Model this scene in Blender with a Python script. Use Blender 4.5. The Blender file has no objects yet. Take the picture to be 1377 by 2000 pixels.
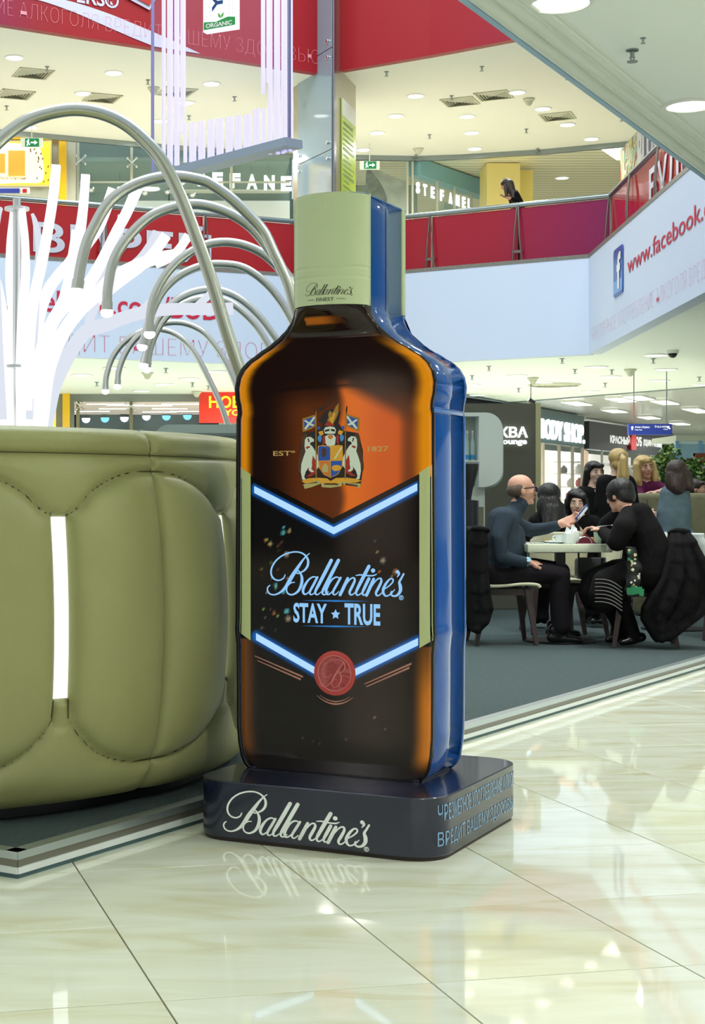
import bpy, bmesh, math, random
from mathutils import Vector, Matrix
random.seed(7)
SC = bpy.context.scene
COL = SC.collection
# ---------------------------------------------------------------- camera
F, HZ, CX, H = 3100.0, 985.0, 365.0, 1.15
cd = bpy.data.cameras.new('camera'); cam = bpy.data.objects.new('camera', cd); COL.objects.link(cam)
cam.location = (0, 0, H); cam.rotation_euler = (math.pi/2, 0, 0)
cd.sensor_fit = 'VERTICAL'; cd.sensor_height = 36.0; cd.sensor_width = 36.0
cd.lens = F/2000*36.0
cd.shift_x = (688.5-CX)/2000; cd.shift_y = -(1000-HZ)/2000
cd.clip_start = 0.1; cd.clip_end = 300
SC.camera = cam
# ---------------------------------------------------------------- world, lights, exposure
wd = bpy.data.worlds.new('world'); SC.world = wd; wd.use_nodes = True
bg = wd.node_tree.nodes['Background']
bg.inputs[0].default_value = (0.93, 1.0, 0.97, 1); bg.inputs[1].default_value = 0.72
SC.view_settings.view_transform = 'Standard'; SC.view_settings.look = 'None'
SC.view_settings.exposure = 0.0; SC.view_settings.gamma = 1.0; SC.view_settings.use_curve_mapping = False
def area(name, loc, rot, sx, sy, power, col=(1, 1, 1)):
    l = bpy.data.lights.new(name, 'AREA'); l.shape = 'RECTANGLE'; l.size = sx; l.size_y = sy; l.energy = power; l.color = col
    o = bpy.data.objects.new(name, l); COL.objects.link(o); o.location = loc; o.rotation_euler = rot
    return o
area('atrium_fill_light', (1.5, 18, 19), (0, 0, 0), 16, 20, 4200, (0.90, 1.0, 1.0))  # broad fill light added overhead, for an assumed and unseen atrium roof light
def disk(name, loc, d, power, col=(1, 0.98, 0.9), spread=2.4):
    l = bpy.data.lights.new(name, 'AREA'); l.shape = 'DISK'; l.size = d; l.energy = power; l.color = col; l.spread = spread
    o = bpy.data.objects.new(name, l); COL.objects.link(o); o.location = loc
    return o
# ---------------------------------------------------------------- helpers
def Wp(px, py, Y): return Vector(((px-CX)/F*Y, Y, H-(py-HZ)/F*Y))
def G(px, py, z=0.0):
    Y = F*(H-z)/(py-HZ); return Vector(((px-CX)/F*Y, Y, z))
def lin(c):
    r = []
    for v in c[:3]:
        v /= 255.0; r.append(v/12.92 if v <= 0.04045 else ((v+0.055)/1.055)**2.4)
    return (r[0], r[1], r[2], 1.0)
MATS = {}
def mat(name, rgb=(200, 200, 200), rough=0.5, metal=0.0, emit=0.0, ecol=None, coat=0.0, alpha=1.0, trans=0.0, spec=0.5, bump=0.0, bscale=50.0, noise=0.0, nscale=8.0, sheen=0.0):
    if name in MATS: return MATS[name]
    m = bpy.data.materials.new(name); m.use_nodes = True; m.diffuse_color = lin(rgb)
    nt = m.node_tree; b = nt.nodes['Principled BSDF']
    b.inputs['Base Color'].default_value = lin(rgb); b.inputs['Roughness'].default_value = rough; b.inputs['Metallic'].default_value = metal
    b.inputs['Specular IOR Level'].default_value = spec
    if emit: b.inputs['Emission Color'].default_value = lin(ecol or rgb); b.inputs['Emission Strength'].default_value = emit
    if coat: b.inputs['Coat Weight'].default_value = coat; b.inputs['Coat Roughness'].default_value = 0.05
    if alpha < 1: b.inputs['Alpha'].default_value = alpha
    if trans: b.inputs['Transmission Weight'].default_value = trans
    if sheen: b.inputs['Sheen Weight'].default_value = sheen
    if noise or bump:
        tc = nt.nodes.new('ShaderNodeTexCoord'); n = nt.nodes.new('ShaderNodeTexNoise'); n.inputs['Detail'].default_value = 4
        nt.links.new(tc.outputs['Object'], n.inputs['Vector'])
        if noise:
            n.inputs['Scale'].default_value = nscale
            mr = nt.nodes.new('ShaderNodeMapRange'); mr.inputs[1].default_value = 0.3; mr.inputs[2].default_value = 0.7; mr.inputs[3].default_value = 1-noise; mr.inputs[4].default_value = 1+noise
            nt.links.new(n.outputs['Fac'], mr.inputs[0])
            mx = nt.nodes.new('ShaderNodeVectorMath'); mx.operation = 'SCALE'; mx.inputs[0].default_value = lin(rgb)[:3]
            nt.links.new(mr.outputs[0], mx.inputs['Scale']); nt.links.new(mx.outputs[0], b.inputs['Base Color'])
        if bump:
            n2 = nt.nodes.new('ShaderNodeTexNoise'); n2.inputs['Scale'].default_value = bscale; n2.inputs['Detail'].default_value = 3
            nt.links.new(tc.outputs['Object'], n2.inputs['Vector'])
            bp = nt.nodes.new('ShaderNodeBump'); bp.inputs['Strength'].default_value = bump; bp.inputs['Distance'].default_value = 0.01
            nt.links.new(n2.outputs['Fac'], bp.inputs['Height']); nt.links.new(bp.outputs[0], b.inputs['Normal'])
    MATS[name] = m
    return m
def glow(name, rgb, s):
    if name in MATS: return MATS[name]
    m = bpy.data.materials.new(name); m.use_nodes = True; nt = m.node_tree; nt.nodes.clear()
    e = nt.nodes.new('ShaderNodeEmission'); e.inputs[0].default_value = lin(rgb); e.inputs[1].default_value = s
    o = nt.nodes.new('ShaderNodeOutputMaterial'); nt.links.new(e.outputs[0], o.inputs[0]); MATS[name] = m
    return m
def tag(o, label=None, cat=None, group=None, kind=None):
    if label: o['label'] = label
    if cat: o['category'] = cat
    if group: o['group'] = group
    if kind: o['kind'] = kind
    return o
def empty(name, loc=(0, 0, 0), rz=0.0, label=None, cat=None, group=None, kind=None):
    o = bpy.data.objects.new(name, None); COL.objects.link(o); o.location = loc; o.rotation_euler = (0, 0, rz); o.empty_display_size = 0.1
    return tag(o, label, cat, group, kind)
def link(name, me, parent=None):
    o = bpy.data.objects.new(name, me); COL.objects.link(o)
    if parent is not None: o.parent = parent
    return o
def origin_of(p):
    v = Vector((0, 0, 0))
    while p is not None: v += p.location; p = p.parent
    return v
class MB:
    def __init__(s): s.v = []; s.f = []; s.m = []; s.cm = 0
    def add(s, vs, fs, M=None):
        n = len(s.v)
        s.v += [tuple(M @ Vector(a)) for a in vs] if M is not None else [tuple(a) for a in vs]
        s.f += [tuple(n+i for i in f) for f in fs]; s.m += [s.cm]*len(fs); return s
    def box(s, a, b, M=None):
        x0, y0, z0 = a; x1, y1, z1 = b
        return s.add([(x0,y0,z0),(x1,y0,z0),(x1,y1,z0),(x0,y1,z0),(x0,y0,z1),(x1,y0,z1),(x1,y1,z1),(x0,y1,z1)],
              [(0,3,2,1),(4,5,6,7),(0,1,5,4),(1,2,6,5),(2,3,7,6),(3,0,4,7)], M)
    def bevbox(s, a, b, r=0.01, M=None):
        bm = bmesh.new(); bmesh.ops.create_cube(bm, size=1)
        for v in bm.verts: v.co = Vector((a[0]+(b[0]-a[0])*(v.co.x+.5), a[1]+(b[1]-a[1])*(v.co.y+.5), a[2]+(b[2]-a[2])*(v.co.z+.5)))
        bmesh.ops.bevel(bm, geom=bm.edges[:], offset=r, segments=2, affect='EDGES', profile=0.5)
        bm.verts.index_update(); s.add([v.co[:] for v in bm.verts], [[v.index for v in f.verts] for f in bm.faces], M); bm.free(); return s
    def obb(s, p0, p1, wx, wy, up=Vector((0, 0, 1))):
        # bar with rectangular section from p0 to p1
        p0, p1 = Vector(p0), Vector(p1); d = (p1-p0).normalized()
        x = d.cross(up)
        if x.length < 1e-4: x = Vector((1, 0, 0))
        x.normalize(); y = x.cross(d).normalized()
        vs = [p+x*(i*wx/2)+y*(j*wy/2) for p in (p0, p1) for i, j in ((-1,-1),(1,-1),(1,1),(-1,1))]
        return s.add(vs, [(3,2,1,0),(4,5,6,7),(0,1,5,4),(1,2,6,5),(2,3,7,6),(3,0,4,7)])
    def taper(s, p0, p1, w0, w1, up=Vector((0, 0, 1))):
        p0, p1 = Vector(p0), Vector(p1); d = (p1-p0).normalized(); x = d.cross(Vector((0, 1, 0)));
        if x.length < 1e-4: x = Vector((1, 0, 0))
        x.normalize(); y = x.cross(d).normalized(); vs = []
        for p, w in ((p0, w0), (p1, w1)): vs += [p+x*(i*w/2)+y*(j*w/2) for i, j in ((-1,-1),(1,-1),(1,1),(-1,1))]
        return s.add(vs, [(3,2,1,0),(4,5,6,7),(0,1,5,4),(1,2,6,5),(2,3,7,6),(3,0,4,7)])
    def tube(s, pts, r, n=12, cap=True):
        pts = [Vector(p) for p in pts]; rs = r if isinstance(r, (list, tuple)) else [r]*len(pts)
        t0 = (pts[1]-pts[0]).normalized(); a = Vector((0, 0, 1)) if abs(t0.z) < .9 else Vector((1, 0, 0))
        x = t0.cross(a).normalized(); vs = []; m = len(pts)
        for i, p in enumerate(pts):
            t = (pts[min(i+1, m-1)]-pts[max(i-1, 0)]).normalized()
            x = (x-t*x.dot(t)).normalized(); y = t.cross(x)
            vs += [p+(x*math.cos(k*2*math.pi/n)+y*math.sin(k*2*math.pi/n))*rs[i] for k in range(n)]
        fs = [(i*n+k, i*n+(k+1) % n, (i+1)*n+(k+1) % n, (i+1)*n+k) for i in range(m-1) for k in range(n)]
        if cap: fs += [tuple(range(n-1, -1, -1)), tuple((m-1)*n+k for k in range(n))]
        return s.add(vs, fs)
    def lathe(s, prof, c=(0, 0, 0), n=24, M=None):
        vs = [(c[0]+r*math.cos(k*2*math.pi/n), c[1]+r*math.sin(k*2*math.pi/n), c[2]+z) for r, z in prof for k in range(n)]
        m = len(prof)
        fs = [(i*n+k, i*n+(k+1) % n, (i+1)*n+(k+1) % n, (i+1)*n+k) for i in range(m-1) for k in range(n)]
        if prof[0][0] > 1e-5: fs.append(tuple(range(n-1, -1, -1)))
        if prof[-1][0] > 1e-5: fs.append(tuple((m-1)*n+k for k in range(n)))
        return s.add(vs, fs, M)
    def prism(s, poly, vec, M=None):
        n = len(poly); poly = [Vector(p) for p in poly]; vec = Vector(vec)
        fs = [tuple(range(n-1, -1, -1)), tuple(range(n, 2*n))]+[(i, (i+1) % n, n+(i+1) % n, n+i) for i in range(n)]
        return s.add(poly+[p+vec for p in poly], fs, M)
    def quad(s, a, b, c, d): return s.add([a, b, c, d], [(0, 1, 2, 3)])
    def sphere(s, c, r, n=14, m=9, sc=(1, 1, 1), M=None):
        vs = []; 
        for i in range(m+1):
            t = math.pi*i/m
            vs += [(c[0]+r*sc[0]*math.sin(t)*math.cos(k*2*math.pi/n), c[1]+r*sc[1]*math.sin(t)*math.sin(k*2*math.pi/n), c[2]+r*sc[2]*math.cos(t)) for k in range(n)]
        fs = [(i*n+k, (i+1)*n+k, (i+1)*n+(k+1) % n, i*n+(k+1) % n) for i in range(m) for k in range(n)]
        return s.add(vs, fs, M)
    def build(s, name, mats, parent=None, local=False, smooth=None, label=None, kind=None, clean=True):
        off = Vector((0, 0, 0)) if (parent is None or local) else origin_of(parent)
        me = bpy.data.meshes.new(name); me.from_pydata([tuple(Vector(v)-off) for v in s.v], [], s.f)
        for m in (mats if isinstance(mats, (list, tuple)) else [mats]): me.materials.append(m)
        me.polygons.foreach_set('material_index', s.m)
        if clean:
            bm = bmesh.new(); bm.from_mesh(me); bmesh.ops.remove_doubles(bm, verts=bm.verts[:], dist=1e-5)
            bmesh.ops.recalc_face_normals(bm, faces=bm.faces[:]); bm.to_mesh(me); bm.free()
        if smooth is not None:
            me.shade_smooth()
            if smooth < 179: me.set_sharp_from_angle(angle=math.radians(smooth))
        me.update(); o = link(name, me, parent)
        return tag(o, label, kind=kind)
def text2d(body, size=1.0, offset=0.0, spacing=1.0):
    c = bpy.data.curves.new('tmp_text', 'FONT'); c.body = body; c.size = size; c.offset = offset; c.space_character = spacing; c.resolution_u = 3
    o = bpy.data.objects.new('tmp_text', c); me = o.to_mesh()
    vs = [(v.co.x, v.co.y) for v in me.vertices]; fs = [tuple(p.vertices) for p in me.polygons]
    o.to_mesh_clear(); bpy.data.objects.remove(o); bpy.data.curves.remove(c)
    return vs, fs
def fit_text(body, w=None, h=None, offset=0.0, spacing=1.0):
    vs, fs = text2d(body, 1.0, offset, spacing)
    x0 = min(v[0] for v in vs); x1 = max(v[0] for v in vs); y0 = min(v[1] for v in vs); y1 = max(v[1] for v in vs)
    sx = (w/(x1-x0)) if w else None; sy = (h/(y1-y0)) if h else None
    sx = sx or sy; sy = sy or sx
    return [((a-x0)*sx, (b-y0)*sy) for a, b in vs], fs
def put_text(name, body, m, org, ux, uy, w=None, h=None, parent=None, offset=0.0, spacing=1.0, depth=0.0, kind=None, local=False):
    # text whose lower left corner is at org, running along ux, rising along uy
    vs, fs = fit_text(body, w, h, offset, spacing)
    org, ux, uy = Vector(org), Vector(ux).normalized(), Vector(uy).normalized(); n = ux.cross(uy)
    b = MB(); b.add([org+ux*x+uy*y for x, y in vs], fs)
    o = b.build(name, m, parent, clean=False, kind=kind, local=local)
    if depth:
        md = o.modifiers.new('thick', 'SOLIDIFY'); md.thickness = depth; md.offset = 1
    return o
def crspline(pts, k=8, closed=False):
    # catmull-rom through tuples of any length
    n = len(pts); out = []; rng = range(n if closed else n-1)
    for i in rng:
        g = (lambda j: pts[j % n]) if closed else (lambda j: pts[max(0, min(n-1, j))])
        a, b, c, d = g(i-1), g(i), g(i+1), g(i+2)
        for q in range(k):
            t = q/k
            out.append(tuple(0.5*((2*b[e])+(-a[e]+c[e])*t+(2*a[e]-5*b[e]+4*c[e]-d[e])*t*t+(-a[e]+3*b[e]-3*c[e]+d[e])*t**3) for e in range(len(b))))
    if not closed: out.append(tuple(pts[-1]))
    return out
def lerp(a, b, t): return a+(b-a)*t
def smooth01(a, b, x):
    t = max(0.0, min(1.0, (x-a)/(b-a))); return t*t*(3-2*t)

ORDS = 'first second third fourth fifth sixth seventh eighth ninth tenth eleventh twelfth thirteenth fourteenth fifteenth sixteenth seventeenth eighteenth nineteenth twentieth'.split()
def ordinal(n): return ORDS[n] if n < 20 else ('twenty-'+ORDS[n-20] if n < 29 else 'thirtieth')
def number_off(objs, fmt):
    # labels counted from the left edge of the picture
    for i, o in enumerate(sorted(objs, key=lambda o: o.location.x/o.location.y)): o['label'] = fmt % ordinal(i)
# ================================================================ materials
M_ceil = mat('ceiling_paint', (240, 240, 232), 0.7)
M_soffit = mat('soffit_paint', (242, 250, 247), 0.6)
M_fascia = mat('white_banner', (202, 215, 240), 0.6)
M_steel = mat('brushed_steel', (190, 192, 190), 0.28, 1.0)
M_rail = mat('rail_steel', (150, 160, 165), 0.3, 1.0)
M_chrome = mat('chrome', (220, 222, 225), 0.12, 1.0)
M_granite = mat('granite', (120, 118, 112), 0.4, noise=0.35, nscale=60)
M_lamp = glow('downlight_white', (255, 253, 244), 3.2)
M_white = mat('white_lacquer', (236, 238, 236), 0.35)
M_dark = mat('dark_grey', (45, 48, 50), 0.5)
M_black = mat('black_satin', (18, 18, 20), 0.4)
M_vent = mat('vent_paint', (196, 198, 180), 0.5)
M_glass = mat('shop_glass', (200, 225, 222), 0.03, alpha=0.08)
M_red = mat('red_print', (190, 20, 40), 0.35)
C4 = 4.0; C2Z = 9.9
# ================================================================ floor: tiles one by one where they show, material beyond
def tile_material(name, joints):
    m = bpy.data.materials.new(name); m.use_nodes = True; nt = m.node_tree; b = nt.nodes['Principled BSDF']
    N = nt.nodes.new; L = nt.links.new
    geo = N('ShaderNodeNewGeometry'); oi = N('ShaderNodeObjectInfo')
    add = N('ShaderNodeVectorMath'); add.operation = 'MULTIPLY_ADD'; add.inputs[1].default_value = (1.0, 3.4, 1.0)
    rv = N('ShaderNodeCombineXYZ'); ml = N('ShaderNodeMath'); ml.operation = 'MULTIPLY'; ml.inputs[1].default_value = 23.0
    L(oi.outputs['Random'], ml.inputs[0]); L(ml.outputs[0], rv.inputs[0]); L(ml.outputs[0], rv.inputs[2])
    L(geo.outputs['Position'], add.inputs[0]); L(rv.outputs[0], add.inputs[2])
    n1 = N('ShaderNodeTexNoise'); n1.inputs['Scale'].default_value = 1.7; n1.inputs['Detail'].default_value = 7; n1.inputs['Distortion'].default_value = 1.2
    L(add.outputs[0], n1.inputs['Vector'])
    cr = N('ShaderNodeValToRGB'); e = cr.color_ramp.elements
    e[0].position = 0.28; e[0].color = lin((208, 206, 174)); e[1].position = 0.72; e[1].color = lin((230, 234, 222))
    k = cr.color_ramp.elements.new(0.48); k.color = lin((220, 223, 204))
    L(n1.outputs['Fac'], cr.inputs[0])
    if joints:
        br = N('ShaderNodeTexBrick'); br.offset = 0; br.inputs['Scale'].default_value = 1; br.inputs['Mortar Size'].default_value = 0.004
        br.inputs['Brick Width'].default_value = TA; br.inputs['Row Height'].default_value = TA; br.inputs['Mortar'].default_value = lin((150, 145, 115))
        tc = N('ShaderNodeTexCoord'); L(tc.outputs['Object'], br.inputs['Vector']); L(cr.outputs[0], br.inputs['Color1']); L(cr.outputs[0], br.inputs['Color2']); L(br.outputs[0], b.inputs['Base Color'])
    else: L(cr.outputs[0], b.inputs['Base Color'])
    b.inputs['Roughness'].default_value = 0.035; b.inputs['Specular IOR Level'].default_value = 0.8
    MATS[name] = m
    return m
TA, TYAW, TO = 0.6603, 0.2145, Vector((-0.337, 4.965, 0))   # tile size, grid turn, a crossing of joints
M_tile = tile_material('marble_tile', False); M_tilefar = tile_material('marble_floor_far', True)
M_grout = mat('grout', (112, 100, 72), 0.8)
fl = empty('floor', TO, TYAW, kind='structure')
b = MB(); b.add([(-60, -60, -.004), (60, -60, -.004), (60, 90, -.004), (-60, 90, -.004)], [(0, 1, 2, 3)])
base = b.build('floor_bed', M_grout, fl, local=True)
b = MB(); b.prism([(-58, 16*TA, -.012), (58, 16*TA, -.012), (58, 120*TA, -.012), (-58, 120*TA, -.012)], (0, 0, .0121)); b.build('floor_field', M_tilefar, fl, local=True)
g = 0.0022
b = MB(); b.bevbox((g, g, -.012), (TA-g, TA-g, 0.0), 0.0012); tile0 = None
PC0, PCR = G(34.5, 1716.6), G(1377, 1305)
pd = (PCR-PC0).normalized(); pn = Vector((-pd.y, pd.x, 0))
cells = []
cs, sn = math.cos(TYAW), math.sin(TYAW)
for i in range(-6, 22):
    for j in range(-7, 16):
        c = TO+Vector(((i+.5)*TA*cs-(j+.5)*TA*sn, (i+.5)*TA*sn+(j+.5)*TA*cs, 0))
        if c.y < 2.9: continue
        px = CX+F*c.x/c.y
        if px < -330 or px > 1377+330: continue
        if (c-PC0).dot(pn) > 0.75 and (c-PC0).dot(pd) > -0.2: continue
        cells.append((c.length, i, j))
cells.sort()
for q, (_, i, j) in enumerate(cells[:300]):
    if tile0 is None: tile0 = b.build('tile', M_tile, fl, local=True); o = tile0
    else: o = tile0.copy(); COL.objects.link(o)
    o.location = (i*TA, j*TA, 0)
if len(cells) > 300:
    b2 = MB()
    for _, i, j in cells[300:]: b2.box((i*TA+g, j*TA+g, -.012), ((i+1)*TA-g, (j+1)*TA-g, 0))
    b2.build('far_tiles', M_tile, fl, local=True, kind='stuff')
# near floor in front of and beside the frame
b = MB()
for i in range(-22, 30):
    for j in range(-20, 16):
        c = TO+Vector(((i+.5)*TA*cs-(j+.5)*TA*sn, (i+.5)*TA*sn+(j+.5)*TA*cs, 0))
        px = CX+F*c.x/max(c.y, .01)
        if c.y > 2.9 and -330 <= px <= 1707: continue
        if (c-PC0).dot(pn) > 0.75 and (c-PC0).dot(pd) > -0.2: continue
        b.box((i*TA+g, j*TA+g, -.012), ((i+1)*TA-g, (j+1)*TA-g, 0))
b.build('outer_tiles', M_tile, fl, local=True, kind='stuff')
# ================================================================ ceilings and slab edges round the atrium
C1, C2, NN, AP, L0 = G(1153, 690, C4), G(1557, 474, C4), G(920, 0, C4), G(650, 716, C4), G(17, 690, C4)
ND = (NN-C2).normalized(); EE = NN+ND*16; L1 = L0+(L0-AP)*1.2
def xy(v, z): return Vector((v.x, v.y, z))
BR1, BR2 = G(900, 793, C4), G(1377, 755, C4)
BD = (BR2-BR1)
b = MB(); b.prism([xy(p, C4) for p in (C2, EE, Vector((EE.x, -14, 0)), Vector((26, -14, 0)), BR1+BD*2.3, BR1, BR1-BD*0.35, Vector((-16, 44, 0)), L1, L0, AP, C1)], (0, 0, 0.12))
ceil1 = b.build('ceiling', M_soffit, kind='structure')
def inset(P, Q, d):  # shift the segment P-Q sideways
    t = (Q-P).normalized(); return Vector((-t.y, t.x, 0))*d
FZ = 5.80
def wallseg(name, P, Q, z0, z1, th, m, kind='structure'):
    n = inset(P, Q, th); f_ = inset(P, Q, -.03); b = MB(); b.prism([xy(P+f_, z0), xy(Q+f_, z0), xy(Q+n, z0), xy(P+n, z0)], (0, 0, z1-z0)); return b.build(name, m, kind=kind)
w_l = wallseg('wall_far_left', L1, AP, C4-.02, FZ, 0.2, M_fascia)
w_r = wallseg('wall_far_right', AP, C1, C4-.02, FZ, 0.2, M_fascia)
w_s = wallseg('wall_right', C1, C2, C4-.02, FZ, 0.2, M_fascia)
w_n = wallseg('wall_near', C2, EE, C4+.03, FZ, 0.2, M_fascia)
for i, (P, Q) in enumerate(((L1, AP), (AP, C1), (C1, C2))):
    t = (Q-P).normalized(); n = inset(P, Q, 1); b = MB()
    b.prism([xy(P-n*.04, FZ), xy(Q-n*.04, FZ), xy(Q+n*.3, FZ), xy(P+n*.3, FZ)], (0, 0, 0.07)); b.build('trim_%d' % (i+1), M_granite, kind='structure')
# moulded edge of the slab overhead
M_mould = mat('edge_moulding', (222, 230, 222), 0.45); M_mould2 = mat('edge_trim_blue', (150, 185, 215), 0.4)
nn_ = inset(C2, EE, 1); tr = empty('trim_4', xy(NN, C4), kind='structure')
for off, rad, zz in ((0.06, .05, 0.0), (0.17, .045, .005), (0.26, .035, .01), (0.33, .022, .012)):
    b = MB(); b.tube([xy(C2+nn_*off, C4+zz), xy(EE+nn_*off, C4+zz)], rad, 12); b.build('moulding', M_mould, tr, smooth=60)
b = MB(); b.prism([xy(C2-nn_*.03, C4-.03), xy(EE-nn_*.03, C4-.03), xy(EE+nn_*.012, C4-.03), xy(C2+nn_*.012, C4-.03)], (0, 0, .1)); b.build('drip_edge', M_mould2, tr)
# second floor ceiling (z 9.9) and the red slab edge of the floor above
U = [G(x, y, C2Z) for x, y in ((0, 46), (190, 76), (380, 105), (627, 143))]
V_ = [G(x, y, C2Z) for x, y in ((665, 137), (840, 107), (1010, 75), (1110, 55))]
U.insert(0, U[0]+(U[0]-U[1])*2)
V_.append(V_[-1]+(V_[-1]-V_[-2])*4)
BK = [G(x, y, C2Z) for x, y in ((130, 265), (330, 283), (560, 300), (700, 303), (815, 305), (900, 302), (1060, 292), (1240, 275))]
BK.insert(0, BK[0]+(BK[0]-BK[1])*1.3); BK.append(BK[-1]+(BK[-1]-BK[-2])*3)
b = MB(); pl = U+V_+BK[::-1]
b.prism([xy(p, C2Z) for p in pl], (0, 0, .1)); b.build('ceiling.001', M_ceil, kind='structure')
def ribbon(name, pts, z0, z1, m, parent=None, th=0.1, kind=None):
    b = MB()
    for P, Q in zip(pts[:-1], pts[1:]):
        n = inset(P, Q, th); f_ = inset(P, Q, -.03); b.prism([xy(P+f_, z0), xy(Q+f_, z0), xy(Q+n, z0), xy(P+n, z0)], (0, 0, z1-z0))
    return b.build(name, m, parent, kind=kind)
def grad_mat(name, c0, c1, p0, p1, rough=0.4, axis=0, mid=None):
    # printed colour running from c0 to c1 between two places along an axis
    m = bpy.data.materials.new(name); m.use_nodes = True; nt = m.node_tree; bs = nt.nodes['Principled BSDF']; N = nt.nodes.new; L = nt.links.new
    geo = N('ShaderNodeNewGeometry'); sp = N('ShaderNodeSeparateXYZ'); L(geo.outputs['Position'], sp.inputs[0])
    mr = N('ShaderNodeMapRange'); mr.inputs[1].default_value = p0; mr.inputs[2].default_value = p1; L(sp.outputs[axis], mr.inputs[0])
    cr = N('ShaderNodeValToRGB'); cr.color_ramp.elements[0].color = lin(c0); cr.color_ramp.elements[1].color = lin(c1)
    if mid: k = cr.color_ramp.elements.new(mid[0]); k.color = lin(mid[1])
    L(mr.outputs[0], cr.inputs[0]); L(cr.outputs[0], bs.inputs['Base Color']); bs.inputs['Roughness'].default_value = rough; MATS[name] = m
    return m
M_redU = grad_mat('red_banner_upper', (140, 12, 70), (160, 12, 26), -3.6, -2.2, mid=(0.6, (152, 15, 34)))
M_redV = grad_mat('red_banner_upper_far', (158, 14, 28), (128, 10, 60), 3.1, 8.0, mid=(0.45, (154, 14, 34)))
wl3 = ribbon('wall_upper_left', U, C2Z-.02, 12.6, M_redU, kind='structure', th=.15)
wr3 = ribbon('wall_upper_right', V_, C2Z-.02, 12.6, M_redV, kind='structure', th=.15)
# ---- lettering on the walls
M_thin = mat('thin_red_letters', (205, 80, 110), 0.5); M_letred = mat('red_letters', (196, 30, 66), 0.5)
M_thinpink = mat('thin_pink_letters', (206, 84, 108), 0.5)
def hit(px, py, P, Q):
    # ray through a pixel against the upright plane through P and Q: distance along it from P, and height
    t = (Q-P); t.z = 0; t.normalize(); n = Vector((-t.y, t.x, 0)); d = Vector(((px-CX)/F, 1, -(py-HZ)/F))
    k = (P.x*n.x+P.y*n.y)/(d.x*n.x+d.y*n.y); X = d*k
    return (X-P).dot(t), H+X.z
def wall_text(name, body, m, P, Q, pxa, pxb, pyb, pyt, parent, offset=0.0, lift=0.04, spacing=1.0, ref=None):
    # text between two picture columns on an upright wall; heights are taken at a reference column
    t = (Q-P); t.z = 0; t.normalize(); n = Vector((-t.y, t.x, 0))
    ref = pxa if ref is None else ref; s0, _ = hit(pxa, pyb, P, Q); _, z0 = hit(ref, pyb, P, Q); s1, _ = hit(pxb, pyb, P, Q); _, z1 = hit(ref, pyt, P, Q)
    return put_text(name, body, m, xy(P+t*s0-n*lift, z0), t, (0, 0, 1), s1-s0, z1-z0, parent, offset, spacing)
wall_text('lettering', 'ЧРЕЗМЕРНОЕ УПОТРЕБЛЕНИЕ АЛКОГОЛЯ ВРЕДИТ', M_thinpink, C1, C2, 1160, 1402, 674, 642, w_s, -0.035)
wall_text('lettering', 'www.facebook.com/BUD', M_letred, C1, C2, 1230, 1520, 536, 502, w_s, 0.006)
wall_text('lettering', '.facebook.com/BUD', M_letred, L1, AP, 12, 427, 625, 584, w_l, 0.012, ref=390)
wall_text('lettering', 'УПОТРЕБЛЕНИЕ АЛКОГОЛЯ ВРЕДИТ ВАШЕМУ ЗДОРОВЬЮ', M_thin, L1, AP, -640, 640, 698, 658, w_l, -0.035, ref=250)
# round badge with a rounded square f mark
s0, z0 = hit(1204, 580, C1, C2); s1, z1 = hit(1222, 478, C1, C2)
t = (C2-C1).normalized(); n = Vector((-t.y, t.x, 0)); t.z = 0
def rrect(x0, y0, x1, y1, r, k=6):
    o = []
    for cx, cy, a0 in ((x1-r, y0+r, -90), (x1-r, y1-r, 0), (x0+r, y1-r, 90), (x0+r, y0+r, 180)):
        o += [(cx+r*math.cos(math.radians(a0+90*i/k)), cy+r*math.sin(math.radians(a0+90*i/k))) for i in range(k+1)]
    return o
sgn = empty('web_page_logo', xy(C1+t*s0-n*.03, z0), 0, 'blue rounded square with a white f on the right white banner', 'sign')
pz0, pz1 = z0-.02, z1+.02
b = MB(); b.prism([xy(C1+t*a-n*.032, bb) for a, bb in rrect(s0, pz0, s1, pz1, .08)], -n*.02); b.build('logo_board', mat('logo_blue', (52, 92, 168), 0.3), sgn)
b = MB(); b.prism([xy(C1+t*a-n*.053, bb) for a, bb in rrect(s0+.03, pz0+.05, s1-.03, pz0+.26, .03)], -n*.003); b.build('logo_band', mat('logo_light_blue', (104, 154, 212), 0.3), sgn)
put_text('logo_letter', 'f', M_white, xy(C1+t*(s0+(s1-s0)*.42)-n*.062, pz0+.1), t, (0, 0, 1), (s1-s0)*.44, (pz1-pz0)*.76, sgn, 0.035)
# writing on the upper red slab edge
for body, i, a, c in (('ИЕ АЛКОГОЛЯ ВРЕДИТ', 0, 0, 0),): pass
def seg_text(body, pts, pxa, pxb, zb, zt, m, parent, offset):
    # letters set one by one round a bent slab edge
    P, Q = pts[1], pts[-1]; vs, fs = fit_text(body, 1.0, 1.0, offset)
    def place(u, v):
        px = lerp(pxa, pxb, u)
        for A, B in zip(pts[:-1], pts[1:]):
            pb = CX+F*B.x/B.y
            if px <= pb or B is pts[-1]:
                s, _ = hit(px, 0, A, B); t = (B-A).normalized(); n = Vector((-t.y, t.x, 0)); return xy(A+t*s-n*.045, lerp(zb, zt, v))
    b = MB(); b.add([place(*v) for v in vs], fs); return b.build('lettering', m, parent, clean=False)
M_pink = mat('pink_letters', (236, 150, 164), 0.5)
seg_text('ИЕ АЛКОГОЛЯ ВРЕДИТ ВАШЕМУ ЗДОРОВЬЮ', U, -8, 622, C2Z+.1, C2Z+.44, M_pink, wl3, -0.035)
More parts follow.
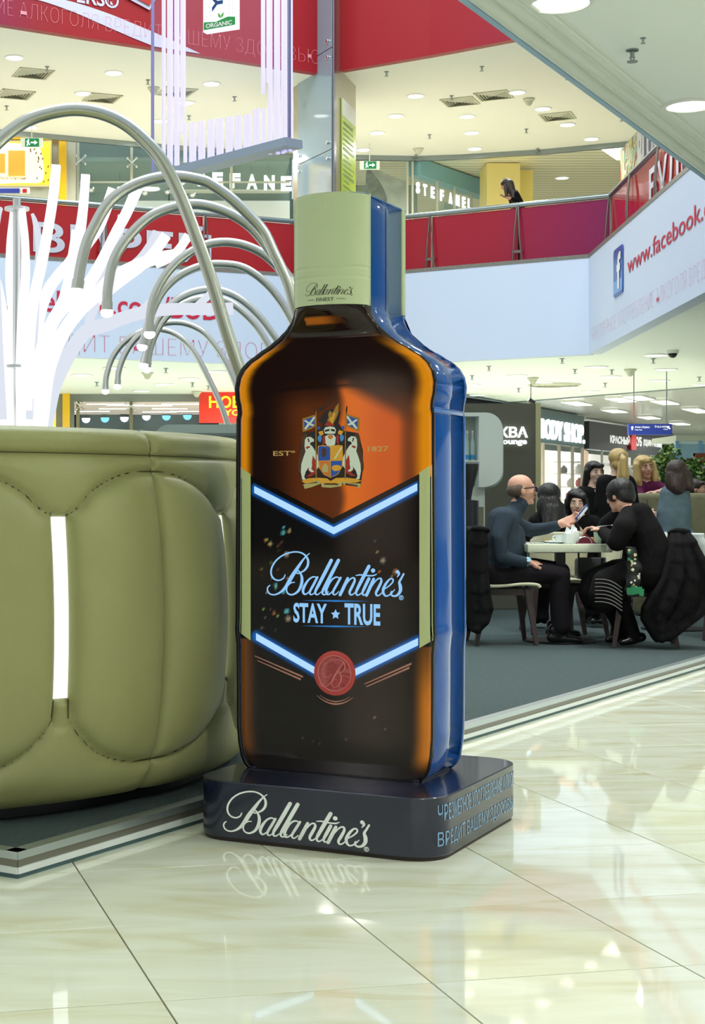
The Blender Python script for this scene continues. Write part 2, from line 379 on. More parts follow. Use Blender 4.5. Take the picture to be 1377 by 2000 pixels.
# white swoosh across the red slab edge
M_swoosh = mat('swoosh_white', (208, 206, 232), 0.5)
b = MB(); top = [(20, -14), (120, 0), (200, 24), (270, 52), (330, 78), (390, 106)]; bot = [(15, -8), (75, 2), (140, 24), (200, 50), (255, 74), (300, 92)]
def on_poly(px, py, pts, lift=.042):
    for A, B in zip(pts[:-1], pts[1:]):
        if px <= CX+F*B.x/B.y or B is pts[-1]:
            s, z = hit(px, py, A, B); t = (B-A).normalized(); n = Vector((-t.y, t.x, 0)); return xy(A+t*s-n*lift, max(z, C2Z-.015))
top = crspline(top, 6); bot = crspline(bot, 6)
for i in range(len(top)-1): b.quad(on_poly(*top[i], U), on_poly(*top[i+1], U), on_poly(*bot[i+1], U), on_poly(*bot[i], U))
b.build('swoosh_stripe', M_swoosh, wl3)
b = MB(); b.prism([on_poly(x, y, U, .05) for x, y in ((238, -6), (290, 22), (302, 0), (302, -30), (238, -30))], -Vector((0, .03, 0))); b.build('brand_plate', M_swoosh, wl3)
b = MB(); b.prism([on_poly(x, y, U, .09) for x, y in ((252, -6), (288, 14), (296, -2), (296, -30), (252, -30))], -Vector((0, .02, 0))); b.build('brand_plate_face', mat('plate_red', (190, 50, 40), .4), wl3)
s0, z0 = hit(148, 6, U[1], U[2]); tt = (U[2]-U[1]).normalized(); n2 = Vector((-tt.y, tt.x, 0))
put_text('lettering', 'ERS®', M_swoosh, xy(U[1]+tt*s0-n2*.05, z0), tt, (0, 0, 1), None, .3, wl3, 0.02)
# slatted ceiling of the far mall street, and walls that close the place
def slat_mat(name, c, scale, axis):
    m = mat(name, c, 0.25, 0.0, coat=0.3); nt = m.node_tree; bs = nt.nodes['Principled BSDF']
    geo = nt.nodes.new('ShaderNodeNewGeometry'); wv = nt.nodes.new('ShaderNodeTexWave'); wv.bands_direction = axis; wv.inputs['Scale'].default_value = scale
    nt.links.new(geo.outputs['Position'], wv.inputs['Vector']); bp = nt.nodes.new('ShaderNodeBump'); bp.inputs['Strength'].default_value = 0.5; bp.inputs['Distance'].default_value = .02
    nt.links.new(wv.outputs['Fac'], bp.inputs['Height']); nt.links.new(bp.outputs[0], bs.inputs['Normal'])
    return m
M_slat = slat_mat('slatted_ceiling', (225, 230, 224), 1.3, 'Y'); M_slat2 = slat_mat('slatted_ceiling_upper', (235, 232, 205), 1.0, 'Y')
b = MB(); b.prism([xy(p, C4+.03) for p in (BR1-BD*.35, BR1+BD*2.3, Vector((40, 90, 0)), Vector((-20, 90, 0)))], (0, 0, .1)); b.build('ceiling.002', M_slat, kind='structure')
b = MB(); b.prism([xy(p, C4) for p in (BR1-BD*.35-Vector((0, .1, 0)), BR1+BD*2.3-Vector((0, .1, 0)), BR1+BD*2.3, BR1-BD*.35)], (0, 0, -.03)); b.build('trim_5', M_rail, kind='structure')
M_back = mat('far_wall_paint', (196, 202, 192), 0.7)
b = MB(); b.box((-22, 44.5, 0), (-3.3, 44.7, C4)); b.build('wall_back_left', M_back, kind='structure'); b = MB(); b.box((0.9, 44.5, 0), (5.2, 44.7, C4)); b.build('wall_back_middle', M_back, kind='structure')
b = MB(); b.box((4, 82, 0), (40, 82.2, C4+1)); b.build('wall_back_right', mat('far_end_paint', (214, 218, 206), .7), kind='structure')
b = MB(); b.prism([xy(p, 9.9) for p in [q+Vector((0, .06, 0)) for q in BK[4:]]+[Vector((30, 75, 0)), Vector((4, 75, 0))]], (0, 0, .1)); b.build('ceiling.003', M_slat2, kind='structure')
ribbon('trim_6', BK, C2Z-.12, C2Z+.02, M_rail, kind='structure', th=.08)
b = MB(); b.box((4, 62, 5.74), (32, 62.2, 9.9)); b.build('wall_upper_back', mat('upper_wall_paint', (222, 224, 202), .7), kind='structure')
b = MB(); b.box((-18, 46, 5.6), (5, 46.2, 10)); b.build('wall_upper_back_left', mat('shop_inner_green', (88, 116, 110), .7), kind='structure')
b = MB(); b.prism([xy(p, 5.62) for p in (L1+Vector((0, .2, 0)), AP+Vector((0, .2, 0)), C1+Vector((0.2, .2, 0)), C2+Vector((.2, 0, 0)), Vector((24, 17, 0)), Vector((24, 62, 0)), Vector((-18, 62, 0)))], (0, 0, .12)); b.build('floor.001', mat('upper_floor', (205, 205, 185), .3), kind='structure')
# ================================================================ lights and fittings in the ceilings
def copy_tree(o, loc, label=None, rz=None):
    c = o.copy(); COL.objects.link(c); c.location = loc
    if rz is not None: c.rotation_euler = (0, 0, rz)
    if label: c['label'] = label
    for ch in list(o.children):
        k = ch.copy(); COL.objects.link(k); k.parent = c
        for gch in list(ch.children): q = gch.copy(); COL.objects.link(q); q.parent = k
    return c
def make_down(r, label, group):
    o = empty('ceiling_light', (0, 0, -50), 0, label, 'ceiling light', group)
    b = MB(); b.lathe([(r*1.16, 0), (r*1.16, -.012), (r*1.0, -.022), (r*.97, -.012)], n=24); b.build('rim', M_white, o, local=True, smooth=40)
    b = MB(); b.lathe([(0.0001, -.014), (r*.97, -.012), (r*.97, 0)], n=24); b.build('diffuser', M_lamp, o, local=True)
    return o
GU = 'recessed lights in the upper floor ceiling'; GL = 'recessed lights in the ground floor ceiling beyond the bottle'
up = [(28,112),(222,142),(163,182),(413,163),(812,187),(773,226),(737,259),(1010,180),(912,227),(921,259),(927,290),(1060,212),(1108,243),(1155,271),(365,200),(315,236),(60,248),(710,292),(275,268)]
d0 = make_down(.17, 'round recessed light glowing in the upper floor ceiling', GU)
for i, (x, y) in enumerate(up):
    p = G(x, y, C2Z)
    if i == 0: d0.location = p; UPL = [d0]
    else: UPL.append(copy_tree(d0, p))
lo = [(1009,733),(1062,746),(1110,756),(1164,716),(1192,735),(1153,764),(1281,693),(1300,721),(1287,743),(921,751),(925,761),(930,771),(160,732),(223,718),(321,750),(277,763),(370,739),(421,725),(103,741),(1372,751)]
d1 = make_down(.22, 'round recessed light glowing in the ground floor ceiling', GL)
for i, (x, y) in enumerate(lo):
    p = G(x, y, C4)
    if i == 0: d1.location = p; LOL = [d1]
    else: LOL.append(copy_tree(d1, p))
number_off(UPL, 'round recessed light in the upper floor ceiling, %s from the left'); number_off(LOL, 'round recessed light in the ground floor ceiling, %s from the left')
d2 = make_down(.165, 'large round ceiling light at the right edge near the overhead slab', 'large lights in the overhead slab'); d2.location = G(1348, 203, C4)
copy_tree(d2, G(1094, 2, C4), 'large round ceiling light cut by the top of the picture')
for k, (x, y) in enumerate(((6, 7), (3.3, 5.4), (8.4, 9.5), (5, 3.5), (2.2, 2.2), (8, 5.5), (0.2, -1), (4, -1))):   # the same lamps over the photographer, out of view
    disk('overhead_lamp_light', (x, y, C4-.05), .34, 46, (1, .99, .95))
for x, y in ((1348, 203), (1094, 2)):
    p = G(x, y, C4); disk('overhead_lamp_light', (p.x, p.y, C4-.05), .33, 46, (1, .99, .95))
for x, y in ((1009,733),(1164,716),(1287,743),(370,739),(160,732)):
    p = G(x, y, C4); disk('hall_lamp_light', (p.x, p.y, C4-.06), .4, 62, (1, .97, .88))
for x, y in ((222,142),(413,163),(812,187),(1010,180),(912,259),(1108,243)):
    p = G(x, y, C2Z); disk('upper_lamp_light', (p.x, p.y, C2Z-.06), .4, 70)
def sprinkler(p, s, label, group):
    o = empty('sprinkler', p, 0, label, 'sprinkler', group)
    b = MB(); b.lathe([(.035*s, 0), (.035*s, -.008*s), (.012*s, -.012*s), (.012*s, -.045*s)], n=10); b.build('escutcheon', M_rail, o, local=True, smooth=40)
    b = MB(); b.lathe([(.012*s, -.06*s), (.03*s, -.064*s), (.03*s, -.068*s)], n=10); b.obb((-.014*s, 0, -.04*s), (0, 0, -.064*s), .006*s, .006*s); b.obb((.014*s, 0, -.04*s), (0, 0, -.064*s), .006*s, .006*s); b.build('deflector', M_rail, o, local=True)
    return o
s0_ = None; SPU = []; SPL = []
for x, y in ((755,140),(941,130),(882,187),(839,263),(1028,252),(1050,290),(813,302),(1108,147),(1214,229),(92,130),(289,156),(369,226),(13,207),(127,267),(458,189)):
    p = G(x, y, C2Z)
    s0_ = s0_ or sprinkler(p, 1.35, 'small sprinkler head in the upper floor ceiling', 'sprinklers in the upper ceiling')
    SPU.append(s0_ if (s0_.location-p).length < .01 else copy_tree(s0_, p))
s1_ = None
for x, y in ((1098,700),(955,715),(1123,721),(922,733),(1013,758),(1182,748),(1276,700),(1366,736),(1195,722),(324,719),(123,712),(189,746),(376,747),(407,753)):
    p = G(x, y, C4)
    s1_ = s1_ or sprinkler(p, 1.5, 'small sprinkler head in the ground floor ceiling', 'sprinklers in the ground floor ceiling')
    SPL.append(s1_ if (s1_.location-p).length < .01 else copy_tree(s1_, p))
number_off(SPU, 'small sprinkler head in the upper floor ceiling, %s from the left'); number_off(SPL, 'small sprinkler head in the ground floor ceiling, %s from the left')
sprinkler(G(1235, 97, C4), 1.15, 'dark sprinkler head with round plate in the overhead slab', None); sprinkler(G(1256, 74, C4), .5, 'tiny sprinkler tip beside the round one in the overhead slab', None)
dt = empty('smoke_detector', G(288, 727, C4), 0, 'cone shaped detector in the ceiling behind the curved lamps', 'detector', 'cone detectors')
b = MB(); b.lathe([(.13, 0), (.13, -.03), (.1, -.05)], n=16); b.build('base_ring', M_vent, dt, local=True, smooth=40)
b = MB(); b.lathe([(.1, -.05), (.05, -.14), (.0001, -.16)], n=16); b.build('cone', M_vent, dt, local=True, smooth=40)
for x, y, z, l in ((384, 764, C4, 'cone shaped detector in the ceiling beside the red shop sign'), (1041, 737, C4, 'cone shaped detector in the ceiling above the grey partition'), (1231, 721, C4, 'cone shaped detector between ceiling lights at right'),
                (1033, 193, C2Z, 'cone shaped detector in the upper ceiling by the vents'), (817, 290, C2Z, 'cone shaped detector in the upper ceiling over the glass shop'), (300, 171, C2Z, 'cone shaped detector in the upper ceiling beside the hanging rods')):
    copy_tree(dt, G(x, y, z), l)
dc = empty('dome_camera', G(1314, 684, C4), 0, 'small dome camera under the ceiling at right', 'camera')
b = MB(); b.lathe([(.11, 0), (.11, -.06)], n=16); b.build('housing', M_white, dc, local=True, smooth=40)
b = MB(); b.sphere((0, 0, -.06), .085, 14, 8); b.build('dome', M_black, dc, local=True, smooth=180)
def vent(p, rz, label):
    o = empty('air_vent', p, rz, label, 'air vent', 'square vents in the upper ceiling'); h = .36
    b = MB()
    for a, c, d, e in ((-h, -h, h, -h+.04), (-h, h-.04, h, h), (-h, -h, -h+.04, h), (h-.04, -h, h, h)): b.box((a, c, -.02), (d, e, 0))
    b.build('frame', M_vent, o, local=True)
    b = MB(); b.box((-h, -h, -.002), (h, h, 0)); b.build('backing', mat('vent_shadow', (150, 148, 132), .7), o, local=True)
    for k in range(5):
        r = .3-k*.058; bb = MB()
        for sx, sy in ((1, 0), (-1, 0), (0, 1), (0, -1)):
            q = Vector((-sy, sx, 0)); u = Vector((sx, sy, 0))
            bb.add([u*r+q*r+Vector((0, 0, -.004)), u*r-q*r+Vector((0, 0, -.004)), u*(r-.04)-q*(r-.04)+Vector((0, 0, -.03)), u*(r-.04)+q*(r-.04)+Vector((0, 0, -.03))], [(0, 1, 2, 3)])
        bb.build('louvre', M_vent, o, local=True)
    return o
v0 = vent(G(65, 143, C2Z), .35, 'square louvred vent nearest the upper left corner')
for x, y, r, l in ((30, 184, .35, 'square louvred vent at the left edge of the upper ceiling'), (200, 191, .35, 'square louvred vent left of the hanging rods'), (345, 179, .35, 'square louvred vent seen through the hanging rods'),
                (898, 198, -.42, 'left one of two square vents side by side'), (964, 186, -.42, 'right one of two square vents side by side'), (1089, 227, -.42, 'single square vent between lights near the overhead slab')):
    copy_tree(v0, G(x, y, C2Z), l, r)
rv = empty('round_vent', G(1083, 751, C4), 0, 'flat round vent among the ground floor ceiling lights', 'air vent')
for r in (.62, .48, .34, .2):
    b = MB(); b.lathe([(r, 0), (r, -.02), (r-.06, -.035), (r-.07, 0)], n=28); b.build('ring', M_vent, rv, local=True, smooth=40)

# unseen behind the camera: wall added for dark reflections, pale pier mirrored in the bottle
b = MB(); b.prism([(-40, -2, 0), (-8, -34, 0), (-8, -34.3, 0), (-40.3, -2, 0)], (0, 0, 7)); b.build('wall_behind', mat('reflection_wall_dark', (52, 46, 46), .6), kind='structure')
b = MB(); b.bevbox((-20.6, -12.4, 0), (-19.6, -11.4, 3.75), .03, ); b.build('wall_pier', mat('pier_beige', (232, 206, 186), .5), kind='structure')
disk('pier_fill_light', (-17.6, -9.4, 6.2), .5, 650, (1, .97, .92), 3.0)  # unseen fill light added to brighten the mirrored pier
# ================================================================ carpeted platform with aluminium edging
M_carpet = mat('carpet', (70, 82, 83), 0.95, bump=0.5, bscale=260, noise=0.12, nscale=40, spec=0.1)
PT = 0.082
plat = empty('platform', PC0, 0, kind='structure')
b = MB(); A = PC0+pd*.03+pn*.03
b.prism([xy(A, .0), xy(PC0+pd*20+pn*.03, 0), xy(PC0+pd*20+pn*9, 0), xy(A+pn*9, 0)], (0, 0, PT-.004)); b.build('carpet_field', M_carpet, plat)
M_alu = mat('aluminium', (196, 206, 208), 0.32, 0.85); M_alu2 = mat('aluminium_dull', (136, 134, 122), 0.4, 0.6); M_alu3 = mat('white_strip', (226, 232, 232), 0.3); M_alu4 = mat('edge_base', (70, 100, 104), 0.5)
def strip(o0, d, n, L, seg):
    k = 0.0
    while k < L:
        e = min(L, k+seg); P, Q = o0+d*(k+.001), o0+d*(e-.001)
        for nm, m, z0, z1, out, inn in (('edge_base', M_alu4, 0, .014, .0, .02), ('edge_strip', M_alu3, .014, .034, -.004, .02), ('edge_panel', M_alu2, .034, .058, .004, .025), ('edge_nosing', M_alu, .058, PT, -.002, .05)):
            b = MB(); b.prism([xy(P-n*(-out), z0), xy(Q-n*(-out), z0), xy(Q+n*inn, z0), xy(P+n*inn, z0)], (0, 0, z1-z0)); b.build(nm, m, plat)
        k = e
strip(PC0, pd, pn, 20.0, 1.5); strip(PC0, pn, pd, 9.0, 1.5)
# ================================================================ display bottle
BC = Vector((0.5896, 5.6857, 0)); BA = 0.496; BD_ = 0.1696; PH = 0.205
ub = Vector((math.cos(BA), -math.sin(BA), 0)); vb = Vector((math.sin(BA), math.cos(BA), 0))
def onplane(px, py, y0):
    d = Vector(((px-CX)/F, 1, -(py-HZ)/F)); P = BC+vb*y0; k = P.dot(vb)/(d.x*vb.x+d.y*vb.y); X = d*k
    return (X-P).dot(ub), H+X.z
def fr(px, py): return onplane(px, py, -BD_)
M_navy = mat('navy_lacquer', (24, 30, 54), 0.22, coat=0.5)
def rounded(x0, y0, x1, y1, r, k=10): return rrect(x0, y0, x1, y1, r, k)
pl = empty('display_plinth', BC, -BA, 'low dark blue plinth with white script under the giant bottle', 'plinth')
X0, X1, Y0, Y1 = -.412, .483, -.454, .476
b = MB(); b.prism([(x, y, .012) for x, y in rounded(X0, Y0, X1, Y1, .13)], (0, 0, PH-.012))
ob = b.build('plinth_body', M_navy, pl, local=True, smooth=35)
bv = ob.modifiers.new('bevel', 'BEVEL'); bv.width = .004; bv.segments = 2; bv.limit_method = 'ANGLE'; bv.angle_limit = 1.0
b = MB(); b.prism([(x, y, 0.0) for x, y in rounded(X0+.006, Y0+.006, X1-.006, Y1-.006, .125)], (0, 0, .0125)); b.build('plinth_foot', mat('plinth_foot', (40, 26, 22), .5), pl, local=True, smooth=35)
# ---- the handwritten word as strokes with swelling width
SCRIPT = [
 [(452,88,4),(425,112,7),(392,150,13),(350,212,22),(305,280,27),(268,345,25),(238,388,19),(200,420,13),(155,437,9),(116,428,9),(97,398,9),(104,370,8),(122,356,5)],
 [(247,266,5),(232,298,8),(195,316,9),(155,305,10),(130,268,11),(133,212,11),(170,150,10),(230,104,9),(300,80,9),(360,79,9),(408,100,11),(437,142,15),(436,190,16),(412,228,13),(378,250,9)],
 [(378,250,8),(352,258,9),(336,245,9),(350,234,9),(372,252,11),(388,300,19),(380,360,21),(352,410,16),(308,436,11),(272,428,10),(258,398,9),(268,362,8),(296,338,7),(328,332,5)],
 [(514,296,7),(484,286,9),(445,310,12),(412,358,18),(396,404,18),(408,432,12),(434,424,8),(470,380,7),(506,312,7)],
 [(517,290,15),(486,350,17),(458,402,15),(454,428,11),(470,436,8),(495,418,5)],
 [(634,148,24),(582,250,25),(530,350,23),(502,404,17),(502,430,12),(522,435,8),(548,412,5)],
 [(694,148,24),(642,250,25),(590,350,23),(562,404,17),(562,430,12),(584,435,8),(612,410,5)],
 [(706,300,7),(676,289,9),(638,312,12),(605,360,18),(590,406,18),(602,434,12),(628,424,8),(664,382,7),(700,314,7)],
 [(712,294,15),(680,352,17),(652,404,15),(650,430,11),(668,436,8),(700,408,5)],
 [(772,300,20),(740,370,23),(708,438,21)],
 [(716,424,6),(758,352,7),(796,304,9),(824,296,11),(830,322,16),(806,374,19),(788,414,16),(796,437,11),(818,432,8),(848,404,5)],
 [(950,198,24),(900,295,25),(858,378,21),(842,418,15),(852,440,10),(876,432,8),(908,400,5)],
 [(838,276,4),(878,270,9),(930,276,9),(985,276,9),(1018,262,4)],
 [(950,302,22),(916,372,21),(896,420,15),(906,440,10),(930,428,7),(944,414,5)],
 [(990,306,20),(960,374,23),(930,442,21)],
 [(938,428,6),(982,354,7),(1020,308,9),(1048,300,11),(1054,326,16),(1030,380,19),(1010,420,16),(1018,444,11),(1044,436,8),(1078,398,5)],
 [(1076,392,6),(1118,364,8),(1150,330,10),(1150,306,10),(1126,306,11),(1092,346,17),(1070,396,20),(1076,432,15),(1098,448,10),(1134,430,8),(1168,392,5)],
 [(1190,244,26),(1203,262,15),(1186,290,3)],
 [(1242,262,12),(1222,300,13),(1206,332,17),(1214,366,24),(1214,404,23),(1192,438,17),(1160,449,12),(1136,434,13),(1142,414,16)]]
def stroke_faces(bld, pts, mp, k=7):
    P = crspline([tuple(map(float, p)) for p in pts], k); n = len(P); vs = []
    for i in range(n):
        a, c = P[max(0, i-1)], P[min(n-1, i+1)]; dx, dy = c[0]-a[0], c[1]-a[1]; L = math.hypot(dx, dy) or 1
        w = max(1.2, P[i][2]*.5); vs += [mp(P[i][0]-dy/L*w, P[i][1]+dx/L*w), mp(P[i][0]+dy/L*w, P[i][1]-dx/L*w)]
    bld.add(vs, [(2*i, 2*i+1, 2*i+3, 2*i+2) for i in range(n-1)])
    for e in (P[0], P[-1]):
        if e[2] > 9: disc_faces(bld, e[0], e[1], e[2]*.5, mp, 10)
def disc_faces(bld, x, y, r, mp, n=18): bld.add([mp(x+r*math.cos(i*2*math.pi/n), y+r*math.sin(i*2*math.pi/n)) for i in range(n)], [tuple(range(n))])
def ring_faces(bld, x, y, r0, r1, mp, n=24):
    vs = [mp(x+r*math.cos(i*2*math.pi/n), y+r*math.sin(i*2*math.pi/n)) for i in range(n) for r in (r0, r1)]
    bld.add(vs, [(2*i, 2*i+1, (2*i+3) % (2*n), (2*i+2) % (2*n)) for i in range(n)])
def word(name, m, mp, parent, strokes=SCRIPT, reg=True, bold=1.0):
    b = MB()
    for s in strokes: stroke_faces(b, [(q[0], q[1], q[2]*bold+(2 if bold > 1 else 0)) for q in s], mp)
    if strokes is SCRIPT: disc_faces(b, 985, 234, 18, mp)
    if reg: ring_faces(b, 1222, 462, 15, 20, mp); stroke_faces(b, [(1217, 472, 5), (1217, 452, 5), (1228, 454, 5), (1226, 462, 4), (1218, 463, 4), (1230, 472, 4)], mp, 3)
    return b.build(name, m, parent, local=True, clean=False)
M_cream_ink = mat('white_script_ink', (226, 234, 228), .4, emit=.16)  # ink given a faint glow to lift its brightness, though no lamp
a0, a1 = onplane(436, 1600, Y0), onplane(722, 1648, Y0)
k_ = (a1[0]-a0[0])/(1245-92)
word('plinth_script', M_cream_ink, lambda x, y: (a0[0]+(x-92)*k_, Y0-.0015, PH*.5+.003-(y-262)*k_*.85), pl, bold=1.18)
M_ink2 = mat('pale_blue_ink', (120, 160, 196), .4)
def plinth_path(u):
    # point and along the outline: distance u from where the rounded front corner meets the side
    r = .13; la = r*math.pi/2; ls = Y1-Y0-2*r; e_ = .0015
    if u < 0: th = u/r; return (X1-r+(r+e_)*math.cos(th), Y0+r+(r+e_)*math.sin(th))
    if u < ls: return (X1+e_, Y0+r+u)
    th = (u-ls)/r; return (X1-r+(r+e_)*math.cos(th), Y1-r+(r+e_)*math.sin(th))
for body, z0, z1, wd in (('ЧРЕЗМЕРНОЕ УПОТРЕБЛЕНИЕ АЛКОГОЛЯ', .126, .180, .86), ('ВРЕДИТ ВАШЕМУ ЗДОРОВЬЮ', .036, .092, .80)):
    tv, tf = fit_text(body, wd, z1-z0, .004); b = MB(); b.add([(*plinth_path(x-.075), z0+y) for x, y in tv], tf); b.build('warning_text', M_ink2, pl, local=True, clean=False)
# ---- body
prof = [(PH+.001, .318), (.225, .338), (.25, .350), (.30, .360), (.36, .3645), (.64, .366), (.675, .3695), (.70, .372), (.74, .370), (1.455, .367), (1.475, .362), (1.50, .364), (1.53, .371), (1.565, .3735), (1.60, .367), (1.628, .352), (1.65, .330), (1.68, .284), (1.708, .236), (1.735, .199), (1.762, .170), (1.79, .150), (1.815, .140), (1.836, .136)]
cap_z0, cap_z1, cap_w = 1.836, 2.222, .1345
def halfw(z):
    for (z0, w0), (z1, w1) in zip(prof[:-1], prof[1:]):
        if z <= z1: return lerp(w0, w1, smooth01(z0, z1, z)*.35+.65*max(0, (z-z0))/(z1-z0))
    return cap_w
def bulge(z): return .080*smooth01(1.735, 1.836, z)
def fy(x, z, w=None):
    w = w or halfw(z); t = min(1, abs(x)/w); bl = bulge(z)
    e = w-abs(x); r = .022; rd = 0
    if e < r: rd = r-math.sqrt(max(0, r*r-(r-e)**2))
    return -BD_-bl*math.sqrt(max(0, 1-t*t))+rd*(1-smooth01(1.7, 1.8, z))
bt = empty('giant_bottle', BC, -BA, 'person sized display bottle in amber, cream and blue on a plinth', 'display bottle')
def seglen(p, a, c):
    ax, ay = a; bx, by = c; t = max(0, min(1, ((p[0]-ax)*(bx-ax)+(p[1]-ay)*(by-ay))/((bx-ax)**2+(by-ay)**2))); return math.hypot(p[0]-ax-t*(bx-ax), p[1]-ay-t*(by-ay))
rs = random.Random(3)
sparks = []
for i in range(60):
    u = rs.random()
    if u < .62: s_, z_ = rs.uniform(-.29, -.16), rs.uniform(.70, 1.10)
    elif u < .8: s_, z_ = rs.uniform(.15, .29), rs.uniform(.85, 1.08)
    else: s_, z_ = rs.uniform(-.16, .2), rs.uniform(.30, .42)
    big = rs.random() < .25 and z_ > .6
    sparks.append((s_, z_, rs.uniform(.004, .009) if big else rs.uniform(.002, .004), rs.choice([(90, 200, 210), (220, 190, 120), (150, 190, 90), (200, 120, 70), (180, 160, 140)]) if z_ > .6 else (170, 140, 120)))
UPV = [(-.304, 1.203), (.004, 1.058), (.311, 1.209)]; LOV = [(-.297, .677), (.008, .530), (.314, .684)]
def mixc(a, c, t): return tuple(lerp(x, y, max(0, min(1, t))) for x, y in zip(a, c))
def print_colour(s, z):
    w = halfw(z); e = w-abs(s)
    if z > 1.72: e = min(e, .5)
    dk = (24, 11, 8); amb = (208, 128, 14)
    # amber glow of the printed glass
    c = dk
    vtop = 1.245-.49*(.31-min(.31, abs(s)))+.0    # upper edge of the label
    if z > vtop:
        t = smooth01(1.60, 1.46, z+.05*s)*smooth01(-.27, -.10, s); c = mixc(dk, (88, 42, 18), t)
        edge = .012+.03*smooth01(1.45, 1.30, z)
        o = smooth01(.0, .035, s+.02*math.sin(z*20)-.05*(1.30-z)*(z < 1.3))*smooth01(1.60-.55*max(0, s-.05), 1.53-.55*max(0, s-.05), z)
        o *= 1-.75*smooth01(.235, .275, s)
        c = mixc(c, mixc((206, 96, 14), (190, 78, 14), smooth01(.06, .2, s)), o)
        for zc, hw, a in ((1.545, .005, .8), (1.585, .004, .4)):   # printed ring lines of the glass
            zz = zc+.018*(1-(s/.3)**2)
            if abs(z-zz) < hw*2 and abs(s) < .26: c = mixc(c, (16, 8, 8), a*(1-abs(z-zz)/(2*hw)))
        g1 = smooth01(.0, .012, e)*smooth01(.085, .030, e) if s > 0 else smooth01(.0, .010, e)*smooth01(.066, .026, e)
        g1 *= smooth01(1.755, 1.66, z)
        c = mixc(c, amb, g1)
        if 1.777 < z < 1.803 and -.088 < s < .085: c = mixc(c, (168, 92, 20), smooth01(.085, -.03, s)*.85)
    else:
        zl = .688-.49*(.31-min(.31, abs(s)))
        if z > zl-.02:
            c = (14, 13, 15)
            if abs(s) > .309: c = (8, 8, 8)
            for sx, sz, sr, sc_ in sparks:
                d = math.hypot(s-sx, z-sz)
                if d < sr*1.6: c = mixc(c, sc_, .8*smooth01(sr*1.6, sr*.5, d))
        else:
            c = (17, 12, 11)
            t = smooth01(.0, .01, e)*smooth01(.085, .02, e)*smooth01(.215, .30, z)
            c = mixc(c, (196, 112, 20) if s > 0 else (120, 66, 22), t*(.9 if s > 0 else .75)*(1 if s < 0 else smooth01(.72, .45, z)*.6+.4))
            for sx, sz, sr, sc_ in sparks:
                d = math.hypot(s-sx, z-sz)
                if d < sr*1.5 and z < .5: c = mixc(c, sc_, .7*smooth01(sr*1.5, sr*.4, d))
    for V in (UPV, LOV):
        d = min(seglen((s, z), V[0], V[1]), seglen((s, z), V[1], V[2]))
        if abs(s) < .316: c = mixc(c, (20, 96, 190), .95*smooth01(.030, .010, d))
    return c
def attr_mat(name, rough, emit, coat=0.0, spec=.5):
    m = mat(name, (100, 100, 100), rough, coat=coat, spec=spec); nt = m.node_tree; bs = nt.nodes['Principled BSDF']
    at = nt.nodes.new('ShaderNodeVertexColor'); at.layer_name = 'print'; nt.links.new(at.outputs[0], bs.inputs['Base Color'])
    if emit: nt.links.new(at.outputs[0], bs.inputs['Emission Color']); bs.inputs['Emission Strength'].default_value = emit
    return m
M_print = attr_mat('bottle_print', .06, .42, spec=.42)
rows = []; z = PH+.001
while z < 1.8365: rows.append(z); z += .0075
rows[-1] = 1.8365
NX = 104
us = [math.sin((i/NX-.5)*math.pi)*.35+(i/NX-.5)*2*.65 for i in range(NX+1)]
def skin(name, zs, m, sgn, fw, fyy, colour, parent):
    vs = []; cols = []
    for z in zs:
        w = fw(z)
        for u in us: x = u*w; vs.append((x, sgn*fyy(x, z, w), z)); cols.append(lin(colour(x, z)) if colour else None)
    n = NX+1; fs = []
    for i in range(len(zs)-1):
        for k in range(NX): q = (i*n+k, i*n+k+1, (i+1)*n+k+1, (i+1)*n+k); fs.append(q if sgn > 0 else q[::-1])
    me = bpy.data.meshes.new(name); me.from_pydata(vs, [], fs); me.materials.append(m); me.shade_smooth()
    if colour:
        at = me.color_attributes.new('print', 'FLOAT_COLOR', 'POINT')
        at.data.foreach_set('color', [v for c in cols for v in c])
    return link(name, me, parent)
fp = skin('front_panel', rows, M_print, 1, halfw, fy, print_colour, bt)
rows2 = rows[::8]+[rows[-1]]
skin('back_panel', rows2, mat('bottle_back_print', (40, 20, 12), .1), -1, halfw, fy, None, bt)
M_capcream = mat('cap_cream', (186, 200, 158), .42, emit=.10)
cz = [cap_z0+(cap_z1-cap_z0)*i/120 for i in range(121)]
def cap_w_(z): return cap_w+.0015-(.004 if z > cap_z1-.006 else 0)-.0022*sum(math.exp(-((z-g_)/.004)**2) for g_ in (1.965, 1.932))
def cap_y(x, z, w):
    t = min(1, abs(x)/w); th = math.acos(max(-1, min(1, x/w))); rib = .0016*abs(math.sin(th*34))*smooth01(2.10, 2.13, z)*smooth01(2.217, 2.21, z)
    gr = .003*sum(math.exp(-((z-g_)/.004)**2) for g_ in (1.965, 1.932))
    return -BD_-.001-(.096-gr+rib-(.006 if z > cap_z1-.006 else 0))*math.sqrt(max(0, 1-t*t))
us_keep = us; us = [-math.cos(i/NX*math.pi) for i in range(NX+1)]
cp = skin('cap_front', cz, M_capcream, 1, cap_w_, cap_y, None, bt); skin('cap_back', cz[::4], M_capcream, -1, cap_w_, cap_y, None, bt)
us = us_keep
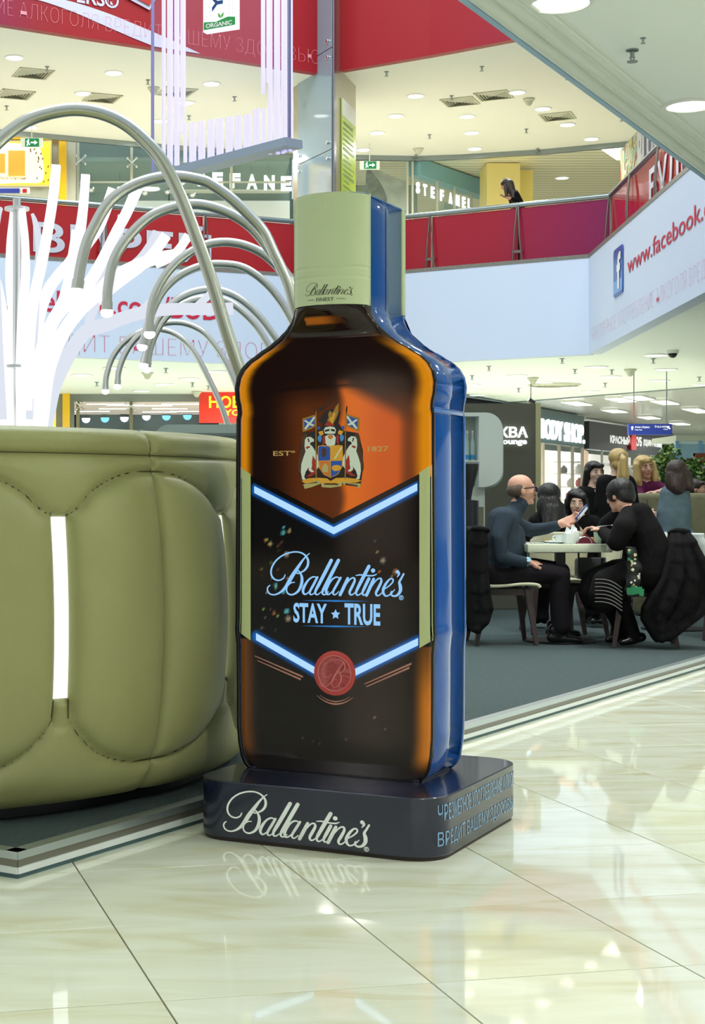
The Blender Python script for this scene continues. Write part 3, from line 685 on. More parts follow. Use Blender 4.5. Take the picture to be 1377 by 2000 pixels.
# blue band round the sides, with lip, shoulder step and middle seam
M_blue = mat('blue_gloss', (12, 82, 168), .12, 0.0, coat=.8)
M_blue2 = mat('blue_gloss_lip', (26, 98, 184), .12, 0.0, coat=.8)
zz = [q[0] for q in prof]; fine = []
for a, c in zip(zz[:-1], zz[1:]): fine += [lerp(a, c, i/3) for i in range(3)]
outl = [(halfw(z), z) for z in fine]+[(cap_w, 1.836+(cap_z1-1.836)*i/8) for i in range(9)]
def sideband(name, y0, y1, insetv, zlo, zhi, m, sx):
    b = MB(); pts = [(x-insetv, z) for x, z in outl if zlo <= z <= zhi]
    vs = [(sx*x, y, z) for x, z in pts for y in (y0, y1)]; b.add(vs, [(2*i, 2*i+1, 2*i+3, 2*i+2) for i in range(len(pts)-1)])
    o = b.build(name, m, bt, local=True, smooth=40); md = o.modifiers.new('thick', 'SOLIDIFY'); md.thickness = .012; md.offset = -1 if sx > 0 else 1
    return o
for sx in (1, -1):
    sideband('side_band', -BD_+.014, BD_-.014, .004, .2, 3, M_blue, sx)
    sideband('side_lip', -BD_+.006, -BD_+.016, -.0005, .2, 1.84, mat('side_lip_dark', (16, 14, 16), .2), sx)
    sideband('side_lip', BD_-.016, BD_-.002, -.0005, .2, 1.84, M_blue2, sx)
    sideband('cap_lip', BD_-.016, BD_-.0, -.0015, 1.836, 3, M_capcream, sx); sideband('cap_lip', -BD_, -BD_+.014, -.0015, 1.836, 3, M_capcream, sx)
    b = MB()
    for z0, z1 in ((1.462, 1.482),): b.bevbox((sx*.352, -BD_+.016, z0), (sx*.3665, BD_-.016, z1), .004)
    b.build('shoulder_step', M_blue2, bt, local=True, smooth=40)
    b = MB(); b.box((sx*(cap_w-.006), -.002, 1.80), (sx*(cap_w-.0025), .002, 2.2)); b.build('side_seam', M_navy, bt, local=True)
b = MB(); b.prism([(x, y, cap_z1-.006) for x, y in [(-cap_w*math.cos(i/20*math.pi), -BD_-.09*math.sin(i/20*math.pi)) for i in range(21)]+[(cap_w*math.cos(i/20*math.pi), BD_+.09*math.sin(i/20*math.pi)) for i in range(21)]], (0, 0, .004)); b.build('cap_top', M_blue2, bt, local=True)
b = MB(); b.box((-.318, -BD_, PH+.001), (.318, BD_, PH+.008)); b.build('bottle_foot', M_navy, bt, local=True)
# ---- printed cream strips beside the label and its black upper border
M_strip = mat('cream_strip_print', (176, 186, 134), .12, emit=.16)
for sx in (-1, 1):
    b = MB(); vs = []; n = 40; ztop = 1.262; zbot = .668
    for i in range(n+1):
        u = i/n; a0_, a1_ = .3185, None
        zi, zo = lerp(zbot-.006, ztop-.004, u), lerp(zbot+.022, ztop+.022, u); wo = halfw(zo)-.006
        for k in range(5): t_ = k/4; x_ = lerp(a0_, wo, t_); z_ = lerp(zi, zo, t_); vs.append((sx*x_, fy(x_, z_)-.0008, z_))
    b.add(vs, [(i*5+k, i*5+k+1, (i+1)*5+k+1, (i+1)*5+k) for i in range(n) for k in range(4)]); b.build('cream_strip', M_strip, fp, local=True, smooth=180)
b = MB(); zv = lambda s_: 1.253-.49*(.31-min(.31, abs(s_)))
for A_, B_ in ((-.3185, 0), (0, .3185)): b.add([(A_, -BD_-.0006, zv(A_)), (B_, -BD_-.0006, zv(B_)), (B_, -BD_-.0006, zv(B_)-.019), (A_, -BD_-.0006, zv(A_)-.019)], [(0, 1, 2, 3)])
b.build('label_border', mat('label_black', (12, 11, 13), .1), fp, local=True)
# ---- printed and glowing things on the front
M_neon = glow('neon_core', (176, 218, 255), 1.05); M_neonink = glow('neon_ink', (150, 205, 252), .95); M_neondim = glow('neon_dim', (60, 140, 215), .7)
def L3(s, z, lift=.0012): return (s, fy(s, z)-lift, z)
def mp2(x, y, lift=.0012): s, z = fr(500+x/4.303, 1060+y/4.303); return (s, -BD_-lift, z)
for V in (UPV, LOV):
    b = MB(); hw = .0125
    for A_, B_ in ((V[0], V[1]), (V[1], V[2])):
        b.add([(A_[0], -BD_-.001, A_[1]+hw), (B_[0], -BD_-.001, B_[1]+hw), (B_[0], -BD_-.001, B_[1]-hw), (A_[0], -BD_-.001, A_[1]-hw)], [(0, 1, 2, 3)])
    b.build('neon_chevron', M_neon, fp, local=True)
word('label_script', M_neonink, mp2, fp, bold=1.1)
def box_text(name, body, m, x0, y0, x1, y1, off, parent):
    a, z0 = fr(500+x0/4.303, 1060+y1/4.303); c, z1 = fr(500+x1/4.303, 1060+y0/4.303)
    return put_text(name, body, m, (a, -BD_-.0012, z0), (1, 0, 0), (0, 0, 1), c-a, z1-z0, parent, off, local=True)
box_text('label_text', 'STAY', M_neonink, 315, 512, 597, 670, .028, fp); box_text('label_text', 'TRUE', M_neonink, 745, 518, 1046, 688, .028, fp)
b = MB(); b.add([mp2(670+(40 if i % 2 == 0 else 20)*math.sin(i*math.pi/5), 603-(44 if i % 2 == 0 else 22)*math.cos(i*math.pi/5)) for i in range(10)], [tuple(range(10))]); b.build('label_star', M_neonink, fp, local=True, clean=False)
for y in (488, 702):
    b = MB(); b.add([mp2(385, y-4), mp2(670, y-7), mp2(960, y+4), mp2(670, y+9)], [(0, 1, 2, 3)]); b.build('label_rule', M_neondim, fp, local=True)
# pale metallic lines under the lower chevron
M_line = mat('rose_metal_print', (172, 118, 104), .3, emit=.15)
for pts in (((498, 1281), (592, 1322)), ((503, 1290), (588, 1327)), ((712, 1336), (804, 1296)), ((716, 1341), (800, 1304))):
    b = MB(); (xa, ya), (xb, yb) = pts; A_, B_ = fr(xa, ya), fr(xb, yb); w_ = .004
    b.add([L3(A_[0], A_[1]+w_*.4), L3(B_[0], B_[1]+w_*.9), L3(B_[0], B_[1]-w_*.9), L3(A_[0], A_[1]-w_*.4)], [(0, 1, 2, 3)]); b.build('metal_line', M_line, fp, local=True)
for r0, r1, a in ((.098, .1025, 35), (.106, .1125, 40)):
    b = MB(); n = 20; vs = []
    for i in range(n+1):
        th = math.radians(-90-a+2*a*i/n); f_ = 1-abs(i/n-.5)*1.6; vs += [L3(.008+r0*math.cos(th), .563+r0*math.sin(th)), L3(.008+(r0+(r1-r0)*f_)*math.cos(th), .563+(r0+(r1-r0)*f_)*math.sin(th))]
    b.add(vs, [(2*i, 2*i+1, 2*i+3, 2*i+2) for i in range(n)]); b.build('metal_line', M_line, fp, local=True)
# wax seal with raised ring and letter
M_wax = mat('wax_red', (186, 68, 64), .35, emit=.10); M_wax2 = mat('wax_ridge', (206, 120, 120), .3, emit=.10)
Ms = Matrix.Translation((.008, -BD_, .561)) @ Matrix.Rotation(math.pi/2, 4, 'X')
b = MB(); b.lathe([(.0785, 0), (.0775, .004), (.074, .0055), (.066, .0045), (.0001, .0045)], n=48, M=Ms); seal = b.build('wax_seal', M_wax, bt, local=True, smooth=40)
b = MB(); b.lathe([(.0635, .0045), (.0625, .0072), (.061, .0072), (.0598, .0045)], n=48, M=Ms); b.build('seal_ring', M_wax2, seal, local=True, smooth=60)
b = MB(); ks = .094/(440-95)
for s in SCRIPT[:3]:
    P = crspline([tuple(map(float, p)) for p in s], 5); b.tube([(.004+(p[0]-278)*ks, -BD_-.0055, .561-(p[1]-258)*ks) for p in P], [max(.0014, p[2]*ks*.5) for p in P], 6)
b.build('seal_letter', M_wax2, seal, local=True, smooth=60)
# cap lettering
M_inkblk = mat('black_ink', (30, 38, 32), .5)
def capmap(x, y):
    s = -.066+(x-92)/(1245-92)*.168; z = 1.912-(y-75)/(1245-92)*.168*.80; return (s, cap_y(s, z, cap_w)-.0015, z)
word('cap_script', M_inkblk, capmap, cp)
vs, fs = fit_text('FINEST', .064, .012, .004)
b = MB(); b.add([(x-.020, cap_y(x-.020, 1.85, cap_w)-.0015, y+1.8475) for x, y in vs], fs)
for q0, q1 in ((-.056, -.030), (.052, .080)): b.add([(q0, cap_y(q0, 1.85, cap_w)-.0015, 1.853), (q1, cap_y(q1, 1.85, cap_w)-.0015, 1.853), (q1, cap_y(q1, 1.85, cap_w)-.0015, 1.8545), (q0, cap_y(q0, 1.85, cap_w)-.0015, 1.8545)], [(0, 1, 2, 3)])
b.build('cap_text', M_inkblk, cp, local=True, clean=False)
# ---- coat of arms: flat print in layers
CK = {'w': (196, 206, 190), 'k': (26, 20, 18), 'b': (30, 74, 160), 'y': (206, 150, 40), 'g': (150, 110, 36), 'r': (150, 40, 26), 'c': (168, 160, 100), 'n': (70, 44, 26), 's': (60, 130, 190), 'o': (190, 110, 40)}
CM = {k: mat('crest_ink_'+k, v, .3, emit=.22) for k, v in CK.items()}
crest = empty('crest', (0, 0, 0)); crest.parent = bt
crest_n = [0]
def cpoly(nm, col, pts, lay, sm=False):
    if sm: pts = crspline([tuple(map(float, p)) for p in pts], 4, True)
    b = MB(); vs = [fr(500+x/4.59, 750+y/4.59) for x, y in pts]; b.add([(s, fy(s, z)-.0009-lay*.00035, z) for s, z in vs], [tuple(range(len(vs)))]); b.build(nm, CM[col], crest, local=True, clean=False)
def mirror(pts): return [(1346-x, y-6) for x, y in pts]
body = [(440,500),(436,560),(446,606),(426,660),(408,720),(404,790),(416,858),(450,860),(434,832),(448,786),(476,744),(474,772),(500,792),(524,786),(498,764),(508,706),(516,660),(545,692),(538,740),(550,764),(567,736),(573,690),(556,645),(528,592),(508,560),(484,540),(494,523),(522,516),(520,495),(490,473),(455,478)]
mane = [(430,450),(462,455),(440,500),(430,560),(450,620),(425,700),(400,790),(378,760),(392,640),(410,560),(412,490)]
flag = [(418,310),(450,300),(538,272),(534,380),(500,402),(440,425),(420,430)]
cpoly('backing', 'k', [(420,440),(560,420),(600,360),(560,330),(620,240),(700,220),(760,250),(740,350),(790,420),(920,440),(960,600),(960,760),(940,900),(670,890),(420,905),(385,760),(395,600)], 0)
for mm in (lambda p: p, mirror):
    cpoly('mane', 'n', mm(mane), 1, True); cpoly('mantle', 'r', mm([(505,640),(550,620),(560,700),(540,800),(490,830),(450,830),(470,760)]), 1)
    cpoly('horse', 'w', mm(body), 2); cpoly('mantle', 'r', mm([(512,640),(538,690),(534,745),(514,762),(502,705)]), 3); cpoly('leg_gap', 'k', mm([(450,792),(474,750),(472,776),(492,802),(440,834)]), 3); cpoly('bridle', 'n', mm([(462,492),(474,486),(484,520),(474,524)]), 3); cpoly('collar', 'r', mm([(448,565),(482,555),(486,570),(455,584)]), 3)
    cpoly('flag_border', 'g', mm(flag), 2); cpoly('flag_field', 'b', mm([(432,322),(530,290),(526,372),(438,412)]), 3)
    cpoly('flag_cross', 'w', mm([(432,330),(446,322),(482,345),(516,296),(530,292),(530,308),(496,355),(526,366),(512,378),(482,370),(452,406),(438,410),(438,396),(466,355)]), 4)
    cpoly('flag_pole', 'g', mm([(536,240),(544,240),(548,860),(538,860)]), 5); cpoly('spear', 'k', mm([(524,210),(532,200),(540,240),(530,290)]), 5)
    cpoly('plume', 's', mm([(555,480),(575,455),(592,480),(582,520),(562,510)]), 5, True); cpoly('plume', 'y', mm([(560,430),(600,418),(610,450),(580,470)]), 4); cpoly('plume', 'b', mm([(550,385),(575,380),(580,405),(555,412)]), 4); cpoly('plume', 'r', mm([(600,470),(622,460),(622,530),(600,550)]), 4)
cpoly('helm', 'w', [(622,470),(650,455),(700,455),(718,480),(712,540),(690,560),(650,560),(626,535)], 5); cpoly('helm_visor', 'w', [(610,410),(625,388),(670,380),(708,388),(720,412),(712,445),(670,448),(622,445)], 6)
cpoly('visor_bars', 'k', [(618,414),(660,402),(662,420),(622,430)], 7); cpoly('visor_bars', 'k', [(674,402),(712,408),(708,428),(676,420)], 7); cpoly('helm_ball', 'o', [(650,465),(670,458),(694,465),(688,485),(668,494),(652,484)], 7, True)
cpoly('wreath', 'r', [(615,372),(640,340),(660,336),(690,355),(712,372),(670,378)], 6)
cpoly('winged_figure', 'g', [(640,330),(655,300),(650,270),(665,240),(690,260),(720,200),(745,170),(742,260),(716,320),(690,365),(660,345)], 6); cpoly('winged_figure', 'y', [(660,310),(690,290),(700,250),(715,270),(700,320),(690,362),(672,340)], 7); cpoly('sword', 'k', [(596,218),(690,120),(697,128),(606,228)], 6); cpoly('arm', 'k', [(560,220),(590,200),(600,240),(570,245)], 6)
sh = [(558,556),(600,548),(670,556),(740,546),(780,552),(784,640),(778,740),(740,810),(672,842),(610,812),(566,750),(556,640)]
cpoly('shield_edge', 'y', sh, 6)
cpoly('shield_quarter', 'b', [(562,570),(575,556),(655,560),(668,575),(668,684),(562,688)], 7); cpoly('shield_quarter', 'y', [(674,575),(688,558),(776,556),(778,684),(674,684)], 7)
cpoly('shield_quarter', 'o', [(568,692),(668,690),(668,838),(612,806),(580,765)], 7); cpoly('shield_quarter', 'b', [(674,690),(776,688),(770,745),(736,806),(674,838)], 7)
cpoly('shield_figure', 'n', [(592,590),(612,575),(634,592),(630,640),(600,655)], 8, True); cpoly('shield_figure', 'w', [(700,675),(770,560),(776,572),(720,665),(690,680)], 8); cpoly('shield_figure', 'c', [(600,790),(596,740),(626,710),(652,740),(650,790)], 8); cpoly('shield_figure', 'y', [(682,748),(705,728),(750,730),(768,748),(745,775),(700,778)], 8, True)
cpoly('mound', 'y', [(410,870),(470,845),(560,840),(640,846),(670,870),(720,842),(820,840),(900,850),(950,868),(900,885),(680,890),(440,890)], 5)
for pts in ([(425,900),(500,880),(575,862),(582,895),(500,925),(440,940)], [(585,885),(672,905),(770,880),(772,915),(672,930),(592,925)], [(780,870),(860,890),(940,892),(935,930),(860,915),(785,900)]):
    cpoly('ribbon', 'c', pts, 6); cpoly('ribbon_motto', 'n', [(lerp(pts[0][0], pts[2][0], .15), lerp(pts[0][1], pts[3][1], .3)), (lerp(pts[0][0], pts[2][0], .85), lerp(pts[2][1], pts[3][1], .4)), (lerp(pts[0][0], pts[2][0], .85), lerp(pts[2][1], pts[3][1], .75)), (lerp(pts[0][0], pts[2][0], .15), lerp(pts[0][1], pts[3][1], .62))], 7)
for body, x0, x1, y0, y1 in (('ESTº', 155, 352, 598, 645), ('1827', 1004, 1190, 556, 606)):
    a, z0 = fr(500+x0/4.59, 750+y1/4.59); c, z1 = fr(500+x1/4.59, 750+y0/4.59); put_text('year_text', body, mat('gold_ink', (196, 158, 92), .4, emit=.15), (a, -BD_-.001, z0), (1, 0, 0), (0, 0, 1), c-a, z1-z0, fp, .015, local=True)
# ================================================================ round leather booth with light slots
M_leather = mat('olive_leather', (158, 158, 106), 0.42, bump=0.12, bscale=160, noise=0.05, nscale=3)
BO = Vector((-1.393, 6.729, PT)); bo = empty('leather_booth', BO, 0, 'large round olive leather booth with glowing vertical slots', 'booth')
def booth_prof():
    # (radius, height above floor) up the outer face, over the top roll and down inside
    P = [(1.560, .045), (1.585, .05), (1.620, .085), (1.655, .16), (1.685, .30), (1.702, .50), (1.705, .70), (1.695, .90), (1.675, 1.08), (1.655, 1.20), (1.650, 1.248), (1.648, 1.285), (1.625, 1.318), (1.580, 1.334), (1.535, 1.318), (1.515, 1.285), (1.51, 1.2), (1.48, .9), (1.44, .46)]
    Q = crspline(P, 12); k = max(range(len(Q)), key=lambda i: Q[i][1]); return Q[:k]+Q[k::4]
arch = [(math.radians(1.0), 1.03), (math.radians(2.6), 1.055), (math.radians(4.5), 1.105), (math.radians(7.5), 1.150), (math.radians(11), 1.178), (math.radians(15), 1.186)]
foot_ = [(math.radians(1.0), .41), (math.radians(1.25), .335), (math.radians(2.6), .285), (math.radians(5), .225), (math.radians(8), .185), (math.radians(11.5), .163), (math.radians(15), .160)]
ARC = crspline(arch, 6); FOT = crspline(foot_, 6); RR = 1.66
SLOT = math.radians(1.0); SZ0, SZ1 = .41, 1.03
def polydist(s, z, C): return min(seglen((s, z), (a[0]*RR, a[1]), (c[0]*RR, c[1])) for a, c in zip(C[:-1], C[1:]))
def interp(C, x):
    for a, c in zip(C[:-1], C[1:]):
        if x <= c[0]: return lerp(a[1], c[1], max(0, (x-a[0])/(c[0]-a[0])))
    return C[-1][1]
pf = booth_prof(); NS = 84
def booth_disp(phi, z, outer):
    if not outer: return 0.0
    a = abs(phi); s = a*RR
    d = [(math.radians(15)-a)*RR*1.0]
    d.append(polydist(s, z, ARC)); d.append(polydist(s, z, FOT)); d.append(abs(z-1.243))
    if SZ0-.02 < z < SZ1+.02: d.append(max(0, abs(a-SLOT)*RR))
    m = min(d); amp = .030
    if a < SLOT and SZ0 < z < SZ1: return -.03
    if a < math.radians(1.6) and z <= SZ0 and z > .3: amp = .012
    v = amp*(1-math.exp(-m/.028))-.014*math.exp(-m/.007)
    if 1.243 < z: v *= .7
    cz = .6; inside = interp(ARC, a) > z > interp(FOT, a)
    if inside and a > SLOT: # puffed cushion
        t = (a-SLOT)/(math.radians(15)-SLOT); u = (z-interp(FOT, a))/max(.01, interp(ARC, a)-interp(FOT, a)); v += .028*max(0, 4*u*(1-u))**.6*max(0, 4*t*(1-t))**.7
    return v
vs = []; fs = []; cols_ = [(-math.radians(15)+math.radians(30)*i/NS) for i in range(NS+1)]
# extra columns hugging the slot
cols_ = sorted(set([round(c, 5) for c in cols_]+[round(sg*SLOT*k, 5) for sg in (1, -1) for k in (.97, 1.03)]))
ipk = max(range(len(pf)), key=lambda i: pf[i][1])
for phi in cols_:
    for i, (r, z) in enumerate(pf):
        rr = r+booth_disp(phi, z, i <= ipk-3); vs.append((rr*math.cos(phi), rr*math.sin(phi), z))
n = len(pf)
for k in range(len(cols_)-1):
    for i in range(n-1): fs.append((k*n+i, (k+1)*n+i, (k+1)*n+i+1, k*n+i+1))
b = MB(); b.add(vs, fs); panel = b.build('upholstered_panel', M_leather, bo, local=True, smooth=180, clean=False)
M_pipe = mat('seam_crease_dark', (84, 82, 48), .6)  # dark tubes laid along the seams, their colour standing in for crease shade
RP = [(q[1], q[0]) for q in pf[:ipk+1]]
def bpt(phi, z, out=.004): r = interp(RP, z)+booth_disp(phi, z, True)+out; return (r*math.cos(phi), r*math.sin(phi), z)
seams = []
for sg in (1, -1):
    seams += [[bpt(sg*a, z) for a, z in ARC], [bpt(sg*a, z) for a, z in FOT]]
seams += [[bpt(math.radians(-15+30*i/30), 1.243) for i in range(31)], [bpt(math.radians(15), .07+1.225*i/44) for i in range(45)]]
b = MB()
for q in seams: b.tube(q, .0042, 6)
pipe = b.build('seam', M_pipe, panel, local=True, smooth=60)
M_slot = glow('slot_light', (246, 252, 250), 1.5)
b = MB(); sl_r = 1.700; vs = []
for i in range(13):
    z = lerp(SZ0+.004, SZ1-.004, i/12); r = min(interp([(q[1], q[0]) for q in pf[:ipk]], z), 9)-.012
    for a in (-SLOT*.93, SLOT*.93): vs.append((r*math.cos(a), r*math.sin(a), z))
b.add(vs, [(2*i, 2*i+1, 2*i+3, 2*i+2) for i in range(12)]); slot = b.build('light_slot', M_slot, bo, local=True); md = slot.modifiers.new('thick', 'SOLIDIFY'); md.thickness = .01
for k in range(12):
    a = math.radians(-55+30*k)
    if k == 0: p_, s_ = panel, slot
    else:
        p_ = panel.copy(); s_ = slot.copy(); COL.objects.link(p_); COL.objects.link(s_); q_ = pipe.copy(); COL.objects.link(q_); q_.parent = p_
    p_.rotation_euler = (0, 0, a); s_.rotation_euler = (0, 0, a)
b = MB(); b.lathe([(1.54, 0), (1.54, .06), (1.40, .06), (1.40, 0)], n=72); b.build('kick_base', M_black, bo, local=True, smooth=40)
b = MB(); b.lathe([(1.47, .38), (1.46, .46), (1.0, .46), (.97, .42), (.97, .0)], n=72); b.build('seat_ring', M_leather, bo, local=True, smooth=40)
# ================================================================ curved lamps: steel tubes bent over, small light at the tip
M_tube = mat('lamp_steel', (214, 216, 212), 0.3, 1.0); M_tip = glow('lamp_tip_light', (255, 255, 250), 14.0)
LAMPS = [
 ((-85,500),(-72,410),(-38,322),(0,274),(50,237),(100,220),(150,214),(200,222),(245,243),(285,277),(317,315),(351,380),(379,452),(413,548),(438,633),(472,735)),
 ((152,556),(158,519),(168,478),(181,448),(214,394),(267,359),(334,344),(390,351),(414,361),(447,384),(480,414),(514,451),(535,494),(560,548)),
 ((209,598),(211,561),(223,506),(253,460),(295,422),(345,403),(387,399),(430,409),(472,430),(505,460),(547,519),(569,553)),
 ((292,642),(293,616),(301,578),(324,536),(358,502),(400,479),(442,473),(484,481),(522,502),(560,544)),
 ((280,668),(290,630),(303,595),(324,561),(358,534),(400,518),(438,516),(476,523),(514,548),(547,586),(571,628)),
 ((282,705),(291,666),(307,624),(333,595),(366,574),(404,565),(438,569),(472,586),(505,616),(531,650),(547,675)),
 ((288,713),(295,675),(312,637),(337,607),(371,588),(404,582),(438,586),(467,603),(501,637),(526,679)),
 ((206,757),(208,734),(219,700),(240,671),(270,650),(303,643),(337,650),(366,671),(387,700),(409,742),(434,797),(451,852)),
 ((230,747),(232,725),(242,696),(261,666),(291,641),(324,631),(358,631),(392,645),(417,671),(442,709),(459,746))]
LL = ['tallest curved steel lamp arching out of the left edge', 'second tallest curved steel lamp, its light in front of the tree', 'third tallest curved steel lamp, light just right of the second', 'fourth tallest curved steel lamp with the highest of the clustered lights', 'fifth tallest curved steel lamp, light just below the fourth', 'sixth tallest curved steel lamp, left one of the twin lights', 'seventh tallest curved steel lamp, right one of the twin lights', 'smallest curved steel lamp with the lowest light of all', 'second smallest curved steel lamp, light beside the lowest one']
for pts, lab in zip(LAMPS, LL):
    top = min(p[1] for p in pts); Y = (3.15-H)*F/(HZ-top)
    W_ = [Wp(x, y, Y) for x, y in pts]; e, d = W_[-1], (W_[-1]-W_[-3]); fz = PT+.01
    slope = max(.08, min(.30, d.x/max(.01, -d.z))); hh = e.z-fz; leg = [e+Vector((slope*hh*(u-.38*u*u), 0, -hh*u)) for u in (.06, .15, .3, .5, .75, 1.0)]; ft = leg[-1]
    path = crspline([tuple(p) for p in W_+leg], 5); r = .034
    root = empty('curved_lamp', (ft.x, ft.y, PT), 0, lab, 'lamp', 'curved steel lamps behind the booth')
    b = MB(); b.tube(path, r, 14); b.build('bent_post', M_tube, root, smooth=60)
    tip = Vector(path[0]); dn = (Vector(path[0])-Vector(path[3])).normalized()
    b = MB(); b.tube([tip-dn*.03, tip+dn*.035], r*1.12, 14); lh = b.build('lamp_head', M_tube, root, smooth=50)
    b = MB(); b.sphere(tip+dn*.042, r*1.28, 12, 8, (1, 1, .8)); b.build('bulb', M_tip, lh, smooth=180)
    b = MB(); b.lathe([(.11, 0), (.11, .01), (.05, .022), (.036, .03)], (ft.x, ft.y, PT), 20); b.build('floor_flange', M_tube, root, smooth=40)
# ================================================================ glowing white tree of cut planks round a steel pole
TY = 14.0; tb = Wp(33, 985, TY); tb.z = PT
tree = empty('light_tree', tb, 0, 'glowing white tree sculpture of curved planks behind the booth', 'light sculpture')
M_plank = glow('plank_light', (250, 252, 255), 1.25); M_plank2 = glow('plank_light_soft', (232, 238, 250), .93)
b = MB(); b.tube([(tb.x, TY, PT), (tb.x, TY, Wp(33, 388, TY).z)], .036, 12); b.build('pole', M_tube, tree, smooth=50)
BRN = [
 (0, .0, ((43,850,20),(42,780,19),(41,725,18),(45,610,17),(51,541,16),(50,472,14),(46,430,13),(45,408,10))),
 (1, .12, ((58,820,14),(64,700,14),(70,541,15),(74,480,14),(66,430,10),(60,412,6))),
 (0, -.10, ((113,331,17),(108,385,18),(98,450,18),(85,520,19),(70,585,20),(60,650,22),(54,740,24),(50,850,26))),
 (0, .10, ((165,334,17),(160,400,18),(152,455,20),(138,500,20),(112,532,20),(90,565,21),(73,620,22),(63,700,24),(56,850,26))),
 (0, -.2, ((154,462,17),(143,530,17),(128,592,18),(100,640,18),(80,700,20),(66,780,22),(60,850,22))),
 (0, .2, ((217,353,20),(205,388,20),(188,430,20),(165,464,20),(143,500,18),(120,528,14))),
 (1, .35, ((232,396,15),(224,449,16),(209,492,16),(192,516,15),(160,535,12))),
 (0, -.3, ((271,386,20),(250,433,19),(230,470,18),(214,502,18),(200,530,20),(178,565,22),(150,593,24),(124,613,24),(102,645,24),(82,700,26),(70,770,28),(64,850,28))),
 (1, .4, ((304,430,16),(294,458,22),(272,488,22),(246,507,20),(215,518,18),(180,532,15))),
 (0, .15, ((324,452,20),(303,482,19),(275,512,19),(240,538,20),(212,560,20),(186,585,18))),
 (0, -.15, ((368,470,16),(350,496,15),(330,514,14),(305,526,12))),
 (0, -.4, ((350,520,22),(310,526,20),(268,541,22),(228,562,24),(198,588,24),(165,617,24),(136,650,24),(112,690,26),(92,745,28),(76,850,30))),
 (1, .3, ((431,540,15),(408,565,14),(382,588,12))),
 (1, .05, ((456,600,22),(400,601,22),(340,601,22),(290,606,23),(248,616,24),(206,632,26),(172,642,26),(148,668,26),(122,712,28),(100,765,30),(84,850,32))),
 (1, .25, ((322,542,14),(300,572,16),(268,602,17),(235,620,14))),
 (1, -.1, ((190,592,14),(180,615,16),(172,640,14)))]
PN = [0]
def plank(pts, dy, m, mirrored=False):
    PN[0] += 1; base = (PN[0] % 9-4)*.017+PN[0]*.0013
    P = crspline([tuple(map(float, p)) for p in pts], 5); n = len(P); L_, R_ = [], []
    for i in range(n):
        a, c = P[max(0, i-1)], P[min(n-1, i+1)]; dx, dz = c[0]-a[0], c[1]-a[1]; q = math.hypot(dx, dz) or 1; w = P[i][2]*.5
        up = smooth01(850, 500, P[i][1])     # planks fan out in depth as they rise
        for side, lst in ((-1, L_), (1, R_)):
            x, y = P[i][0]-side*dz/q*w, P[i][1]+side*dx/q*w
            p = Wp(66-x if mirrored else x, y, TY); p.y = TY+dy*1.6*up+base; lst.append(p)
    b = MB(); th = Vector((0, .035, 0)); vs = []
    for l, r in zip(L_, R_): vs += [l-th, r-th, r+th, l+th]
    fs = [(4*i+k, 4*i+(k+1) % 4, 4*i+4+(k+1) % 4, 4*i+4+k) for i in range(n-1) for k in range(4)]+[(0, 3, 2, 1), (4*n-4, 4*n-3, 4*n-2, 4*n-1)]
    b.add(vs, fs); return b.build('plank', m, tree)
for soft, dy, pts in BRN: plank(pts, dy, M_plank2 if soft else M_plank)
for i in (0, 1, 2, 3, 5, 7, 9, 11, 13): plank(BRN[i][2], -BRN[i][1]+.05, M_plank2 if BRN[i][0] else M_plank, True)
for py in (408, 716):
    p = Wp(33, py, TY); b = MB(); b.lathe([(.11, -.012), (.11, .012), (.03, .012)], (p.x, TY, p.z), 16); b.build('collar', M_white, tree, smooth=40)
# ================================================================ balustrade of the upper floor: printed glass panels, posts, handrail
SB = 0.42
def setback(P, Q, R):  # corner of the two segments moved inward
    n1 = inset(P, Q, SB); n2 = inset(Q, R, SB); t1 = (Q-P).normalized(); t2 = (R-Q).normalized()
    d = t1.x*t2.y-t1.y*t2.x; A_, B_ = P+n1, Q+n2; k = ((B_-A_).x*t2.y-(B_-A_).y*t2.x)/d
    return A_+t1*k
bL, bA, bC, bE = L1+inset(L1, AP, SB), setback(L1, AP, C1), setback(AP, C1, C2), C2+inset(C1, C2, SB)
M_redglass = grad_mat('balustrade_print', (168, 18, 34), (124, 10, 84), 3.4, 8.2, .3, mid=(0.55, (158, 16, 46)))
M_redleft = mat('balustrade_print_left', (172, 22, 32), .25); M_redside = mat('balustrade_print_side', (198, 34, 46), .12, coat=.5)
M_post = mat('post_metal', (128, 122, 118), .35, .7); M_big = mat('big_letters', (206, 208, 226), .4)
def along(P, Q, px): s, _ = hit(px, 400, P, Q); return s
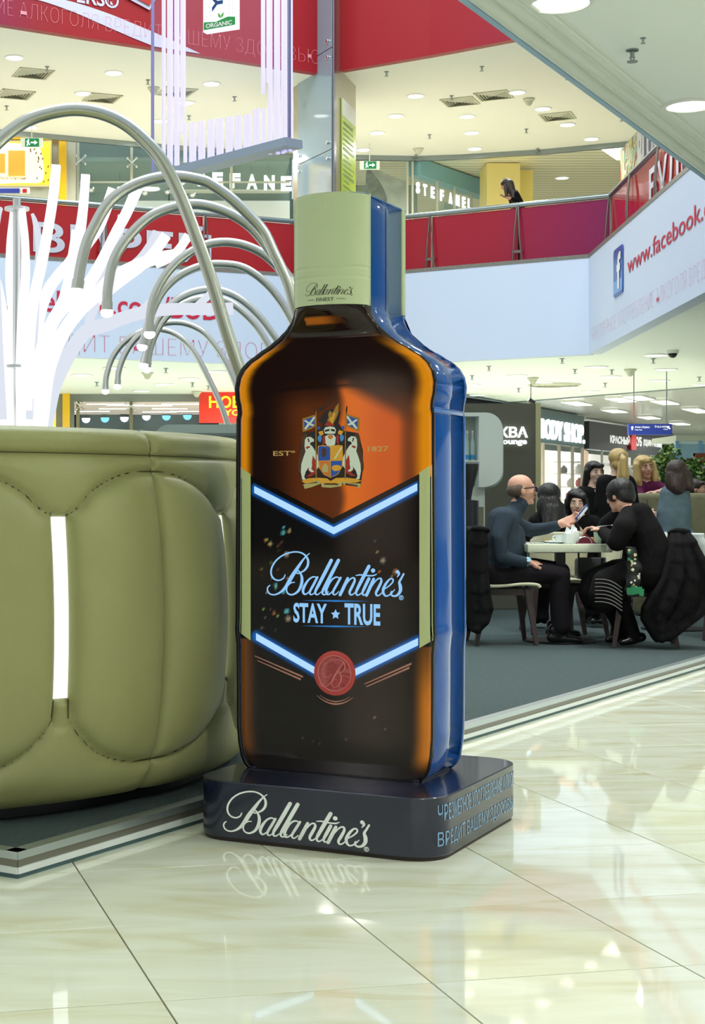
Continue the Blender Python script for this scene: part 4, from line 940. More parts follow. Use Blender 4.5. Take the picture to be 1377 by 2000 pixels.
def balustrade(name, P, Q, cuts, m, label, endpx=None):
    t = (Q-P).normalized(); n = Vector((-t.y, t.x, 0)); L = (Q-P).length
    root = empty(name, xy(P, FZ+.07), 0, label, 'balustrade'); ss = [0]+sorted(cuts)+[L]
    for a, c in zip(ss[:-1], ss[1:]):
        b = MB(); b.prism([xy(P+t*(a+.02), FZ+.06), xy(P+t*(c-.02), FZ+.06), xy(P+t*(c-.02)+n*.02, FZ+.06), xy(P+t*(a+.02)+n*.02, FZ+.06)], (0, 0, 1.10)); b.build('panel', m, root)
    for s in (ss if name == 'balustrade' else ss[1:]):
        b = MB()     # pair of bowed bars with a cross piece
        for k in (-1, 1):
            pp = [xy(P+t*(s+k*.05*w)-n*(.05+.06*o), FZ+z) for z, w, o in ((.06, 2.0, .2), (.45, 1.3, .9), (.8, .8, .7), (1.18, .3, .1))]
            b.tube(crspline([tuple(p) for p in pp], 4), .016, 6)
        b.obb(xy(P+t*(s-.1)-n*.08, FZ+.3), xy(P+t*(s+.1)-n*.08, FZ+.3), .03, .05); b.build('post', M_post, root, smooth=60)
    b = MB(); b.tube([xy(P, FZ+1.22), xy(Q, FZ+1.22)], .05, 10); b.build('handrail', M_rail, root, smooth=60)
    return root, t, n
rA, tA, nA = balustrade('balustrade', bL, bA, [along(bL, bA, -180), along(bL, bA, 200), along(bL, bA, 398)], M_redleft, 'red printed glass balustrade behind the glowing tree at left')
s0, z0 = hit(64, 480, bL, bA); s1, _ = hit(412, 480, bL, bA)
put_text('lettering', 'ВИРЕЙ', M_big, xy(bL+tA*s0-nA*.02, FZ+.22), tA, (0, 0, 1), s1-s0, .74, rA, .022)
rB, tB, nB = balustrade('balustrade.001', bA, bC, [along(bA, bC, 843), along(bA, bC, 1013)], M_redglass, 'red to purple glass balustrade below the woman upstairs')
rC, tC, nC = balustrade('balustrade.002', bC, bE, [along(bC, bE, 1236), along(bC, bE, 1292), along(bC, bE, 1350)], M_redside, 'glossy red glass balustrade above the right white banner')
s0, _ = hit(1270, 400, bC, bE); s1, _ = hit(1352, 400, bC, bE)
put_text('lettering', 'БУДЬ', M_big, xy(bC+tC*s0-nC*.02, FZ+.22), tC, (0, 0, 1), s1-s0, .74, rC, .022)
# ================================================================ glass clad column at the bend of the slab
colm = empty('column', xy(Wp(640, 400, 32.2), 0), 0, 'tall column clad in pale blue glass with steel corners', 'column')
pL, pF, pR = Wp(573, 500, 33.3), Wp(652, 500, 31.5), Wp(695, 500, 33.2)
b = MB(); b.prism([xy(p, 0) for p in (pL, pF, pR, pR+Vector((-.2, 1.2, 0)), pL+Vector((.2, 1.2, 0)))], (0, 0, 12.5)); b.build('shaft', mat('column_steel', (178, 172, 160), .25, .8), colm)
M_panel = mat('column_glass_panel', (136, 162, 182), .06, coat=.8)
tl = (pF-pL).normalized(); nl = Vector((tl.y, -tl.x, 0)); Ll = (pF-pL).length
for z0 in (2.2, 4.2, 6.2, 8.22, 10.24):
    b = MB(); b.prism([xy(pL+tl*Ll*.14+nl*.03, z0), xy(pL+tl*Ll*.97+nl*.03, z0), xy(pL+tl*Ll*.97+nl*.005, z0), xy(pL+tl*Ll*.14+nl*.005, z0)], (0, 0, 2.0)); b.build('glass_panel', M_panel, colm)
    for u in (.2, .9):
        for dz in (.15, 1.85):
            c = xy(pL+tl*Ll*u+nl*.04, z0+dz); b = MB(); b.tube([c, c+nl*.03], .035, 8); b.build('bolt', M_chrome, colm, smooth=40)
tr_ = (pR-pF).normalized(); nr = Vector((tr_.y, -tr_.x, 0)); Lr = (pR-pF).length
b = MB(); z0, z1 = 5.9, 9.35
b.prism([xy(pF+tr_*Lr*.30+nr*.03, z0), xy(pF+tr_*Lr*.93+nr*.03, z0), xy(pF+tr_*Lr*.93+nr*.005, z0), xy(pF+tr_*Lr*.30+nr*.005, z0)], (0, 0, z1-z0)); inf = b.build('info_panel', mat('info_green', (176, 204, 70), .25), colm)
b = MB(); b.prism([xy(pF+tr_*Lr*.30+nr*.032, z1-.35), xy(pF+tr_*Lr*.93+nr*.032, z1-.35), xy(pF+tr_*Lr*.93+nr*.031, z1-.35), xy(pF+tr_*Lr*.30+nr*.031, z1-.35)], (0, 0, .35)); b.build('info_header', M_white, inf)
b = MB(); rr_ = random.Random(5)
for i in range(26): z = z1-.5-i*.105; b.prism([xy(pF+tr_*Lr*.37+nr*.034, z), xy(pF+tr_*Lr*rr_.uniform(.6, .88)+nr*.034, z), xy(pF+tr_*Lr*.6+nr*.033, z), xy(pF+tr_*Lr*.37+nr*.033, z)], (0, 0, .03 if i % 5 else .06))
b.build('info_lines', mat('info_ink', (110, 140, 60), .5), inf)
b = MB(); b.prism([xy(pF+nr*.02-tr_*.05, 0), xy(pF+nr*.02+tr_*.12, 0), xy(pF+tr_*.12, 0), xy(pF-tr_*.05, 0)], (0, 0, 12.4)); b.build('corner_strip', mat('corner_steel', (150, 148, 172), .18, .9), colm)
# ================================================================ hanging light sculpture of clear rods
HY = 20.0
pa, pb = Wp(303, 332, HY+1.2), Wp(572, 303, HY-.9); pb.z = pa.z = Wp(440, 318, HY).z
hs = empty('hanging_rod_sculpture', (pa+pb)/2, 0, 'hanging light sculpture of violet white rods in a clear sheet', 'light sculpture')
M_rod = mat('rod_acrylic', (208, 200, 248), .15, emit=.62, ecol=(214, 208, 255)); M_rodd = mat('rod_acrylic_violet', (120, 88, 200), .15, emit=.35, ecol=(120, 90, 220))
th_ = (pb-pa); th_.z = 0; LH = th_.length; th_.normalize(); nh = Vector((-th_.y, th_.x, 0)); zb = pa.z
def hp(px, py): s, z = hit(px, py, pa, pb); return s, z
b = MB(); b.prism([xy(pa-nh*.12-th_*.1, zb), xy(pb-nh*.12, zb), xy(pb+nh*.16, zb), xy(pa+nh*.16-th_*.1, zb)], (0, 0, .10)); b.build('base_shelf', mat('shelf_grey', (150, 164, 186), .4), hs)
M_sheet = mat('clear_sheet', (206, 206, 250), .04, alpha=.05)
b = MB(); b.prism([xy(pa-nh*.06, zb+.11), xy(pb-nh*.06, zb+.11), xy(pb-nh*.04, zb+.11), xy(pa-nh*.04, zb+.11)], (0, 0, 2.6)); b.build('clear_sheet', M_sheet, hs)
for e in (pa, pb-th_*.02):
    b = MB(); b.prism([xy(e-nh*.07, zb+.1), xy(e+th_*.02-nh*.07, zb+.1), xy(e+th_*.02-nh*.03, zb+.1), xy(e-nh*.03, zb+.1)], (0, 0, 2.6)); b.build('sheet_edge', mat('sheet_edge', (138, 136, 176), .2, emit=.05), hs)
def rod(px, py0, py1, m, dy, w=.038):
    s, za = hp(px, py0); _, zc = hp(px, py1); p = pa+th_*s+nh*dy
    b = MB(); b.obb(xy(p, min(za, zc)), xy(p, max(za, zc)), w, w, up=th_); b.build('rod', m, hs)
for i, x in enumerate((314, 321, 328, 335, 341, 347, 353)): rod(x, -40, 322 if i < 5 else (208 if i == 6 else 260), M_rod, .05+.03*(i % 2))
for i, x in enumerate((317.5, 331, 344)): rod(x, -40, 110, M_rodd, .14, .026)
for i, x in enumerate((508, 515, 522, 530, 537, 544, 551, 558)): rod(x, -40, (182, 160, 300, 296, 300, 298, 296, 294)[i], M_rod, .05+.03*(i % 2))
for i, x in enumerate((511, 526, 541)): rod(x, -40, 130, M_rodd, .14, .026)
for i in range(18): x = 356+i*8.9; rod(x, 240-i*1.3-(8 if i > 14 else 0), 316-i*.95, M_rod, .05+.02*(i % 2), .036)
# drinks lightbox hanging in front of the red slab edge
lb = empty('hanging_lightbox', Wp(428, 30, 19), 0, 'white lit sign box with a green wave hanging at the top', 'sign')
q = [Wp(x, y, Y) for x, y, Y in ((397, 66, 19.05), (461, 59, 18.85))]; tq = (q[1]-q[0]); wq = Vector((tq.x, tq.y, 0)).length; tq = Vector((tq.x, tq.y, 0)).normalized(); nq = Vector((-tq.y, tq.x, 0)); zq = Wp(397, 70, 19.2).z
b = MB(); b.prism([xy(q[0], zq), xy(q[0]+tq*wq, zq), xy(q[0]+tq*wq+nq*.1, zq), xy(q[0]+nq*.1, zq)], (0, 0, .9)); b.build('box', mat('lightbox_white', (232, 240, 250), .3, emit=.75), lb)
b = MB(); b.add([xy(q[0]+tq*wq*u-nq*.006, zq+v) for u, v in ((.02, .02), (.98, .03), (.98, .125), (.75, .14), (.4, .1), (.02, .115))], [(0, 1, 2, 3, 4, 5)]); b.build('green_wave', mat('organic_green', (40, 140, 70), .4, emit=.3), lb)
put_text('lettering', 'ORGANIC', M_white, xy(q[0]+tq*wq*.09-nq*.012, zq+.035), tq, (0, 0, 1), wq*.8, .055, lb, .04)
put_text('lettering', 'Yo', mat('lightbox_blue', (30, 70, 130), .4), xy(q[0]+tq*wq*.62-nq*.012, zq+.22), (0, 0, 1), -tq, .34, wq*.34, lb, .03)
b = MB()
for i in range(8):
    for j in range(14):
        if 2 <= i <= 5: continue
        c = xy(q[0]+tq*wq*(.1+.115*i)-nq*.005, zq+.18+j*.05); b.add([c+tq*.006+Vector((0, 0, .006)), c-tq*.006+Vector((0, 0, .006)), c-tq*.006-Vector((0, 0, .006)), c+tq*.006-Vector((0, 0, .006))], [(0, 1, 2, 3)])
b.build('dot_pattern', mat('dot_grey', (196, 210, 220), .5), lb, clean=False)
b = MB(); 
for a_ in (60, 120): b.add([xy(q[0]+tq*wq*.55-nq*.012, zq+.13)+(tq*math.cos(math.radians(a_+w_))+Vector((0, 0, math.sin(math.radians(a_+w_)))))*r_ for r_, w_ in ((0, 0), (.04, 25), (.085, 0), (.04, -25))], [(0, 1, 2, 3)])
b.build('leaf_mark', mat('leaf_green', (90, 160, 70), .4, emit=.2), lb, clean=False)
# ================================================================ upper floor shops
def panel_box(name, px0, py0, px1, py1, Y, m, parent=None, th=.06, **kw):
    a, c = Wp(px0, py1, Y), Wp(px1, py0, Y); b = MB(); b.box((a.x, Y, a.z), (c.x, Y+th, c.z)); return b.build(name, m, parent, **kw)
M_yel = mat('yellow_frame', (232, 186, 30), .35, emit=.12); M_yel2 = mat('poster_yellow', (250, 214, 60), .4, emit=.75); M_warm = mat('poster_warm', (255, 240, 200), .4, emit=.9)
M_shopgrey = mat('shop_frame_grey', (190, 194, 180), .4)
ys = empty('lit_poster_wall', Wp(50, 380, 38.2), 0, 'yellow framed lit poster wall at the left edge upstairs', 'poster')
panel_box('wall_panel', -120, 262, 132, 420, 38.3, M_shopgrey, ys); panel_box('yellow_lintel', -120, 262, 128, 272, 38.1, M_yel, ys, .2); panel_box('yellow_jamb', 115, 262, 129, 420, 38.1, M_yel, ys, .2)
panel_box('frame', -120, 274, 101, 364, 38.1, mat('poster_frame', (222, 214, 170), .4), ys); panel_box('poster', -120, 277, 98, 360, 38.06, M_yel2, ys)
b = MB(); pts = crspline([(-120, 280), (60, 282), (78, 290), (84, 315), (86, 340), (78, 356), (40, 357), (-120, 356)], 4, True); b.prism([Wp(x, y, 38.03) for x, y in pts], (0, .02, 0)); b.build('poster_light_area', M_warm, ys)
panel_box('poster_picture', 16, 294, 49, 344, 38.0, mat('poster_ochre', (226, 178, 70), .4, emit=.5), ys, .02); panel_box('poster_picture', -30, 300, 10, 338, 38.0, mat('poster_ochre', (226, 178, 70)), ys, .02)
b = MB()
rr_ = random.Random(2)
for i in range(16): x, y = rr_.uniform(58, 96), rr_.uniform(290, 355); p = Wp(x, y, 38.0); b.add([p+Vector((.02, 0, .03)), p+Vector((-.01, 0, .02)), p+Vector((-.02, 0, -.03)), p+Vector((.01, 0, -.02))], [(0, 1, 2, 3)])
b.build('poster_specks', mat('poster_brown', (110, 70, 30), .5), ys, clean=False)
put_text('lettering', 'Маска Полнолуния', mat('poster_brown', (110, 70, 30)), Wp(-2, 352, 38.0), (1, 0, 0), (0, 0, 1), Wp(52, 0, 38).x-Wp(-2, 0, 38).x, .09, ys, .01)
sc_ = empty('shop_banner', Wp(28, 376, 37.4), 0, 'small blue and white banner just above the left handrail', 'banner')
panel_box('board', -60, 366, 58, 378, 37.4, M_white, sc_); panel_box('blue_field', -60, 368, 38, 377, 37.37, mat('banner_blue', (40, 60, 160), .4), sc_, .02); panel_box('red_mark', 44, 369, 52, 376, 37.37, M_red, sc_, .02)
panel_box('trim_7', 128, 262, 148, 420, 38.4, M_shopgrey, kind='structure')
# glass shop fronts either side of the column
gs = empty('window_1', Wp(360, 420, 39), kind='structure')
def front_glass(root, xs, Y, py0, py1, m=M_glass):
    for a, c in zip(xs[:-1], xs[1:]): panel_box('pane', a+1.2, py0, c-1.2, py1, Y, m, root, .02)
front_glass(gs, (148, 257, 330, 452, 566), 39.0, 276, 440)
for x in (152, 257, 452): panel_box('mullion', x-2.5, 276, x+2.5, 440, 38.9, M_shopgrey, gs, .1)
panel_box('transom', 150, 354, 566, 357, 38.95, M_shopgrey, gs, .05)
for x, y in ((158, 313), (258, 318), (396, 340)):
    for sx in (-1, 1):
        for sy in (-1, 1):
            c = Wp(x, y, 38.8); e = c+Vector((.11*sx, -.05, .10*sy)); b = MB(); b.tube([c, e], .014, 6); b.sphere(e, .035, 8, 6); b.build('glass_clamp', M_chrome, gs, smooth=60)
panel_box('wall_shop_left', 140, 270, 570, 450, 43.0, mat('shop_inner_green'), kind='structure', th=.1)
b = MB(); a, c = Wp(140, 276, 39.05), Wp(566, 276, 39.05); b.box((a.x, 39.1, 9.6), (c.x, 43, 9.7)); b.build('ceiling.004', mat('shop_ceiling_grey', (112, 138, 132), .6), kind='structure')
panel_box('wall_shop_band', 250, 392, 566, 440, 42.8, mat('shop_band_white', (220, 226, 222), .5, emit=.25), kind='structure', th=.1)
MBALL = []
for x, y in ((178, 370), (234, 371), (283, 376), (327, 374), (376, 380)):
    p = Wp(x, y, 40.5); g_ = empty('mirror_ball', p, 0, 'small hanging mirror ball in the upper glass shop', 'ornament', 'mirror balls in the upper shop')
    b = MB(); b.sphere((0, 0, 0), .085, 14, 9); b.build('ball', M_chrome, g_, local=True); b = MB(); b.tube([(0, 0, .08), (0, 0, 9.6-p.z)], .008, 5); b.build('cord', M_rail, g_, local=True); MBALL.append(g_)
number_off(MBALL, 'small mirror ball hanging in the upper glass shop, %s from the left')
M_sign = glow('sign_white', (246, 255, 255), 1.5)
sg = empty('shop_sign', Wp(460, 372, 39.6), 0, 'row of glowing white hanging letters left of the column', 'sign')
for ch, x in zip('STEFANEL', (352, 388, 424, 458, 491, 525, 558, 592)):
    a = Wp(x-9.5, 0, 39.6); put_text('letter', ch, M_sign, (a.x, 39.6, Wp(0, 366+(x-424)*.055, 39.6).z), (1, 0, 0), (0, 0, 1), .27, .37, sg, .06, depth=.04)
    b = MB(); p = Wp(x, 338, 39.6); b.tube([p, (p.x, 39.6, 9.62)], .006, 4); b.build('wire', M_rail, sg)
panel_box('ledge', 330, 370, 566, 373, 39.7, M_shopgrey, sg, .3)
# right glass shop, running away from the viewer
g2 = empty('window_2', Wp(800, 420, 40), kind='structure'); front_glass(g2, (697, 798, 818), 40.0, 306, 440)
for x in (796, 806): panel_box('mullion', x-2, 306, x+2, 440, 39.95, M_shopgrey, g2, .1)
R0, R1 = Wp(818, 400, 40.0), Wp(952, 400, 43.0)
tR = (R1-R0); tR.z = 0; LR = tR.length; tR.normalize(); nR = Vector((-tR.y, tR.x, 0))
for i in range(4):
    a, c = LR*i/4+.03, LR*(i+1)/4-.03; b = MB(); b.prism([xy(R0+tR*a, 5.8), xy(R0+tR*c, 5.8), xy(R0+tR*c+nR*.03, 5.8), xy(R0+tR*a+nR*.03, 5.8)], (0, 0, 3.7)); b.build('pane', M_glass, g2)
    b = MB(); b.tube([xy(R0+tR*LR*(i+1)/4, 5.8), xy(R0+tR*LR*(i+1)/4, 9.45)], .04, 8); b.build('mullion', M_shopgrey, g2, smooth=60)
b = MB(); b.prism([xy(R0-nR*.05, 9.45), xy(R1-nR*.05, 9.45), xy(R1+nR*.3, 9.45), xy(R0+nR*.3, 9.45)], (0, 0, .42)); b.build('beam', mat('beam_blue', (124, 176, 190), .4), g2)
b = MB(); b.prism([xy(R0+tR*3+nR*.9, 5.74), xy(R1+nR*.9, 5.74), xy(R1+nR*1.0, 5.74), xy(R0+tR*3+nR*1.0, 5.74)], (0, 0, 3.6)); b.build('wall_shop_right', mat('shop_inner_pale', (172, 190, 182), .6), kind='structure')
s2 = empty('shop_sign.001', xy(R0, 8.0), 0, 'row of glowing white letters on the receding upper shop front', 'sign')
for ch, x in zip('STEFANEL', (815, 829, 844, 862, 879, 893, 905, 916)):
    s_, _ = hit(x-3, 0, R0-nR*.1, R1-nR*.1); put_text('letter', ch, M_sign, xy(R0+tR*s_-nR*.1, 8.93), tR, (0, 0, 1), .17, .29, s2, .04, depth=.03)
mu = empty('photo_mural', Wp(750, 420, 41), 0, 'grey photo mural with dark texture inside the right upper shop', 'mural')
b = MB(); b.prism([Wp(x, y, 40.6) for x, y in ((715, 323), (793, 355), (793, 418), (715, 418))], (0, .05, 0)); b.build('mural_sheet', mat('mural_grey', (160, 166, 156), .6, noise=.25, nscale=3), mu)
b = MB(); b.prism([Wp(x, y, 40.55) for x, y in crspline([(717, 332), (734, 345), (750, 370), (756, 395), (748, 410), (718, 415)], 4, True)], (0, .03, 0)); b.build('mural_dark', mat('mural_dark', (92, 98, 90), .7, noise=.5, nscale=10), mu)
panel_box('wall_shop_dark', 690, 300, 815, 440, 43.5, mat('shop_dark_grey', (120, 130, 120), .7), kind='structure', th=.1)
# yellow pier and bits at right upstairs
yp = empty('yellow_pier', Wp(990, 420, 41), 0, 'pale yellow square pier behind the woman upstairs', 'pier')
a, c = Wp(951, 0, 40.6), Wp(1016, 0, 40.6); b = MB(); b.box((a.x, 40.6, 5.74), (c.x, 41.6, 9.88)); b.build('pier_shaft', mat('pier_yellow', (236, 218, 140), .6), yp)
panel_box('pier_lining', 1012, 332, 1041, 420, 41.3, mat('pier_yellow2', (242, 222, 132), .6), yp, .1)
cl = empty('ceiling_light_panel', Wp(1190, 298, 41), 0, 'slanted white light panel in the upper slatted ceiling', 'ceiling light')
b = MB(); b.prism([G(x, y, 9.87) for x, y in ((1170, 289), (1212, 287), (1226, 312), (1205, 313))], (0, 0, .03)); b.build('diffuser', M_lamp, cl)
d3 = copy_tree(d0, G(1098, 347, 9.9), 'small round light in the far upper slatted ceiling'); d3['group'] = 'lights far upstairs'
# shop corner with coloured picture and black sign at right
ks_ = empty('shop_sign.002', Wp(1250, 400, 34), 0, 'black sign with white letters above the right red balustrade', 'sign')
K0, K1 = Wp(1247, 300, 34.5), Wp(1330, 300, 27.5)
tK = (K1-K0); tK.z = 0; tK.normalize(); nK = Vector((-tK.y, tK.x, 0)); zt = Wp(0, 243, 34.5).z
b = MB(); b.prism([xy(K0, 5.8), xy(K1, 5.8), xy(K1+nK*.2, 5.8), xy(K0+nK*.2, 5.8)], (0, 0, zt-5.8)); b.build('sign_board', M_black, ks_)
s_, z_ = hit(1254, 345, K0, K1); s1_, _ = hit(1318, 345, K0, K1); put_text('lettering', 'BLUCH', M_big, xy(K0+tK*s_-nK*.05, 7.75), tK, (0, 0, 1), s1_-s_, zt-.25-7.75, ks_, .05, depth=.05)
pc = empty('painted_panel', Wp(1228, 380, 35), 0, 'colourful camouflage painted panel beside the black sign', 'panel')
b = MB(); b.prism([xy(Wp(1211, 0, 36.4), 5.8), xy(K0-nK*.03, 5.8), xy(K0+Vector((0, .1, 0)), 5.8), xy(Wp(1211, 0, 36.5), 5.8)], (0, 0, zt-5.95))
M_camo = bpy.data.materials.new('camouflage'); M_camo.use_nodes = True; nt = M_camo.node_tree; n_ = nt.nodes.new('ShaderNodeTexNoise'); n_.inputs['Scale'].default_value = 1.6; n_.inputs['Distortion'].default_value = 2.2; n_.inputs['Detail'].default_value = 0
cr = nt.nodes.new('ShaderNodeValToRGB'); cr.color_ramp.interpolation = 'CONSTANT'; cr.color_ramp.elements[0].color = lin((150, 60, 60)); cr.color_ramp.elements[1].position = .38; cr.color_ramp.elements[1].color = lin((120, 190, 175))
for p_, c_ in ((.45, (130, 125, 95)), (.5, (205, 200, 190)), (.56, (200, 200, 60)), (.6, (120, 140, 120)), (.66, (190, 190, 185))): e_ = cr.color_ramp.elements.new(p_); e_.color = lin(c_)
ge = nt.nodes.new('ShaderNodeNewGeometry'); nt.links.new(ge.outputs['Position'], n_.inputs['Vector']); nt.links.new(n_.outputs['Fac'], cr.inputs[0]); nt.links.new(cr.outputs[0], nt.nodes['Principled BSDF'].inputs['Base Color'])
b.build('painted_board', M_camo, pc)
# exit signs
def exit_sign(px, py, Y, ztop, lab, s=1.0):
    c = Wp(px, py, Y); o = empty('exit_sign', c, 0, lab, 'exit sign', 'hanging exit signs')
    b = MB(); b.box((-.24*s, -.03, -.1*s), (.24*s, .03, .1*s)); b.build('case', mat('exit_case', (226, 236, 228), .4, emit=.3), o, local=True)
    b = MB(); b.box((-.14*s, -.036, -.09*s), (.16*s, -.03, .09*s)); b.build('green_field', mat('exit_green', (20, 130, 80), .4, emit=.35), o, local=True)
    b = MB(); b.prism([(x*s, -.042, z*s) for x, z in ((-.02, -.015), (.06, -.015), (.06, -.05), (.13, 0), (.06, .05), (.06, .015), (-.02, .015))], (0, .004, 0)); b.build('arrow', M_sign, o, local=True)
    b = MB(); b.prism([(x*s, -.042, z*s) for x, z in ((-.11, -.07), (-.08, -.07), (-.075, -.02), (-.045, -.06), (-.03, -.05), (-.055, 0), (-.06, .03), (-.05, .07), (-.08, .075), (-.085, .04), (-.12, .02), (-.09, 0))], (0, .004, 0)); b.build('running_figure', M_sign, o, local=True)
    b = MB(); b.tube([(0, 0, .1*s), (0, 0, ztop-c.z)], .015, 6); b.build('stem', M_white, o, local=True)
exit_sign(62, 279, 36.0, C2Z, 'green exit sign hanging in front of the yellow poster', 1.05); exit_sign(722, 323, 38.5, C2Z, 'green exit sign hanging right of the column')
# ================================================================ ground floor shops beyond the booth (left)
lp = empty('lit_poster_wall.001', Wp(90, 850, 41), 0, 'small yellow lit portrait poster beside a yellow jamb downstairs', 'poster')
panel_box('wall_panel', -60, 762, 145, 1090, 41.0, mat('shop_grey_blue', (128, 140, 142), .5), lp); panel_box('yellow_jamb', 122, 766, 136, 1090, 40.8, M_yel, lp, .2); panel_box('yellow_lintel', -60, 762, 136, 767, 40.8, M_yel, lp, .2)
panel_box('frame', 40, 777, 109, 900, 40.9, M_yel2, lp); panel_box('portrait', 44, 786, 102, 900, 40.86, mat('portrait_gold', (250, 226, 120), .4, emit=.7), lp, .03)
b = MB(); b.prism([Wp(x, y, 40.82) for x, y in crspline([(82, 790), (94, 800), (97, 825), (90, 850), (76, 850), (69, 825), (72, 800)], 4, True)], (0, .02, 0)); b.build('portrait_hair', mat('portrait_hair', (236, 190, 40), .4, emit=.5), lp)
b = MB(); b.prism([Wp(x, y, 40.8) for x, y in crspline([(83, 798), (90, 808), (88, 824), (82, 832), (76, 824), (75, 808)], 4, True)], (0, .01, 0)); b.build('portrait_face', M_warm, lp)
wl = empty('window_3', Wp(270, 900, 41), kind='structure'); panel_box('lintel', 145, 764, 392, 784, 41.0, mat('lintel_grey', (134, 140, 136), .5), wl, .2)
front_glass(wl, (150, 256, 390), 41.1, 784, 1090)
for x in (152, 256): panel_box('mullion', x-3.2, 784, x+3.2, 1090, 40.95, mat('mullion_bronze', (132, 126, 98), .4, .4), wl, .1)
for x, y in ((163, 793), (262, 794)):
    for sx in (-1, 1):
        for sy in (-1, 1):
            c = Wp(x-6, y, 40.85); e = c+Vector((.1*sx, -.05, .09*sy)); b = MB(); b.tube([c, e], .014, 6); b.sphere(e, .035, 8, 6); b.build('glass_clamp', M_chrome, wl, smooth=60)
b = MB(); a, c = Wp(148, 0, 41.2), Wp(392, 0, 41.2); b.box((a.x-.4, 41.3, 3.84), (c.x+.6, 47.8, 3.9)); b.build('ceiling.005', mat('shop_pink_ceiling', (246, 226, 214), .6, emit=.35), kind='structure')  # ceiling given a glow of its own to brighten the shop
b = MB(); b.box((a.x-1, 47.6, 0), (c.x+1.5, 47.8, 3.84)); b.build('wall_shop_night', mat('shop_night_blue', (34, 50, 72), .4), kind='structure')
STA = []
for k, (x, y) in enumerate(((205, 790), (228, 799), (300, 793), (332, 799), (352, 790), (312, 805), (246, 792), (180, 804), (366, 804))):
    p = G(x, y, 3.81); o = empty('strip_light', p, 0, 'slim white ceiling strip inside the ground floor glass shop', 'ceiling light', 'strips in the ground floor shop'); b = MB(); b.box((-.5, -.06, 0), (.5, .06, .02)); b.build('tube_cover', M_lamp, o, local=True); b = MB(); b.box((-.53, -.08, .012), (.53, .08, .03)); b.build('tray', M_white, o, local=True); STA.append(o)
number_off(STA, 'slim ceiling strip inside the ground floor glass shop, %s from the left')
for k, (x, y, cn) in enumerate(((168, 818, 'w'), (205, 817, 'b'), (243, 816, 'w'), (286, 813, 'w'), (325, 813, 'b'), (366, 812, 'b'))):
    p = Wp(x, y, 47.45); o = empty('spot_lamp', p, 0, '%s spot lamp on the dark shop wall, %s of six from the left' % ('bluish' if cn == 'b' else 'white', ordinal(k)), 'lamp', 'spots on the dark shop wall')
    b = MB(); b.sphere((0, 0, 0), .13, 10, 7); b.build('lens', glow('spot_blue', (120, 205, 245), 1.6) if cn == 'b' else glow('spot_white', (235, 245, 255), 1.8), o, local=True, smooth=180); b = MB(); b.lathe([(.15, .02), (.15, .10), (.05, .13)], n=10); b.obb((0, 0, .1), (0, .16, .1), .04, .04); b.build('can', M_dark, o, local=True)
rs_ = empty('shop_sign.003', Wp(430, 826, 40), 0, 'red shop sign with yellow capitals behind the bottle shoulder', 'sign'); panel_box('sign_board', 389, 766, 560, 826, 40.3, mat('sign_red', (216, 52, 36), .4, emit=.25), rs_, .12)
M_yl = mat('yellow_letters', (255, 214, 50), .4, emit=.6); x0 = Wp(408, 0, 40.2).x; put_text('lettering', 'НОВАЯ', M_yl, (x0, 40.25, Wp(0, 797, 40.25).z), (1, 0, 0), (0, 0, 1), Wp(512, 0, 40.25).x-x0, .31, rs_, .03); x0 = Wp(437, 0, 40.2).x; put_text('lettering', 'YOU', M_yl, (x0, 40.25, Wp(0, 812, 40.25).z), (1, 0, 0), (0, 0, 1), Wp(486, 0, 40.25).x-x0, .16, rs_, .03)
# grey counter behind the booth
ct = empty('bar_counter', Wp(400, 985, 13.5).xyz*1, 0, 'grey counter with a rounded top corner behind the booth', 'counter'); ct.location.z = PT
a, c = Wp(302, 0, 13.5), Wp(640, 0, 13.5); zt_ = Wp(0, 829, 13.5).z
b = MB(); b.prism([(x, 13.5, z) for x, z in [(a.x, PT), (a.x, zt_-.12)]+[(a.x+.12-.12*math.cos(math.radians(9*i)), zt_-.12+.12*math.sin(math.radians(9*i))) for i in range(1, 11)]+[(c.x, zt_), (c.x, PT)]], (0, .7, 0)); b.build('counter_body', mat('counter_grey', (168, 184, 178), .4), ct, smooth=40)
b = MB(); b.box((a.x+.12, 13.46, zt_-.10), (c.x, 13.5, zt_-.075)); b.build('counter_groove', mat('counter_groove', (110, 124, 120), .5), ct)
# ================================================================ ground floor shops in the far street (right)
bs = empty('shop_sign.004', xy(G(1058, 803, 3.9), 2.9), 0, 'dark teal shop fascia with tall glowing white letters', 'sign')
B0, B1 = G(1040, 800, 3.9), G(1141, 818, 3.9); tB_ = (B1-B0); tB_.z = 0; LB = tB_.length; tB_.normalize(); nB_ = Vector((-tB_.y, tB_.x, 0))
b = MB(); b.prism([xy(B0-tB_*6, 2.98), xy(B1, 2.98), xy(B1+nB_*.3, 2.98), xy(B0-tB_*6+nB_*.3, 2.98)], (0, 0, 1.0)); b.build('sign_board', mat('fascia_teal', (58, 92, 92), .4), bs)
s_, _ = hit(1050, 860, B0, B1); s1_, _ = hit(1136, 860, B0, B1); put_text('lettering', 'BODY SHOP.', M_sign, xy(B0+tB_*s_-nB_*.06, 3.08), tB_, (0, 0, 1), s1_-s_, .6, bs, .02, depth=.06)
sf = empty('window_4', xy(B0, 0), kind='structure'); M_shopwhite = mat('shop_bright', (250, 246, 236), .5, emit=.55)  # back walls glow to brighten the shops, in place of lamps inside
b = MB(); b.prism([xy(B0-tB_*6+nB_*1.6, 0), xy(B1+nB_*1.6, 0), xy(B1+nB_*1.7, 0), xy(B0-tB_*6+nB_*1.7, 0)], (0, 0, 3.0)); b.build('bright_backwall', M_shopwhite, sf)
def onB(px, P=None, Q=None): s, _ = hit(px, 900, P or B0, Q or B1); return s
